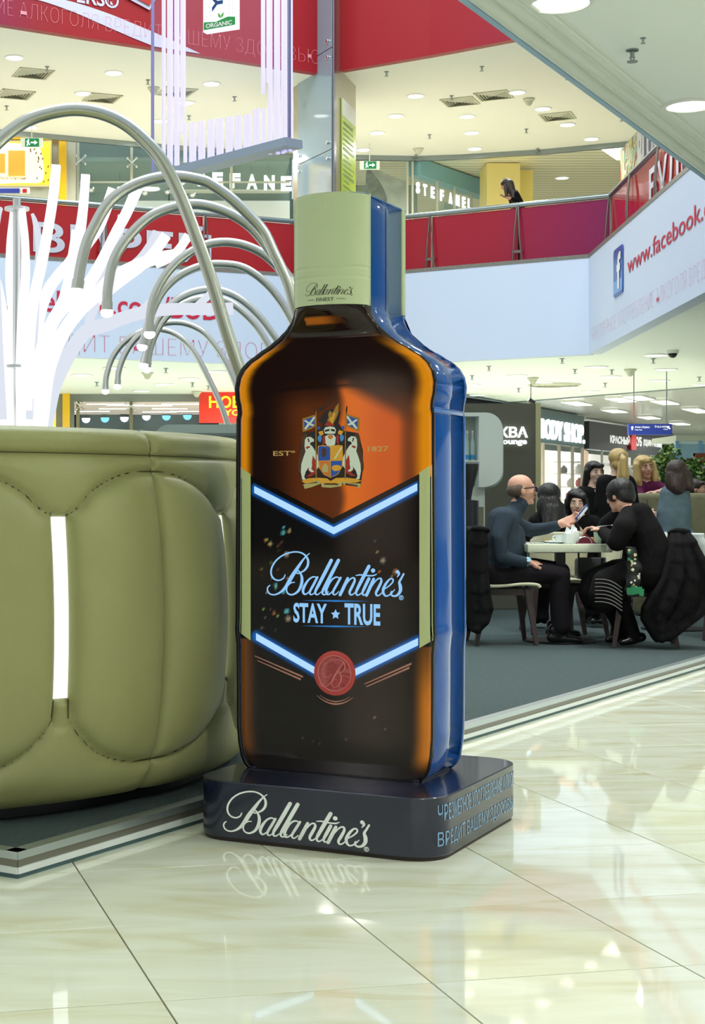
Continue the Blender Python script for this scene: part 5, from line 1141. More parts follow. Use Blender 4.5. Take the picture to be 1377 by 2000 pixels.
for px in (1062, 1094, 1120, 1139):
    p = B0+tB_*onB(px); b = MB(); b.prism([xy(p-tB_*.09, 0), xy(p+tB_*.09, 0), xy(p+tB_*.09+nB_*.06, 0), xy(p-tB_*.09+nB_*.06, 0)], (0, 0, 2.98)); b.build('mullion', mat('mullion_tan', (176, 164, 146), .4), sf)
for pa_, pb_ in ((1063, 1093), (1095, 1119), (1121, 1138)):
    p, q_ = B0+tB_*onB(pa_), B0+tB_*onB(pb_); b = MB(); b.prism([xy(p, 0), xy(q_, 0), xy(q_+nB_*.02, 0), xy(p+nB_*.02, 0)], (0, 0, 2.95)); b.build('pane', M_glass, sf)
sh_ = empty('shop_shelf', xy(B0+tB_*onB(1085)+nB_*1.0, 0), 0, 'white shop shelf with green goods behind the glass', 'shelf')
for z0 in (.6, 1.45, 2.05):
    b = MB(); p, q_ = B0+tB_*(onB(1067))+nB_*.9, B0+tB_*(onB(1108))+nB_*.9; b.prism([xy(p, z0), xy(q_, z0), xy(q_+nB_*.5, z0), xy(p+nB_*.5, z0)], (0, 0, .06)); b.build('board', M_white, sh_)
b = MB(); b.prism([xy(p, 1.5), xy(q_, 1.5), xy(q_+nB_*.1, 1.5), xy(p+nB_*.1, 1.5)], (0, 0, .5)); b.build('green_panel', mat('foliage_print', (52, 104, 84), .5, noise=.4, nscale=8), sh_)
put_text('lettering', 'PICULARKI', M_white, xy(p+tB_*.1-nB_*.03, 1.55), tB_, (0, 0, 1), (q_-p).length*.6, .13, sh_, .02)
for i, px in enumerate((1073, 1084, 1093, 1101)):
    p = B0+tB_*onB(px)+nB_*1.1; g_ = empty('gift_box', xy(p, 2.11), 0, 'green box on the lit shop shelf, %s from the left' % ordinal(i), 'box', 'green boxes in the shop'); h_ = (.3, .32, .55, .58)[i]
    b = MB(); b.bevbox((-.15, -.1, 0), (.15, .1, h_), .01); b.build('carton', mat('goods_green', (50, 150, 80), .5), g_, local=True); b = MB(); b.box((-.152, -.03, 0), (.152, .03, h_+.004)); b.build('ribbon', mat('goods_light', (150, 210, 150), .5), g_, local=True)
# black fascia with brush lettering
K2, K3 = G(1151, 824, 3.9), G(1330, 857, 3.9)
K3 = K2+(G(1312, 892, 3.01)-K2); K3.z = 0; tk = (K3-K2); tk.z = 0; LK = tk.length; tk.normalize(); nk = Vector((-tk.y, tk.x, 0))
kk = empty('shop_sign.005', xy(K2, 3.0), 0, 'black fascia with white brush lettering and a red bag mark', 'sign')
b = MB(); b.prism([xy(K2, 3.0), xy(K2+tk*(LK+.2), 3.0), xy(K2+tk*(LK+.2)+nk*.3, 3.0), xy(K2+nk*.3, 3.0)], (0, 0, .93)); b.build('sign_board', mat('fascia_black', (26, 30, 34), .4), kk)
M_brush = mat('brush_white', (240, 242, 240), .4, emit=.7)
for body, pa_, pb_, z0, hh in (('КРАСНЫЙ', 1189, 1228, 3.27, .34), ('КУБ', 1238, 1251, 3.27, .34), ('(ПОДАРКИ И ИНТЕРЬЕР)', 1254, 1290, 3.25, .30)):
    s_, _ = hit(pa_, 860, K2, K3); s1_, _ = hit(pb_, 860, K2, K3); put_text('lettering', body, M_brush, xy(K2+tk*s_-nk*.05, z0), tk, (0, 0, 1), s1_-s_, hh, kk, .05)
s_, _ = hit(1233, 860, K2, K3); b = MB(); c_ = K2+tk*s_-nk*.07; b.prism([xy(c_+tk*x, z) for x, z in ((-.3, 3.1), (.3, 3.12), (.36, 3.5), (.2, 3.66), (.22, 3.85), (.02, 3.87), (0, 3.66), (-.28, 3.6), (-.36, 3.4))], -nk*.03); b.build('red_bag_mark', mat('bag_red', (214, 40, 44), .4, emit=.5), kk)
kf = empty('window_5', xy(K2, 0), kind='structure')
b = MB(); b.prism([xy(K2+nk*1.6-tk*1, 0), xy(K2+tk*LK+nk*1.6, 0), xy(K2+tk*LK+nk*1.7, 0), xy(K2+nk*1.7-tk*1, 0)], (0, 0, 3.0)); b.build('bright_backwall', M_shopwhite, kf)
for i in range(7):
    a, c = LK*i/7+.05, LK*(i+1)/7-.05; b = MB(); b.prism([xy(K2+tk*a, 0), xy(K2+tk*c, 0), xy(K2+tk*c+nk*.02, 0), xy(K2+tk*a+nk*.02, 0)], (0, 0, 3)); b.build('pane', M_glass, kf)
    b = MB(); b.prism([xy(K2+tk*(c), 0), xy(K2+tk*(c+.1), 0), xy(K2+tk*(c+.1)+nk*.06, 0), xy(K2+tk*c+nk*.06, 0)], (0, 0, 3)); b.build('mullion', M_shopgrey, kf)
rr_ = random.Random(11)
for i in range(26):
    a = .5+(i % 9)*(LK-.9)/9+.1*(i//9); z = (1.305, 1.755, 2.205)[i//9]; p = xy(K2+tk*a+nk*rr_.uniform(.6, 1.1), z); s_ = rr_.uniform(.12, .22)
    o = empty('shop_goods', p, rr_.random(), '%s article on the %s shelf of the far lit shop window, %s from the left' % (('red', 'blue', 'sand', 'grey', 'white')[i % 5], ('lowest', 'middle', 'top')[i//9], ordinal(i % 9)), 'goods', 'goods in the far shop window')
    b = MB(); b.lathe([(s_*.6, 0), (s_*.8, s_*.5), (s_*.7, s_*1.2), (s_*.3, s_*1.5), (s_*.32, s_*1.7)], n=9); b.build('body', mat('goods_%d' % (i % 5), ((170, 60, 60), (60, 80, 130), (210, 170, 90), (120, 110, 105), (220, 220, 215))[i % 5], .5), o, local=True, smooth=50)
b = MB()
for z in (1.28, 1.73, 2.18, 2.58): b.prism([xy(K2+tk*.2+nk*.45, z), xy(K2+tk*LK+nk*.45, z), xy(K2+tk*LK+nk*1.3, z), xy(K2+tk*.2+nk*1.3, z)], (0, 0, .02))
ds = b.build('display_shelves', M_white, kf)
fw = empty('face_poster', xy(G(1146, 1000, 1.0), 0), 0, 'tall poster with a pale face beside the teal shop', 'poster')
p, q_ = B1+tB_*.1, K2-tk*.1
b = MB(); b.prism([xy(p, .0), xy(q_, .0), xy(q_+nk*.05, .0), xy(p+nk*.05, .0)], (0, 0, 2.9)); b.build('poster_sheet', mat('poster_peach', (236, 206, 180), .5, emit=.4), fw)
# hanging blue direction sign
bsn = empty('direction_sign', Wp(1271, 850, 34), 0, 'hanging blue direction sign with white arrows', 'sign')
a, c = Wp(1228, 849, 34), Wp(1313, 828, 34); b = MB(); b.box((a.x, 34, a.z), (c.x, 34.12, c.z)); b.build('sign_box', mat('sign_blue', (44, 62, 150), .35, emit=.25), bsn)
for body, px, py, w_, h_ in (('Аллея «Париж»', 1240, 837, .32, .055), ('Вход в метро', 1279, 836, .28, .055), ('Мини Парк', 1240, 841, .16, .03), ('Метро', 1296, 840, .09, .03)):
    p = Wp(px, py, 33.98); put_text('lettering', body, M_brush, p, (1, 0, 0), (0, 0, 1), w_, h_, bsn, .01)
for px, py, r in ((1235, 836, 0), (1306, 835, math.pi/4)):
    c = Wp(px, py, 33.97); M = Matrix.Translation(c) @ Matrix.Rotation(-r, 4, 'Y'); b = MB(); b.prism([(x*.045, 0, z*.045) for x, z in ((-.3, -1), (.3, -1), (.3, .1), (.8, .1), (0, 1), (-.8, .1), (-.3, .1))], (0, .004, 0), M); b.build('arrow', M_brush, bsn)
for x in (1238, 1302): p = Wp(x, 829, 34.06); b = MB(); b.tube([p, (p.x, p.y, C4)], .012, 6); b.build('hanger', M_rail, bsn)
# strip lights in the slatted street ceiling
STB = []
for x, y, w_ in ((1248, 775, 1.6), (1213, 779, 1.6), (1299, 784, 1.6), (1362, 800, 2.2), (1201, 801, 1.4), (1127, 786, 1.6), (1268, 814, 1.4), (1328, 826, 1.4)):
    p = G(x, y, C4+.03); o = empty('strip_light', p, -.5, 'long light strip in the slatted street ceiling', 'ceiling light', 'strips in the slatted ceiling'); b = MB(); b.box((-.22, -w_*.5, -.05), (.22, w_*.5, -.002)); b.build('tube_cover', M_lamp, o, local=True); b = MB(); b.box((-.27, -w_*.53, -.035), (.27, w_*.53, -.001)); b.build('tray', M_white, o, local=True); STB.append(o)
number_off(STB, 'long light strip in the slatted street ceiling, %s from the left')
for x, y, z in ((11, 44, 3.9), (14, 56, 3.9), (8, 38, 3.9), (20, 60, 3.9), (-4, 36, 3.9), (2, 38, 3.9)): disk('street_fill_light', (x, y, z), .8, 230, (1, .99, .95), 3.0)  # fill disks added to brighten the dark far street and hall
for x, y in ((-6, 35), (-1, 36.5), (5, 36.5), (10, 34), (10, 48)): disk('upper_hall_light', (x, y, 9.4), .6, 230, (1, .99, .94), 3.0)
for x in (-2, 1): disk('shop_light', (x, 40.8, 9.5), .5, 24)
# glass kiosk and brick-red wall far right
kz = empty('glass_kiosk', xy(Wp(1345, 0, 30), 0), 0, 'pale blue glass kiosk beyond the hedge at right', 'kiosk'); a, c = Wp(1322, 846, 30), Wp(1500, 846, 30)
b = MB(); b.box((a.x, 30, .9), (c.x, 30.03, 2.35)); b.build('glass_front', mat('kiosk_glass', (150, 196, 220), .06, alpha=.5), kz)
b = MB(); b.box((a.x-.03, 29.95, 2.35), (c.x, 31.5, 2.45)); b.build('roof_edge', M_shopgrey, kz)
for x in (a.x, a.x+.45): b = MB(); b.box((x-.03, 29.97, 0), (x+.03, 30.05, 2.35)); b.build('frame_post', mat('kiosk_blue', (110, 160, 200), .4), kz)
b = MB(); b.box((a.x, 30.04, 0), (c.x, 30.1, .9)); b.build('plinth_panel', M_shopgrey, kz)
rw = empty('red_brown_partition', xy(Wp(1370, 0, 26), 0), 0, 'rust brown partition top at the right edge behind the hedge', 'partition'); a, c = Wp(1358, 885, 26), Wp(1480, 885, 26)
b = MB(); b.box((a.x, 26, PT), (c.x, 26.1, a.z)); b.build('board', mat('rust_board', (142, 76, 50), .6), rw); b = MB(); b.box((a.x, 25.98, a.z-.05), (c.x, 26.12, a.z)); b.build('top_rail', mat('rust_rail', (120, 60, 40), .5), rw)
# ================================================================ people: one continuous skin per body
import numpy as np
def cloth(name, rgb, rough=.85): return mat(name, rgb, rough, bump=.25, bscale=90, noise=.10, nscale=14, spec=.2)
M_skin = mat('skin', (206, 156, 134), .5); M_skinp = mat('skin_pale', (226, 186, 168), .5); M_lips = mat('lips', (188, 122, 110), .45)
M_hairblk = mat('hair_black', (12, 10, 11), .42, bump=.9, bscale=75); M_hairbrn = mat('hair_brown', (52, 36, 34), .42, bump=.9, bscale=75); M_hairbld = mat('hair_blonde', (196, 166, 108), .45, bump=.9, bscale=75, noise=.2, nscale=30); M_hairgry = mat('hair_grey_brown', (92, 76, 64), .7, bump=.4, bscale=160)
for hm in (M_hairblk, M_hairbrn, M_hairbld):   # strands run downwards: noise squeezed across, drawn out along the fall of the hair
    for nd in hm.node_tree.nodes:
        if nd.type == 'TEX_NOISE':
            tcn = [q for q in hm.node_tree.nodes if q.type == 'TEX_COORD'][0]; mpn = hm.node_tree.nodes.new('ShaderNodeMapping'); mpn.inputs['Scale'].default_value = (1, 1, .06)
            hm.node_tree.links.new(tcn.outputs['Object'], mpn.inputs[0]); hm.node_tree.links.new(mpn.outputs[0], nd.inputs['Vector'])
M_eye = mat('eye_white', (224, 220, 214), .2); M_iris = mat('eye_dark', (40, 28, 24), .2)
class Body:
    def __init__(s): s.prims = []; s.mats = []
    def mi(s, m):
        if m not in s.mats: s.mats.append(m)
        return s.mats.index(m)
    def cap(s, a, ra, c, rc, m): s.prims.append(('c', Vector(a), ra, Vector(c), rc, s.mi(m))); return s
    def chain(s, pts, m):
        for (a, ra), (c, rc) in zip(pts[:-1], pts[1:]): s.cap(a, ra, c, rc, m)
        return s
    def ell(s, M, rad, m): s.prims.append(('e', M.copy(), Vector(rad), None, None, s.mi(m))); return s
    def mesh(s, voxel, smooth=3):
        bm = bmesh.new()
        for p in s.prims:
            if p[0] == 'e':
                bmesh.ops.create_uvsphere(bm, u_segments=20, v_segments=12, radius=1.0, matrix=p[1] @ Matrix.Diagonal((*p[2], 1)))
            else:
                _, a, ra, c, rc, _m = p; d = c-a; L = d.length
                if L < 1e-5: d = Vector((0, 0, 1))
                q = d.to_track_quat('Z', 'Y').to_matrix().to_4x4(); n = 16; rings = []
                for k in range(7): t = math.pi/2*k/6; rings.append((ra*math.sin(t), -ra*math.cos(t)))
                for k in range(7): t = math.pi/2*k/6; rings.append((rc*math.cos(t), L+rc*math.sin(t)))
                T = Matrix.Translation(a) @ q; vv = []
                for r, z in rings: vv.append([bm.verts.new(T @ Vector((max(r, 1e-4)*math.cos(2*math.pi*j/n), max(r, 1e-4)*math.sin(2*math.pi*j/n), z))) for j in range(n)])
                for i in range(len(vv)-1):
                    for j in range(n): bm.faces.new((vv[i][j], vv[i][(j+1) % n], vv[i+1][(j+1) % n], vv[i+1][j]))
                bm.faces.new(vv[0][::-1]); bm.faces.new(vv[-1])
        me = bpy.data.meshes.new('tmp_body'); bm.to_mesh(me); bm.free()
        o = bpy.data.objects.new('tmp_body', me); COL.objects.link(o)
        r = o.modifiers.new('r', 'REMESH'); r.mode = 'VOXEL'; r.voxel_size = voxel; r.adaptivity = 0
        if smooth: sm = o.modifiers.new('s', 'SMOOTH'); sm.factor = .5; sm.iterations = smooth
        dg = bpy.context.evaluated_depsgraph_get(); out = bpy.data.meshes.new_from_object(o.evaluated_get(dg)); bpy.data.objects.remove(o); bpy.data.meshes.remove(me)
        return out
    def build(s, name, parent, voxel=.009, smooth=3):
        me = s.mesh(voxel, smooth); off = origin_of(parent) if parent else Vector((0, 0, 0)); n = len(me.polygons)
        me.materials.clear()
        for m in s.mats: me.materials.append(m)
        if len(s.mats) > 1:
            cen = np.empty(n*3, np.float32); me.polygons.foreach_get('center', cen); cen = cen.reshape(-1, 3).astype(np.float64); best = np.full(n, 1e9); idx = np.zeros(n, np.int32)
            for p in s.prims:
                if p[0] == 'c':
                    a, c = np.array(p[1]), np.array(p[3]); d = c-a; L2 = max(d@d, 1e-9); t = np.clip(((cen-a)@d)/L2, 0, 1); ds = np.linalg.norm(cen-a-t[:, None]*d, axis=1)-(p[2]+(p[4]-p[2])*t)
                else:
                    Mi = np.array(p[1].inverted()); q = cen@Mi[:3, :3].T+Mi[:3, 3]; r = np.array(p[2]); k = np.linalg.norm(q/r, axis=1); ds = (k-1)*r.min()
                w = ds < best-1e-4; best[w] = ds[w]; idx[w] = p[5]
            me.polygons.foreach_set('material_index', idx)
        me.transform(Matrix.Translation(-off)); me.shade_smooth(); me.name = name; me.update()
        return link(name, me, parent)
def frame_m(c, yaw, pitch=0, roll=0):
    # head frame at c: x to its right, y the way it looks, z up. yaw 0 looks away from the camera, 90 looks to the right
    return Matrix.Translation(c) @ Matrix.Rotation(math.radians(-yaw), 4, 'Z') @ Matrix.Rotation(math.radians(pitch), 4, 'X') @ Matrix.Rotation(math.radians(roll), 4, 'Y')
def head(B, Mh, skin, s=1.0, ears=True, lips=None):
    def E(c, r, m=skin): B.ell(Mh @ Matrix.Translation(Vector(c)*s), Vector(r)*s, m)
    def K(a, ra, c, rc, m=skin): B.cap(Mh @ (Vector(a)*s), ra*s, Mh @ (Vector(c)*s), rc*s, m)
    E((0, -.012, .042), (.075, .097, .082)); E((0, .028, -.015), (.060, .066, .085)); E((0, .045, -.078), (.043, .042, .034))
    K((0, .093, .020), .009, (0, .110, -.022), .0145); K((-.032, .082, .034), .012, (.032, .082, .034), .012); K((-.018, .0885, -.056), .009, (.018, .0885, -.056), .009, lips or M_lips)
    E((0, .074, -.094), (.022, .02, .018)); E((.034, .062, -.022), (.026, .026, .026)); E((-.034, .062, -.022), (.026, .026, .026))
    if ears:
        for k in (-1, 1): E((k*.077, -.008, -.008), (.011, .02, .032))
def eyes(parent, Mh, s=1.0, closed=False):
    b = MB(); off = origin_of(parent)
    for k in (-1, 1):
        b.cm = 0; b.sphere((0, 0, 0), 1, 8, 6, M=Mh @ Matrix.Translation(Vector((k*.031, .082, .008))*s) @ Matrix.Diagonal((.0135*s, .009*s, (.004 if closed else .0075)*s, 1)))
        b.cm = 1; b.sphere((0, 0, 0), 1, 8, 6, M=Mh @ Matrix.Translation(Vector((k*.031, .0885, .008))*s) @ Matrix.Diagonal((.0062*s, .005*s, (.002 if closed else .0062)*s, 1)))
        b.cm = 2; b.tube([Mh @ (Vector((k*x, .093, z))*s) for x, z in ((.014, .030), (.030, .034), (.046, .028))], .0035*s, 5)
    b.build('eyes', [M_eye, M_iris, M_hairbrn], parent, smooth=180)
def hand(B, wrist, direction, palm_n, skin, curl=.5, s=1.0, side=1):
    # palm, four fingers of different length with two bends, and a thumb from the side of the palm
    d = Vector(direction).normalized(); n = Vector(palm_n); n = (n-d*n.dot(d)).normalized(); x = d.cross(n)*side
    w = Vector(wrist)
    for k in (-1, 0, 1): B.cap(w+x*(.018*k*s), .019*s, w+d*.078*s+x*(.024*k*s), .0145*s, skin)
    for k, L in ((-1.5, .060), (-.5, .074), (.5, .080), (1.5, .068)):
        p = w+d*.082*s+x*(.019*k*s); a = 0
        for seg, f in ((.45, .6), (.32, .9), (.25, .7)):
            a += curl*f; q = p+(d*math.cos(a)+n*math.sin(a))*(L*seg*1.15*s); B.cap(p, .0095*s, q, .0085*s, skin); p = q
    p = w+d*.022*s+x*(.026*s); q = p+(d*.6+x*.7+n*.35).normalized()*.042*s; r = q+(d*.85+n*.5*curl+x*.12).normalized()*.034*s
    B.cap(p, .0135*s, q, .0115*s, skin); B.cap(q, .0115*s, r, .0092*s, skin)
def person(label, x, y, group=None):
    return empty('person', (x, y, PT), 0, label, 'person', group)
def hair_obj(parent, prims, m, voxel=.010):
    B = Body()
    for p in prims:
        if len(p) == 2: B.ell(p[0], p[1], m)
        else: B.cap(*p, m)
    return B.build('hair', parent, voxel, 2)
# ---------------------------------------------------------------- seated man in profile, holding up a phone
def Pf(Y):
    return lambda px, py, dy=0.0: Wp(px, py, Y) + Vector((0, dy, 0))
p = Pf(12.26)
M_sweater = cloth('man_sweater', (46, 58, 70)); M_trouser = cloth('man_trousers', (26, 22, 28)); M_shoe = mat('black_shoe', (16, 15, 16), .18)
man = person('bald man in glasses and dark turtleneck seated holding up a phone', p(985, 0).x, 12.26)
B = Body(); Mh = frame_m(p(1019, 958), 88, 2); head(B, Mh, M_skin, 1.0)
B.chain([(p(1012, 985), .060), (p(1003, 1003), .066)], M_skin)
B.cap(p(1015, 984), .064, p(1001, 1004), .074, M_sweater)
B.cap(p(1002, 1002), .075, p(985, 1020, -.10), .085, M_sweater); B.cap(p(1002, 1002), .075, p(990, 1020, .10), .085, M_sweater)
for dy in (-.09, 0, .09): B.chain([(p(983, 1016, dy), .105), (p(980, 1045, dy), .115), (p(983, 1075, dy), .125), (p(978, 1098, dy), .120), (p(966, 1118, dy*.8), .10)], M_sweater)
B.cap(p(1000, 1045), .10, p(1004, 1080), .10, M_sweater)
B.chain([(p(976, 1010, -.19), .068), (p(962, 1050, -.25), .060), (p(966, 1084, -.25), .056)], M_sweater); B.chain([(p(966, 1084, -.25), .055), (p(992, 1092, -.24), .047), (p(1014, 1095, -.20), .040)], M_sweater)
B.cap(p(1014, 1095, -.20), .030, p(1022, 1096, -.19), .028, M_skin); hand(B, p(1022, 1096, -.19), (1, .25, -.1), (0, .3, -1), M_skin, .35, .95, -1)
B.chain([(p(1000, 1008, .19), .070), (p(1026, 1026, .26), .060), (p(1052, 1037, .27), .056)], M_sweater); B.chain([(p(1052, 1037, .27), .055), (p(1078, 1033, .20), .047), (p(1096, 1027, .14), .040)], M_sweater)
B.cap(p(1095, 1027, .14), .031, p(1104, 1023, .12), .029, M_skin); hand(B, p(1104, 1023, .12), (1, -.15, .42), (-.35, -.9, .4), M_skin, .55, 1.0, 1)
for dy in (-.11, .11): B.cap(p(962, 1120, dy), .105, p(975, 1124, dy), .10, M_trouser)
B.chain([(p(970, 1119, -.11), .10), (p(1040, 1116, -.14), .088), (p(1086, 1121, -.14), .076)], M_trouser); B.chain([(p(1086, 1121, -.14), .076), (p(1084, 1170, -.13), .072), (p(1088, 1221, -.12), .074)], M_trouser)
B.chain([(p(970, 1119, .11), .10), (p(1050, 1113, .14), .088), (p(1104, 1118, .16), .074)], M_trouser); B.chain([(p(1104, 1118, .16), .074), (p(1108, 1170, .16), .068), (p(1104, 1214, .16), .068)], M_trouser)
for cx_, dy, y0 in ((1070, -.12, 1242), (1084, .16, 1236)):
    B.chain([(p(cx_, y0, dy), .040), (p(cx_+30, y0+3, dy), .036), (p(cx_+54, y0+6, dy), .028)], M_shoe); B.cap(p(cx_+4, y0-14, dy), .045, p(cx_+12, y0-4, dy), .042, M_shoe)
B.build('body', man, .0075)
Hh = lambda c: Mh @ Matrix.Translation(c)
B = Body(); B.ell(Hh((0, -.055, .005)), (.079, .064, .056), M_hairgry); B.ell(Hh((.052, -.03, .012)), (.031, .048, .046), M_hairgry); B.ell(Hh((-.052, -.03, .012)), (.031, .048, .046), M_hairgry); B.build('hair', man, .008, 2)
eyes(man, Mh)
b = MB(); M_frame = mat('glasses_frame', (20, 22, 34), .25)
for k in (-1, 1):
    b.tube([Mh @ Vector((k*.080, -.008, .016)), Mh @ Vector((k*.074, .075, .018)), Mh @ Vector((k*.060, .104, .018))], .0045, 6)
    b.tube([Mh @ Vector((k*(.034+.026*math.cos(a)), .108, .006+.021*math.sin(a))) for a in [i*math.pi/6 for i in range(13)]], .004, 6)
b.tube([Mh @ Vector((-.012, .110, .012)), Mh @ Vector((.012, .110, .012))], .004, 6); gl_ = b.build('glasses', M_frame, man, smooth=60)
b = MB()
for k in (-1, 1): b.lathe([(.0001, 0), (.024, 0)], n=14, M=Mh @ Matrix.Translation((k*.034, .108, .006)) @ Matrix.Rotation(math.pi/2, 4, 'X'))
b.build('lenses', mat('blue_lens', (44, 58, 120), .1), gl_, clean=False)
b = MB(); wc = p(1019, 1096, -.195); b.tube([wc+Vector((.0, .033*math.cos(a), .033*math.sin(a))) for a in [i*math.pi/8 for i in range(17)]], .009, 6); b.lathe([(.0001, .034), (.021, .034), (.021, .044), (.0001, .044)], n=14, M=Matrix.Translation(wc) @ Matrix.Rotation(math.radians(60), 4, 'X')); b.build('wrist_watch', mat('watch_steel', (150, 190, 214), .25, .7), man, smooth=50)
ph = empty('mobile_phone', p(1141, 1003, .10), 0, 'flat mobile phone with a pale screen in the man\'s raised hand', 'phone')
Mp = Matrix.Translation(p(1140, 1002, .06)) @ Matrix.Rotation(math.radians(52), 4, 'Y').inverted() @ Matrix.Rotation(math.radians(62), 4, 'X')
b = MB(); b.bevbox((-.075, -.006, -.036), (.075, .006, .036), .005, Mp); b.build('case', mat('phone_blue', (40, 48, 130), .3), ph, smooth=50)
b = MB(); b.box((-.052, -.0075, -.031), (.060, -.006, .031), Mp); b.box((-.052, .006, -.031), (.060, .0075, .031), Mp); b.build('screen', mat('phone_screen', (200, 214, 226), .15, emit=.5), ph)
# ---------------------------------------------------------------- person in black shawl seated at the near corner, back to us
p = Pf(12.0); M_blk = cloth('black_wool', (9, 8, 10), .9); M_knit = cloth('black_knit', (12, 11, 12), .9)
wb = person('person with short black hair in a black shawl seated with back turned', p(1250, 0).x, 12.0)
B = Body(); Mh = frame_m(p(1213, 968, .05), -38, -14); head(B, Mh, M_skin, .98); B.cap(p(1218, 985), .058, p(1228, 1000), .066, M_skin)
for dy in (-.13, 0, .13): B.chain([(p(1236-6*dy/.13, 1004, dy), .088), (p(1252, 1040, dy*1.15), .118), (p(1264, 1078, dy*1.2), .138), (p(1262, 1118, dy*1.2), .150)], M_blk)
B.chain([(p(1222, 1006, -.10), .075), (p(1203, 1030, -.22), .085), (p(1190, 1056, -.22), .075)], M_blk); B.chain([(p(1222, 1006, .12), .075), (p(1205, 1026, .22), .08), (p(1192, 1050, .24), .065)], M_blk)
B.chain([(p(1190, 1056, -.22), .070), (p(1184, 1048, -.08), .055), (p(1180, 1040, .02), .045)], M_blk)
B.cap(p(1181, 1038, .03), .028, p(1177, 1036, .04), .027, M_skin); hand(B, p(1177, 1036, .04), (-.8, .25, .25), (-.3, 0, -1), M_skin, .75, .92, 1)
for dy in (-.12, .12): B.chain([(p(1262, 1122, dy), .135), (p(1215, 1124, dy*1.2), .120), (p(1172, 1136, dy*1.3), .100)], M_blk); B.chain([(p(1172, 1136, dy*1.3), .10), (p(1164, 1158, dy*1.3), .095), (p(1168, 1172, dy*1.3), .09)], M_knit)
B.cap(p(1190, 1160, -.16), .07, p(1166, 1172, -.16), .075, M_knit)
for dy, x0 in ((-.10, 1212), (.12, 1200)):
    B.chain([(p(x0-8, 1170, dy), .062), (p(x0+12, 1215, dy), .050), (p(x0+20, 1240, dy), .046)], M_blk); B.chain([(p(x0+34, 1242, dy), .036), (p(x0+14, 1248, dy), .036), (p(x0-4, 1252, dy), .026)], M_shoe)
B.build('body', wb, .0085)
hh = lambda c: Mh @ Matrix.Translation(c)
hair_obj(wb, [(hh((0, -.02, .042)), (.095, .112, .092)), (hh((0, -.065, -.01)), (.085, .06, .085)), (hh((.055, .02, .01)), (.035, .05, .055)), (hh((-.055, .02, .01)), (.035, .05, .055))], M_hairblk)
# stitched rows on the knitted hem
b = MB(); M_st = mat('white_stitch', (150, 148, 146), .7)
for r in range(7):
    for i in range(22):
        x, y = lerp(1147, 1196, i/21), 1128+r*7.2+lerp(0, 17, i/21)-6*math.sin(i/21*3.1); c = p(x, y, -.275+.045*abs(i/21-.55)+.0*r)
        b.box((c.x-.006, c.y-.004, c.z-.0022), (c.x+.006, c.y+.002, c.z+.0022))
b.build('hem_stitches', M_st, wb)
sc2 = empty('scarf', p(1212, 1080, -.30), 0, 'patterned green and cream scarf hanging beside the black shawl', 'scarf')
b = MB(); pts = crspline([(1209, 1066, 9), (1212, 1085, 10), (1216, 1105, 14), (1214, 1125, 13), (1213, 1145, 14), (1214, 1156, 13)], 5); vs = []
for i, (x, y, w_) in enumerate(pts): vs += [p(x-w_, y, -.31+.02*math.sin(i)), p(x, y, -.335), p(x+w_, y+1, -.31+.02*math.cos(i))]
b.add(vs, [(3*i+k, 3*i+k+1, 3*i+4+k, 3*i+3+k) for i in range(len(pts)-1) for k in range(2)]); o = b.build('scarf_cloth', mat('scarf_black', (24, 26, 24), .6), sc2, smooth=180); md = o.modifiers.new('t', 'SOLIDIFY'); md.thickness = .012; md.offset = 0
rr_ = random.Random(4)
for i in range(26):
    k = rr_.randrange(1, len(pts)-1); x, y, w_ = pts[k]; u = rr_.uniform(-.75, .75); c = p(x+u*w_, y, -.333-.012*(1-abs(u))); s_ = rr_.uniform(.007, .016)
    b = MB(); a = rr_.random()*3; b.add([c+Vector((s_*math.cos(a+t), 0, s_*math.sin(a+t)*rr_.uniform(.6, 1.2))) for t in (0, 1.3, 2.4, 3.7, 5)], [(0, 1, 2, 3, 4)]); b.build('scarf_patch', mat(*rr_.choice([('patch_cream', (214, 206, 170)), ('patch_green', (30, 130, 84)), ('patch_white', (226, 230, 226)), ('patch_tan', (176, 150, 100))]), .6), sc2, clean=False)
b = MB()
for k in range(7): c = p(1203+k*3.6, 1148+rr_.uniform(-3, 3), -.365-.003*k); b.add([c+Vector((-.02, 0, .02)), c+Vector((.02, 0, .02)), c+Vector((.016, 0, -.035)), c+Vector((-.016, 0, -.03))], [(0, 1, 2, 3)])
b.build('scarf_end', mat('patch_green', (30, 130, 84)), sc2, clean=False)
# ---------------------------------------------------------------- the other people
def simple_head(B, c, yaw, skin, pitch=0, roll=0, s=.95): Mh = frame_m(c, yaw, pitch, roll); head(B, Mh, skin, s, ears=False); return Mh
def torso(B, p, top, bot, w, m, dys=(-.09, .09), r=(.09, .12, .11)):
    (x0, y0), (x1, y1) = top, bot
    for k in (-1, 0, 1):
        B.chain([(p(x0+k*w*.55, y0), r[0]), (p(lerp(x0, x1, .45)+k*w*.40, lerp(y0, y1, .45)), r[1]), (p(x1+k*w*.38, y1), r[2])], m)
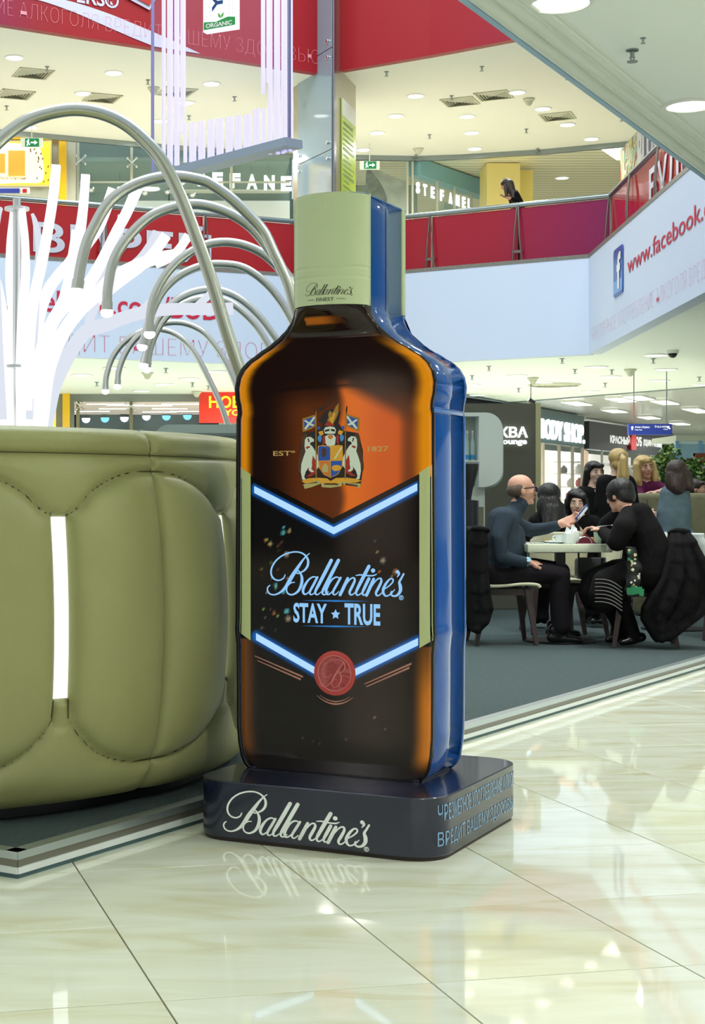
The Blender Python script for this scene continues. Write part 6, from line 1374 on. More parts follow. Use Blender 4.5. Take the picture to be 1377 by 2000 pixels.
# woman with long dark hair, back to us
p = Pf(13.35); M_dots = cloth('dotted_top', (16, 14, 16)); w2 = person('woman with long dark hair in a dotted top seated with back to us', p(1075, 0).x, 13.35)
B = Body(); Mh = simple_head(B, p(1072, 972), 12, M_skinp, -6); B.cap(p(1072, 985), .055, p(1072, 1000), .06, M_skinp); torso(B, p, (1072, 1018), (1076, 1090), 26, M_dots)
B.chain([(p(1100, 1016), .062), (p(1124, 1032, .05), .052)], M_dots); B.chain([(p(1122, 1030, .05), .050), (p(1138, 1040, .16), .046), (p(1128, 1046, .36), .036)], M_skinp); hand(B, p(1128, 1046, .36), (-.5, .8, .1), (0, 0, -1), M_skinp, .4, .9)
B.chain([(p(1046, 1018), .062), (p(1036, 1045, .05), .052), (p(1048, 1050, .3), .042)], M_dots)
for dy in (-8, 8): B.chain([(p(1076+dy, 1112), .10), (p(1076+dy, 1112, .42), .075), (p(1076+dy, 1200, .45), .05), (p(1076+dy, 1216, .38), .04)], M_dots); B.chain([(p(1076+dy, 1214, .42), .035), (p(1076+dy, 1214, .55), .03)], M_shoe)
B.build('body', w2, .010)
hh = lambda c: Mh @ Matrix.Translation(c)
hair_obj(w2, [(hh((0, -.015, .035)), (.098, .112, .092)), (hh((0, -.08, -.08)), (.105, .055, .12)), (p(1068, 995, -.09), .07, p(1062, 1028, -.15), .045), (p(1078, 995, -.09), .07, p(1076, 1030, -.15), .05), (p(1086, 992, -.07), .06, p(1090, 1018, -.12), .04)], M_hairblk)
b = MB()
for i in range(60): x, y = rr_.uniform(1046, 1106), rr_.uniform(1006, 1032); c = p(x, y, -.115+.07*abs((x-1076)/30)); b.sphere(c, .0042, 5, 4)
b.build('dots', mat('dot_white', (190, 188, 184), .6), w2, smooth=180)
# woman facing us with lowered eyes
p = Pf(14.3); w3 = person('dark haired woman in black facing us with lowered eyes', p(1130, 0).x, 14.3)
B = Body(); Mh = simple_head(B, p(1126, 982), 190, M_skinp, -8, 0, 1.0); B.cap(p(1129, 998), .05, p(1131, 1010), .055, M_skinp); torso(B, p, (1136, 1024), (1138, 1090), 26, M_blk)
B.chain([(p(1160, 1020), .062), (p(1170, 1046, -.05), .054), (p(1160, 1052, -.28), .042)], M_blk); B.cap(p(1160, 1052, -.28), .03, p(1156, 1052, -.34), .028, M_skinp); hand(B, p(1156, 1052, -.34), (-.6, -.7, 0), (0, 0, -1), M_skinp, .5, .9)
B.chain([(p(1112, 1020), .062), (p(1104, 1046, -.05), .054), (p(1116, 1052, -.28), .042)], M_blk)
for dx in (-8, 8): B.chain([(p(1138+dx, 1108), .10), (p(1138+dx, 1108, -.40), .075), (p(1138+dx, 1190, -.42), .05), (p(1138+dx, 1204, -.36), .04)], M_blk); B.chain([(p(1138+dx, 1205, -.40), .03), (p(1138+dx, 1205, -.52), .028)], M_shoe)
B.build('body', w3, .010); eyes(w3, Mh, 1.0, True); hh = lambda c: Mh @ Matrix.Translation(c)
hair_obj(w3, [(hh((0, -.022, .052)), (.086, .104, .078)), (Mh @ Vector((.05, .062, .088)), .026, Mh @ Vector((-.045, .074, .058)), .020), (Mh @ Vector((-.06, .05, .07)), .028, Mh @ Vector((-.078, .03, -.04)), .022), (Mh @ Vector((.055, .05, .085)), .026, Mh @ Vector((.078, .02, -.02)), .022), (Mh @ Vector((.078, .0, .02)), .030, Mh @ Vector((.088, -.02, -.17)), .036), (Mh @ Vector((-.078, .0, .02)), .030, Mh @ Vector((-.088, -.02, -.17)), .036), (hh((0, -.07, -.06)), (.09, .05, .11))], M_hairblk)
def standing(label, Y, hx, hy, yaw, skin, top, legs, sh, body_w, hips, s=1.0, pitch=0, roll=0, arms=()):
    p = Pf(Y); o = person(label, p(hx, 0).x, Y); B = Body(); Mh = simple_head(B, p(hx, hy), yaw, skin, pitch, roll, s)
    B.cap(p(hx, hy+16), .052, p(lerp(hx, sh[0], .6), lerp(hy+16, sh[1], .7)), .058, skin); torso(B, p, sh, hips, body_w, top)
    gz = HZ+(H-PT)*F/Y
    for k in (-1, 1): B.chain([(p(hips[0]+k*17, hips[1]+8), .105), (p(hips[0]+k*17, lerp(hips[1], gz, .5)), .075), (p(hips[0]+k*18, gz-16), .048)], legs); B.chain([(p(hips[0]+k*18, gz-8, .03), .034), (p(hips[0]+k*19, gz-6, -.12 if 90 < yaw % 360 < 270 else .14), .028)], M_shoe)
    for a in arms:
        pts, m, hd = a; B.chain([(p(*q[:3]), q[3]) for q in pts], m)
        if hd: w = p(*pts[-1][:3]); B.cap(w, .03, w+Vector(hd[0])*.03, .027, skin); hand(B, w+Vector(hd[0])*.03, hd[0], hd[1], skin, .4, .92)
    B.build('body', o, .010); return o, Mh, p
M_jkt = cloth('black_jacket', (12, 12, 15))
o4, Mh, p = standing('dark haired woman with a fringe in black standing behind the ponytail', 16.2, 1161, 924, 165, M_skinp, M_jkt, M_jkt, (1152, 966), 24, (1152, 1045), 1.0, 0, 0, (([(1136, 964, 0, .06), (1130, 1000, -.05, .052), (1138, 1030, -.2, .042)], M_jkt, None),))
hh = lambda c: Mh @ Matrix.Translation(c); eyes(o4, Mh)
hair_obj(o4, [(hh((0, -.025, .048)), (.088, .104, .082)), (Mh @ Vector((-.05, .066, .072)), .024, Mh @ Vector((.05, .066, .072)), .024), (hh((0, .078, .062)), (.05, .022, .022)), (hh((0, -.08, -.10)), (.085, .045, .13)), (Mh @ Vector((.08, -.01, .02)), .032, Mh @ Vector((.085, -.05, -.2)), .036), (Mh @ Vector((-.08, -.01, .02)), .032, Mh @ Vector((-.085, -.05, -.2)), .036)], M_hairblk)
b = MB(); c = [Mh @ Vector(v) for v in ((-.045, .075, -.17), (.045, .075, -.17), (.0, .115, -.34))]; b.prism(c, (0, -.006, 0)); b.build('neckline_skin', M_skinp, o4)
o5, Mh, p = standing('woman with a long blonde ponytail in a black jacket seen from behind', 14.85, 1206, 902, -4, M_skinp, M_jkt, M_jkt, (1203, 945), 36, (1203, 1040), 1.0, 2, 0, (([(1178, 946, 0, .066), (1172, 990, 0, .056), (1180, 1025, .15, .044)], M_jkt, None), ([(1229, 946, 0, .066), (1237, 985, 0, .056), (1258, 1010, -.02, .042)], M_jkt, ((.9, -.1, .2), (0, 1, 0)))))
hh = lambda c: Mh @ Matrix.Translation(c)
hair_obj(o5, [(hh((0, -.02, .045)), (.090, .105, .086)), (hh((0, -.06, -.02)), (.075, .06, .06)), (Mh @ Vector((0, -.115, .06)), .026, Mh @ Vector((.0, -.165, .02)), .034), (Mh @ Vector((.0, -.165, .02)), .036, Mh @ Vector((.012, -.17, -.12)), .042), (Mh @ Vector((.012, -.17, -.12)), .042, Mh @ Vector((.03, -.16, -.30)), .014), (Mh @ Vector((-.02, -.15, -.02)), .03, Mh @ Vector((-.05, -.15, -.16)), .012)], M_hairbld)
b = MB(); b.tube([Mh @ Vector((.022*math.cos(a), -.128+.012*math.sin(a), .058+.022*math.sin(a))) for a in [i*math.pi/6 for i in range(13)]], .008, 6); b.build('hair_tie', M_black, o5, smooth=60)
M_maroon = cloth('maroon_top', (84, 22, 60))
o6, Mh, p = standing('blonde woman in a maroon top leaning on the banquette', 17.0, 1258, 914, 168, M_skin, M_maroon, M_jkt, (1266, 954), 26, (1268, 1035), 1.05, 0, 6, (([(1284, 950, 0, .064), (1294, 958, -.1, .054)], M_maroon, None), ([(1296, 958, -.1, .048), (1294, 962, -.3, .042), (1262, 962, -.5, .034)], M_skin, ((-1, -.1, 0), (0, 0, -1))), ([(1246, 954, 0, .06), (1242, 972, -.2, .05), (1256, 968, -.48, .036)], M_maroon, None)))
hh = lambda c: Mh @ Matrix.Translation(c); eyes(o6, Mh, 1.05)
hair_obj(o6, [(hh((0, -.02, .055)), (.098, .112, .086)), (Mh @ Vector((-.05, .07, .088)), .024, Mh @ Vector((.05, .07, .082)), .026), (hh((.01, .084, .072)), (.052, .02, .022)), (Mh @ Vector((.092, .01, .03)), .042, Mh @ Vector((.10, .03, -.13)), .046), (Mh @ Vector((-.092, .01, .03)), .042, Mh @ Vector((-.10, .03, -.13)), .046), (Mh @ Vector((-.10, .03, -.13)), .044, Mh @ Vector((-.085, .05, -.2)), .022), (Mh @ Vector((.10, .03, -.13)), .044, Mh @ Vector((.08, .05, -.2)), .022), (hh((0, -.08, -.08)), (.10, .05, .12))], M_hairbld)
b = MB(); wc = p(1266, 962, -.485); b.tube([wc+Vector((0, .037*math.cos(a), .037*math.sin(a))) for a in [i*math.pi/8 for i in range(17)]], .008, 6); b.lathe([(.0001, .036), (.02, .036), (.02, .044), (.0001, .044)], n=12, M=Matrix.Translation(wc) @ Matrix.Rotation(math.radians(80), 4, 'X')); b.build('wrist_watch', mat('watch_white', (226, 228, 224), .3), o6, smooth=50)
M_grey = cloth('grey_sweatshirt', (92, 112, 124)); M_jean = cloth('blue_jeans', (70, 120, 170))
o7, Mh, p = standing('girl with long brown hair in a grey sweatshirt seen from behind', 14.4, 1322, 925, 20, M_skinp, M_grey, M_jean, (1318, 966), 18, (1317, 1042), .95, 0, 0, (([(1304, 966, 0, .066), (1296, 1000, 0, .062), (1298, 1026, .1, .05)], M_grey, None), ([(1334, 966, 0, .064), (1337, 1004, .05, .058), (1334, 1032, .14, .05)], M_grey, None)))
hh = lambda c: Mh @ Matrix.Translation(c)
hair_obj(o7, [(hh((0, -.02, .038)), (.096, .110, .092)), (hh((0, -.075, -.07)), (.102, .06, .13)), (p(1312, 930, -.05), .07, p(1314, 950, -.10), .06), (p(1334, 930, -.05), .065, p(1340, 950, -.10), .045)], M_hairbrn)
p = Pf(17.6); o9 = person('boy with light brown hair peering over the banquette at right edge', p(1363, 0).x, 17.6); B = Body(); Mh = frame_m(p(1362, 956), 120, 0); head(B, Mh, M_skin, .9); B.cap(p(1361, 972), .05, p(1360, 990), .055, M_skin); torso(B, p, (1360, 1004), (1360, 1075), 24, M_jkt); B.build('body', o9, .012); eyes(o9, Mh, .9)
hh = lambda c: Mh @ Matrix.Translation(c); hair_obj(o9, [(hh((0, -.03, .042)), (.084, .10, .078)), (hh((0, .06, .072)), (.06, .03, .022))], M_hairbrn, .012)
# woman upstairs leaning on the rail with a phone
Yu = 32.35; p = Pf(Yu); o10 = person('woman with long dark hair leaning on the upper handrail with a phone', p(995, 0).x, Yu); o10.location.z = 5.74
B = Body(); Mh = frame_m(p(988, 361), -75, -25); head(B, Mh, M_skin, 1.0); B.cap(p(992, 369), .055, p(998, 377), .06, M_skin)
for dy in (-.1, .1): B.chain([(p(1003, 382, dy), .10), (p(1010, 400, dy), .12), (p(1014, 425, dy), .13), (p(1014, 440, dy), .12), (p(1014, 505, dy), .08)], M_jkt)
B.chain([(p(1004, 382, -.16), .06), (p(1008, 396, -.18), .052), (p(994, 394, -.3), .04)], M_jkt); B.cap(p(994, 394, -.3), .032, p(986, 392, -.3), .03, M_skin); hand(B, p(986, 392, -.3), (-1, 0, .15), (0, 0, 1), M_skin, .5, 1.0); B.build('body', o10, .014)
hh = lambda c: Mh @ Matrix.Translation(c); hair_obj(o10, [(hh((0, -.02, .04)), (.098, .115, .09)), (p(994, 360, -.06), .09, p(1000, 384, -.14), .07), (p(1000, 380, -.14), .07, p(998, 394, -.2), .03), (p(986, 366, -.1), .05, p(986, 388, -.16), .03)], M_hairbrn, .014)
ph2 = empty('mobile_phone.001', p(976, 389, -.3), 0, 'dark phone held by the woman at the upper handrail', 'phone'); Mp = Matrix.Translation(p(977, 389, -.3)) @ Matrix.Rotation(math.radians(28), 4, 'Y'); b = MB(); b.bevbox((-.07, -.035, -.006), (.07, .035, .006), .004, Mp); b.build('case', M_black, ph2); b = MB(); b.box((-.058, -.03, .006), (.058, .03, .007), Mp); b.build('screen', mat('phone_dim', (90, 100, 110), .2, emit=.2), ph2)
# ================================================================ cafe furniture
M_shell = mat('chair_shell', (206, 204, 176), .45); M_shellw = mat('chair_shell_grey', (196, 206, 206), .45); M_wood = mat('dark_wood', (58, 46, 46), .5, noise=.2, nscale=30); M_table = mat('table_cream', (216, 222, 200), .35)
def make_chair(px, Y, rz, label, m=M_shell):
    g = Wp(px, 0, Y); o = empty('cafe_chair', (g.x, Y, PT), rz, label, 'chair', 'cafe chairs')
    prof_ = crspline([(.235, .425), (.21, .447), (.10, .452), (-.05, .438), (-.16, .440), (-.215, .475), (-.245, .58), (-.27, .72), (-.29, .84)], 5)
    def shell(pr, name):
        b = MB(); vs = []; n = 9
        for i, (y, z) in enumerate(pr):
            w = .235-(.03 if z > .8 else 0)
            for k in range(n): u = k/(n-1)*2-1; vs.append((u*w, y+(.035*u*u if z > .5 else 0), z+(.012*u*u if z < .5 else 0)))
        b.add(vs, [(i*n+k, i*n+k+1, (i+1)*n+k+1, (i+1)*n+k) for i in range(len(pr)-1) for k in range(n-1)]); q = b.build(name, m, o, local=True, smooth=180); s = q.modifiers.new('t', 'SOLIDIFY'); s.thickness = .022; s.offset = 0
    k = next(i for i, v in enumerate(prof_) if v[0] < -.19); shell(prof_[:k+1], 'seat'); shell(prof_[k:], 'backrest')
    b = MB()
    for a, c in (((-.17, .15, .40), (.17, .15, .40)), ((-.17, -.15, .40), (.17, -.15, .40)), ((-.17, -.15, .40), (-.17, .15, .40)), ((.17, -.15, .40), (.17, .15, .40))): b.obb(a, c, .025, .05)
    b.build('seat_frame', M_wood, o, local=True)
    for sx in (-1, 1):
        for sy in (-1, 1): b = MB(); b.taper((sx*.17, sy*.15, .425), (sx*.215, sy*(.21 if sy > 0 else .25), 0), .05, .03); b.build('leg', M_wood, o, local=True)
    return o
make_chair(983, 12.26, -math.pi/2, 'cream shell chair the bald man sits on')
make_chair(1252, 12.05, math.radians(78), 'cream shell chair under the person in the black shawl')
make_chair(1078, 13.30, 0.0, 'cream shell chair of the woman in the dotted top')
make_chair(1146, 14.35, math.pi, 'cream shell chair of the dark haired woman facing us')
make_chair(1142, 12.72, math.radians(92), 'empty cream shell chair behind the cafe table, holding a handbag')
make_chair(1393, 12.75, math.radians(-70), 'pale grey shell chair cut by the right edge', M_shellw)
def table(x0, x1, Y0_, Y1_, ztop, label):
    cx_, cy_ = (x0+x1)/2, (Y0_+Y1_)/2; o = empty('cafe_table', (cx_, cy_, PT), 0, label, 'table')
    b = MB(); b.bevbox((x0, Y0_, ztop-.062), (x1, Y1_, ztop), .006); b.build('tabletop', M_table, o, smooth=40)
    b = MB(); b.box((cx_-.035, cy_-.035, PT+.02), (cx_+.035, cy_+.035, ztop-.06)); b.build('post', M_black, o)
    b = MB(); b.lathe([(.27, 0), (.27, .012), (.10, .028), (.04, .04)], (cx_, cy_, PT), 32); b.build('foot_plate', M_black, o, smooth=40)
    b = MB(); b.box((cx_-.2, cy_-.03, ztop-.075), (cx_+.2, cy_+.03, ztop-.06)); b.build('bracket', M_black, o)
    return o
TZ = Wp(0, 1063, 12.05).z; x0, x1 = Wp(1031, 0, 12.05).x, Wp(1197, 0, 12.05).x
table(x0, x1, 12.05, 12.72, TZ, 'cream square cafe table on a black post between the seated people')
TZ2 = Wp(0, 1060, 13.3).z; table(Wp(1286, 0, 13.3).x, Wp(1388, 0, 13.3).x, 13.3, 13.9, TZ2, 'second cream table behind the coat draped chair')
M_china = mat('china_white', (226, 234, 232), .2)
def on_t(px, py_off, Y): g = Wp(px, 0, Y); return (g.x, Y, TZ+.0005)
def plate(px, Y, r, label, food=None):
    o = empty('plate', on_t(px, 0, Y), 0, label, 'plate'); b = MB(); b.lathe([(r*.5, 0), (r*.6, .004), (r, .016), (r*.98, .019), (r*.58, .008), (.0001, .007)], n=28); b.build('dish', M_china, o, local=True, smooth=50)
    if food:
        f = empty('food_portion', (o.location.x, o.location.y, TZ+.009), 0, label+' contents', 'food'); f['label'] = food[0]
        rr = random.Random(len(food[0]))
        for k in range(food[2]): b = MB(); b.sphere((rr.uniform(-.5, .5)*r, rr.uniform(-.5, .5)*r, .008+.008*rr.random()), r*.28, 9, 6, (1, .8, .45)); b.build('piece', mat(food[1][0], food[1][1], .6), f, local=True, smooth=180)
    return o
plate(1086, 12.22, .085, 'white saucer under the coffee cup')
o = empty('coffee_cup', (Wp(1093, 0, 12.22).x, 12.22, TZ+.0085), 0, 'small white coffee cup on its saucer', 'cup'); b = MB(); b.lathe([(.022, 0), (.032, .012), (.038, .062), (.035, .062), (.029, .014), (.0001, .010)], n=22); b.build('bowl', M_china, o, local=True, smooth=50)
b = MB(); b.tube([(-.036-.018*math.sin(a), 0, .034+.018*math.cos(a)) for a in [i*math.pi/8 for i in range(9)]], .005, 6); b.build('handle', M_china, o, local=True, smooth=60)
b = MB(); b.lathe([(.0001, .050), (.034, .050)], n=18); b.build('coffee', mat('coffee', (70, 44, 30), .2), o, local=True)
plate(1078, 12.5, .11, 'white plate with pale food behind the coffee cup', ('pale yellow food heap on the plate behind the cup', ('omelette', (222, 206, 120)), 5))
plate(1166, 12.45, .12, 'white plate with green salad near the shawl', ('green salad pieces on the plate near the shawl', ('salad', (110, 160, 60)), 8))
for px, Y, h_, l in ((1110, 12.14, .085, 'front white square napkin cup on the table'), (1121, 12.24, .10, 'rear white square napkin cup on the table')):
    o = empty('napkin_cup', on_t(px, 0, Y), .2, l, 'napkin holder'); b = MB(); b.bevbox((-.03, -.03, 0), (.03, .03, h_), .006); b.build('cup', M_china, o, local=True, smooth=40)
    b = MB(); b.prism([(-.026, 0, h_), (.026, 0, h_), (.012, 0, h_+.03), (-.012, 0, h_+.045)], (0, .008, 0)); b.prism([(-.02, -.015, h_), (.02, -.015, h_), (.02, -.01, h_+.02)], (0, .008, 0)); b.build('napkin', mat('napkin_white', (236, 242, 244), .8), o, local=True)
o = empty('napkin_stand', on_t(1141, 0, 12.16), 0, 'chrome ring stand with a folded maroon napkin', 'napkin holder')
b = MB(); b.tube([(.055*math.cos(a), -.02, .055*math.sin(a)) for a in [i*math.pi/12 for i in range(13)]], .003, 6); b.tube([(.055*math.cos(a), .02, .055*math.sin(a)) for a in [i*math.pi/12 for i in range(13)]], .003, 6); b.build('wire_rings', M_chrome, o, local=True, smooth=60)
b = MB(); b.prism([(-.065, -.012, .002), (.095, -.012, .002), (.005, -.012, .082)], (0, .024, 0)); b.build('maroon_napkin', mat('napkin_maroon', (112, 32, 56), .8), o, local=True)
o = empty('teaspoon', on_t(1052, 0, 12.12), .3, 'teaspoon on a paper napkin at the table\'s left end', 'spoon'); b = MB(); b.sphere((-.05, 0, .006), .014, 10, 6, (1.4, 1, .3)); b.tube([(-.035, 0, .006), (.08, 0, .007)], .003, 6); b.build('metal', M_chrome, o, local=True, smooth=60); b = MB(); b.box((.02, -.05, 0), (.14, .04, .003)); b.build('paper', M_china, o, local=True)
o = empty('water_glass', on_t(1168, 0, 12.2), 0, 'tumbler beside the spoon holding hand', 'glass'); b = MB(); b.lathe([(.026, 0), (.034, .09), (.032, .09), (.024, .005), (.0001, .004)], n=20); b.build('tumbler', mat('tumbler_glass', (196, 222, 204), .08, alpha=.55), o, local=True, smooth=50); b = MB(); b.lathe([(.0001, .006), (.025, .006), (.030, .06), (.0001, .06)], n=18); b.build('drink', mat('pale_drink', (206, 222, 196), .2), o, local=True)
o = empty('wallet', on_t(1153, 0, 12.4), .3, 'tan leather wallet lying between the plates', 'wallet'); b = MB(); b.bevbox((-.055, -.04, 0), (.055, .04, .045), .01); b.build('leather', mat('tan_leather', (176, 116, 66), .5), o, local=True, smooth=40); b = MB(); b.box((-.056, -.042, .02), (.056, -.039, .025)); b.build('zip', M_chrome, o, local=True)
o = empty('teaspoon.001', p(1170, 1031, 0) if False else Wp(1180, 1029, 12.02), .1, 'spoon held in the hand of the person in the shawl', 'spoon'); b = MB(); b.tube([(-.06, 0, .0), (.06, 0, .012)], .003, 6); b.sphere((.07, 0, .013), .012, 8, 6, (1.5, 1, .35)); b.build('metal', M_chrome, o, local=True, smooth=60)
o = empty('napkin_rack', (Wp(1299, 0, 13.45).x, 13.45, TZ2), 0, 'white paper napkins in a wire rack on the second table', 'napkin holder'); b = MB()
for k in range(3): b.box((-.07+.04*k, -.03, 0), (-.035+.04*k, .03, .10-.012*k))
b.build('napkins', mat('napkin_white', (236, 242, 244)), o, local=True); b = MB(); b.tube([(.06, -.03, 0), (.05, -.03, .11), (.07, .03, .11), (.075, .03, 0)], .003, 6); b.build('wire', mat('red_wire', (170, 30, 50), .4), o, local=True)
# handbag on the chair
o = empty('handbag', (Wp(1150, 0, 12.72).x, 12.70, PT+.470), .1, 'dark grey leather handbag with silver clasps under the table', 'handbag'); b = MB(); b.bevbox((-.11, -.06, 0), (.11, .06, .17), .025); b.build('bag_body', mat('bag_leather', (50, 54, 58), .35), o, local=True, smooth=50)
b = MB(); b.bevbox((-.115, -.066, .06), (.115, -.05, .175), .01); b.build('flap', mat('bag_flap', (64, 68, 72), .35), o, local=True, smooth=50); b = MB(); b.tube(crspline([(-.09, 0, .16), (-.07, 0, .27), (.07, 0, .27), (.09, 0, .16)], 5), .008, 6); b.build('strap', M_black, o, local=True, smooth=60); b = MB(); b.box((.07, -.07, .10), (.10, -.062, .17)); b.build('clasp', M_chrome, o, local=True)
# coats over chair backs
M_coat = cloth('black_coat', (12, 11, 14)); M_coat2 = cloth('dark_coat', (15, 15, 17))
def coat(label, Y, rows, m, layers=((0, 0),)):
    p = Pf(Y); o = empty('draped_coat', xy(p(rows[0][0], 0), PT+.3), 0, label, 'coat'); B = Body()
    for dx, dl in layers:
        for (xa, xb, y, d0), (xc, xd, y2, d1) in zip(rows[:-1], rows[1:]):
            n = 15
            for k in range(n): u = k/(n-1); w = .026+.007*math.sin(k*1.9+dl*9); f_ = .022*math.sin(k*1.25+dx); B.cap(p(lerp(xa, xb, u)+dx, y, dl+d0+f_), w, p(lerp(xc, xd, u)+dx, y2+2*math.sin(k*2.2), dl+d1+f_*1.5), w*1.05, m)
    B.build('coat_cloth', o, .010, 4); b = MB(); c = p(lerp(rows[0][0], rows[0][1], .5), rows[0][2], rows[0][3]+layers[0][1]); b.tube(crspline([tuple(c+Vector((-.05, .06, .0))), tuple(c+Vector((-.03, -.03, .02))), tuple(c+Vector((.05, -.03, .01))), tuple(c+Vector((.07, .05, 0)))], 4), .022, 8); b.build('collar', m, o, smooth=180); return o
coat('black coat hung over the chair of the shawled person', 11.70, [(1324, 1344, 1042, .08), (1316, 1354, 1062, .03), (1306, 1368, 1095, 0), (1296, 1384, 1130, -.02), (1276, 1388, 1165, -.02), (1264, 1376, 1190, 0), (1264, 1352, 1210, .02), (1276, 1326, 1230, .02), (1286, 1306, 1246, .02)], M_coat, ((0, 0), (4, .12)))
coat('dark coat hung over the back of the bald man\'s chair', 12.26, [(912, 932, 1036, 0), (906, 934, 1060, 0), (903, 934, 1110, 0), (901, 938, 1150, 0), (903, 944, 1185, 0), (906, 936, 1210, 0), (910, 922, 1222, 0)], M_coat2, ((0, -.29), (-4, -.1), (-4, .1), (0, .28)))
# banquette
M_ban = cloth('khaki_upholstery', (118, 116, 92), .8); a, c = Wp(1246, 0, 15.2).x, Wp(1470, 0, 15.2).x; zt_ = Wp(0, 963, 15.2).z
ban = empty('banquette', (lerp(a, c, .5), 15.2, PT), 0, 'high backed khaki upholstered banquette at right', 'sofa')
b = MB(); b.bevbox((a, 15.2, PT), (c, 15.42, zt_), .05); b.build('back_panel', M_ban, ban, smooth=50); b = MB(); b.bevbox((a+.05, 15.42, PT+.1), (c, 16.0, PT+.46), .06); b.build('seat', M_ban, ban, smooth=50)
b = MB(); b.box((a+.085, 15.193, PT+.05), (a+.092, 15.2, zt_-.06)); b.build('seam', mat('seam_dark', (84, 82, 64), .8), ban); b = MB(); b.box((a+.04, 15.3, PT), (c, 15.95, PT+.1)); b.build('plinth_board', M_dark, ban)
# hedge
hd = empty('hedge', (Wp(1345, 0, 19).x, 19, PT), 0, 'leafy green hedge behind the banquette', 'plant'); a, c = Wp(1284, 0, 19).x, Wp(1430, 0, 19).x
b = MB(); b.bevbox((a, 18.8, PT), (c, 19.3, PT+.75), .02); b.build('planter', mat('planter_brown', (70, 60, 50), .6), hd)
rr_ = random.Random(21); bb = [MB(), MB(), MB()]
for i in range(5200):
    x = rr_.uniform(a-.05, c); topz = 1.15+(985-lerp(893, 884, (x-a)/(c-a)))*19/F+.10*math.sin(x*9)+.06*math.sin(x*23); z = rr_.uniform(.75, topz); y = 19.05+rr_.uniform(-.3, .3)*(1-.5*max(0, (z-1.4)/.5)); s_ = rr_.uniform(.022, .045)
    d = Vector((rr_.uniform(-1, 1), rr_.uniform(-1, .3), rr_.uniform(-.4, 1))).normalized(); e_ = d.cross(Vector((rr_.uniform(-1, 1), rr_.uniform(-1, 1), rr_.uniform(-1, 1)))).normalized(); c0 = Vector((x, y, z))
    bb[min(2, int(rr_.random()*3))].add([c0-d*s_, c0+e_*s_*.5, c0+d*s_, c0-e_*s_*.5], [(0, 1, 2, 3)])
for q, (nm, rgb) in enumerate((('leaf_dark', (40, 70, 34)), ('leaf_mid', (72, 112, 44)), ('leaf_light', (132, 160, 60)))): bb[q].build('foliage', mat(nm, rgb, .4), hd, clean=False, kind='stuff')
b = MB()
for i in range(14): x = lerp(a, c, (i+.5)/14); b.tube([(x, 19.05, PT+.7), (x+rr_.uniform(-.1, .1), 19.05, 1.7)], .012, 5)
b.build('stems', mat('stem_brown', (80, 64, 44), .8), hd)
# grey partition with lit name, white rounded bar shelf in front of it
pt_ = empty('grey_partition', (Wp(980, 0, 16.2).x, 16.2, PT), 0, 'grey brown partition wall with glowing white name', 'partition'); a, c, e_ = Wp(700, 0, 16.2).x, Wp(1046, 0, 16.2).x, Wp(1056, 0, 16.2).x; zt_ = Wp(0, 788, 16.2).z
b = MB(); b.box((a, 16.2, PT), (c, 16.42, zt_)); b.build('wall_board', mat('partition_grey', (96, 96, 84), .7), pt_); b = MB(); b.box((c, 16.19, PT), (e_, 16.43, zt_+.002)); b.build('edge_board', mat('partition_edge', (186, 182, 140), .6), pt_)
x1_ = Wp(1031, 0, 16.18).x; w_ = Wp(1031, 0, 16.18).x-Wp(908, 0, 16.18).x; put_text('lettering', 'МОСКВА', M_sign, (x1_-w_, 16.19, Wp(0, 855, 16.18).z), (1, 0, 0), (0, 0, 1), w_, Wp(0, 833, 16.18).z-Wp(0, 855, 16.18).z, pt_, .03, depth=.02)
w_ = Wp(1029, 0, 16.18).x-Wp(978, 0, 16.18).x; put_text('lettering', 'lounge', M_sign, (Wp(978, 0, 16.18).x, 16.19, Wp(0, 871, 16.18).z), (1, 0, 0), (0, 0, 1), w_, Wp(0, 856, 16.18).z-Wp(0, 871, 16.18).z, pt_, .03, depth=.02)
sp = empty('spot_lamp', Wp(1037, 784, 36), 0, 'small black spot on a cord above the partition', 'lamp'); c0 = Wp(1037, 783, 36); b = MB(); b.tube([c0+Vector((-.05, 0, .03)), c0+Vector((.08, 0, -.05))], .05, 10); b.build('head', M_black, sp, smooth=50); b = MB(); b.tube([c0, (c0.x, 36, C4)], .009, 5); b.build('cord', M_black, sp)
db = empty('dark_canopy', Wp(930, 780, 18), 0, 'dark slanting canopy edge just above the partition', 'canopy'); b = MB(); b.prism([Wp(x, y, 18.5) for x, y in ((860, 768), (985, 787), (985, 800), (860, 800))], (0, .3, 0)); b.build('canopy_board', M_dark, db); b = MB(); b.prism([Wp(x, y, 18.45) for x, y in ((860, 766), (985, 785), (985, 787), (860, 769))], (0, .4, 0)); b.build('canopy_trim', M_rail, db); b = MB(); q = Wp(900, 800, 18.6); b.box((q.x-.03, 18.6, PT), (q.x+.03, 18.66, q.z)); b.build('canopy_post', M_dark, db)
sh2 = empty('bar_shelf', (Wp(940, 0, 15.2).x, 15.2, PT), 0, 'white rounded bar shelf unit beside the blue bottle edge', 'shelf'); M_shelf = mat('shelf_white', (218, 228, 224), .35); M_shelfg = mat('shelf_side', (168, 180, 174), .5)
def S(x, y): q = Wp(x, y, 15.2); return q.x, q.z
xa, z1 = S(860, 808); xb, z0 = S(974, 952); r = .16
def rpoly(xa, z0, xb, z1, r): return [(xa, z0)]+[(xb-r*1.2+r*1.2*math.sin(math.radians(a)), z0+r*1.0-r*1.0*math.cos(math.radians(a))) for a in range(0, 91, 9)]+[(xb-r+r*math.cos(math.radians(a)), z1-r+r*math.sin(math.radians(a))) for a in range(0, 91, 9)]+[(xa, z1)]
outer = rpoly(xa, z0, xb, z1, r); ox, oz = S(928, 905); ix, iz = S(928, 815)
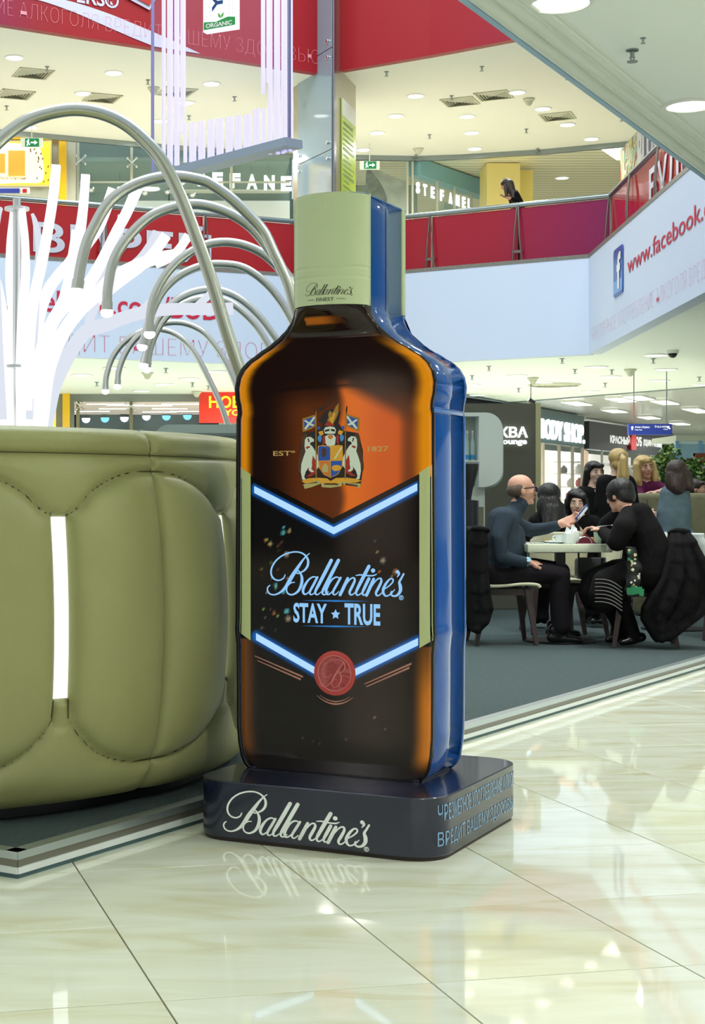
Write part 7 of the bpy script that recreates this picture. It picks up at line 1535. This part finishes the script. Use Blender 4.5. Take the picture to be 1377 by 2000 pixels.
b = MB(); x9, z9 = S(928, 816); x8, z8 = S(928, 903)
b.prism([(x, 15.2, z) for x, z in outer if True], (0, .10, 0)); b.build('back_board', M_shelfg, sh2)
b = MB(); n = len(outer); b.prism([(x9, 15.0, z0), *[(x, 15.0, z) for x, z in outer[1:-1]], (x9, 15.0, z1)], (0, .2, 0)); b.build('front_panel', M_shelf, sh2, smooth=30)
b = MB(); b.box((xa, 15.0, z1-.035), (x9, 15.2, z1)); b.build('top_board', M_shelf, sh2); b = MB(); b.box((xa, 15.0, z8-.02), (x9, 15.2, z8+.012)); b.build('shelf_board', M_shelf, sh2)
b = MB(); b.prism([(x+.0, 15.2, z) for x, z in outer], (.0, .001, 0)); off = Wp(989, 0, 15.5).x-xb
b = MB(); b.prism([(x+off*.5, 15.3, z-.015) for x, z in outer], (0, .45, 0)); b.build('rear_housing', M_shelfg, sh2, smooth=30)
xs, _ = S(944, 0); xt, zt2 = S(946, 1040); b = MB(); b.box((xa, 15.12, PT), (xs, 15.3, z0+.01)); b.build('support', M_shelf, sh2); b = MB(); b.box((xa, 15.08, PT), (xs-.02, 15.12, S(0, 990)[1])); b.build('support_foot', mat('support_grey', (124, 124, 108), .6), sh2)
for k, px in enumerate((901, 912, 923)):
    q = Wp(px, 0, 15.1); o = empty('liquor_bottle', (q.x, 15.1, z8+.0125), 0, 'clear bottle with blue label on the white bar shelf, %s from the left' % ordinal(k), 'bottle', 'clear bottles on the bar shelf'); b = MB(); b.lathe([(.021, 0), (.023, .01), (.023, .17), (.012, .215), (.012, .27)], n=14); b.build('glass', mat('bottle_glass', (190, 214, 210), .08, alpha=.6), o, local=True, smooth=50); b = MB(); b.lathe([(.0235, .015), (.0235, .055)], n=14); b.build('label_band', mat('label_blue', (40, 130, 180), .4), o, local=True, smooth=50); b = MB(); b.lathe([(.013, .255), (.013, .285), (.0001, .285)], n=10); b.build('stopper', M_chrome, o, local=True, smooth=50)
o = empty('dark_vase', (Wp(912, 0, 14.8).x, 14.75, PT+.0), 0, 'dark curved appliance half hidden by the blue bottle edge', 'appliance'); q = Wp(908, 905, 14.9); b = MB(); hz = q.z-PT; b.lathe([(.10, 0), (.10, hz-.35), (.03, hz-.34), (.045, hz-.25), (.10, hz-.06), (.105, hz)], n=20); b.build('shell', mat('appliance_dark', (40, 42, 48), .3), o, local=True, smooth=50); b = MB(); b.lathe([(.106, hz-.01), (.106, hz+.01), (.0001, hz+.01)], n=20); b.build('rim', M_rail, o, local=True, smooth=40)
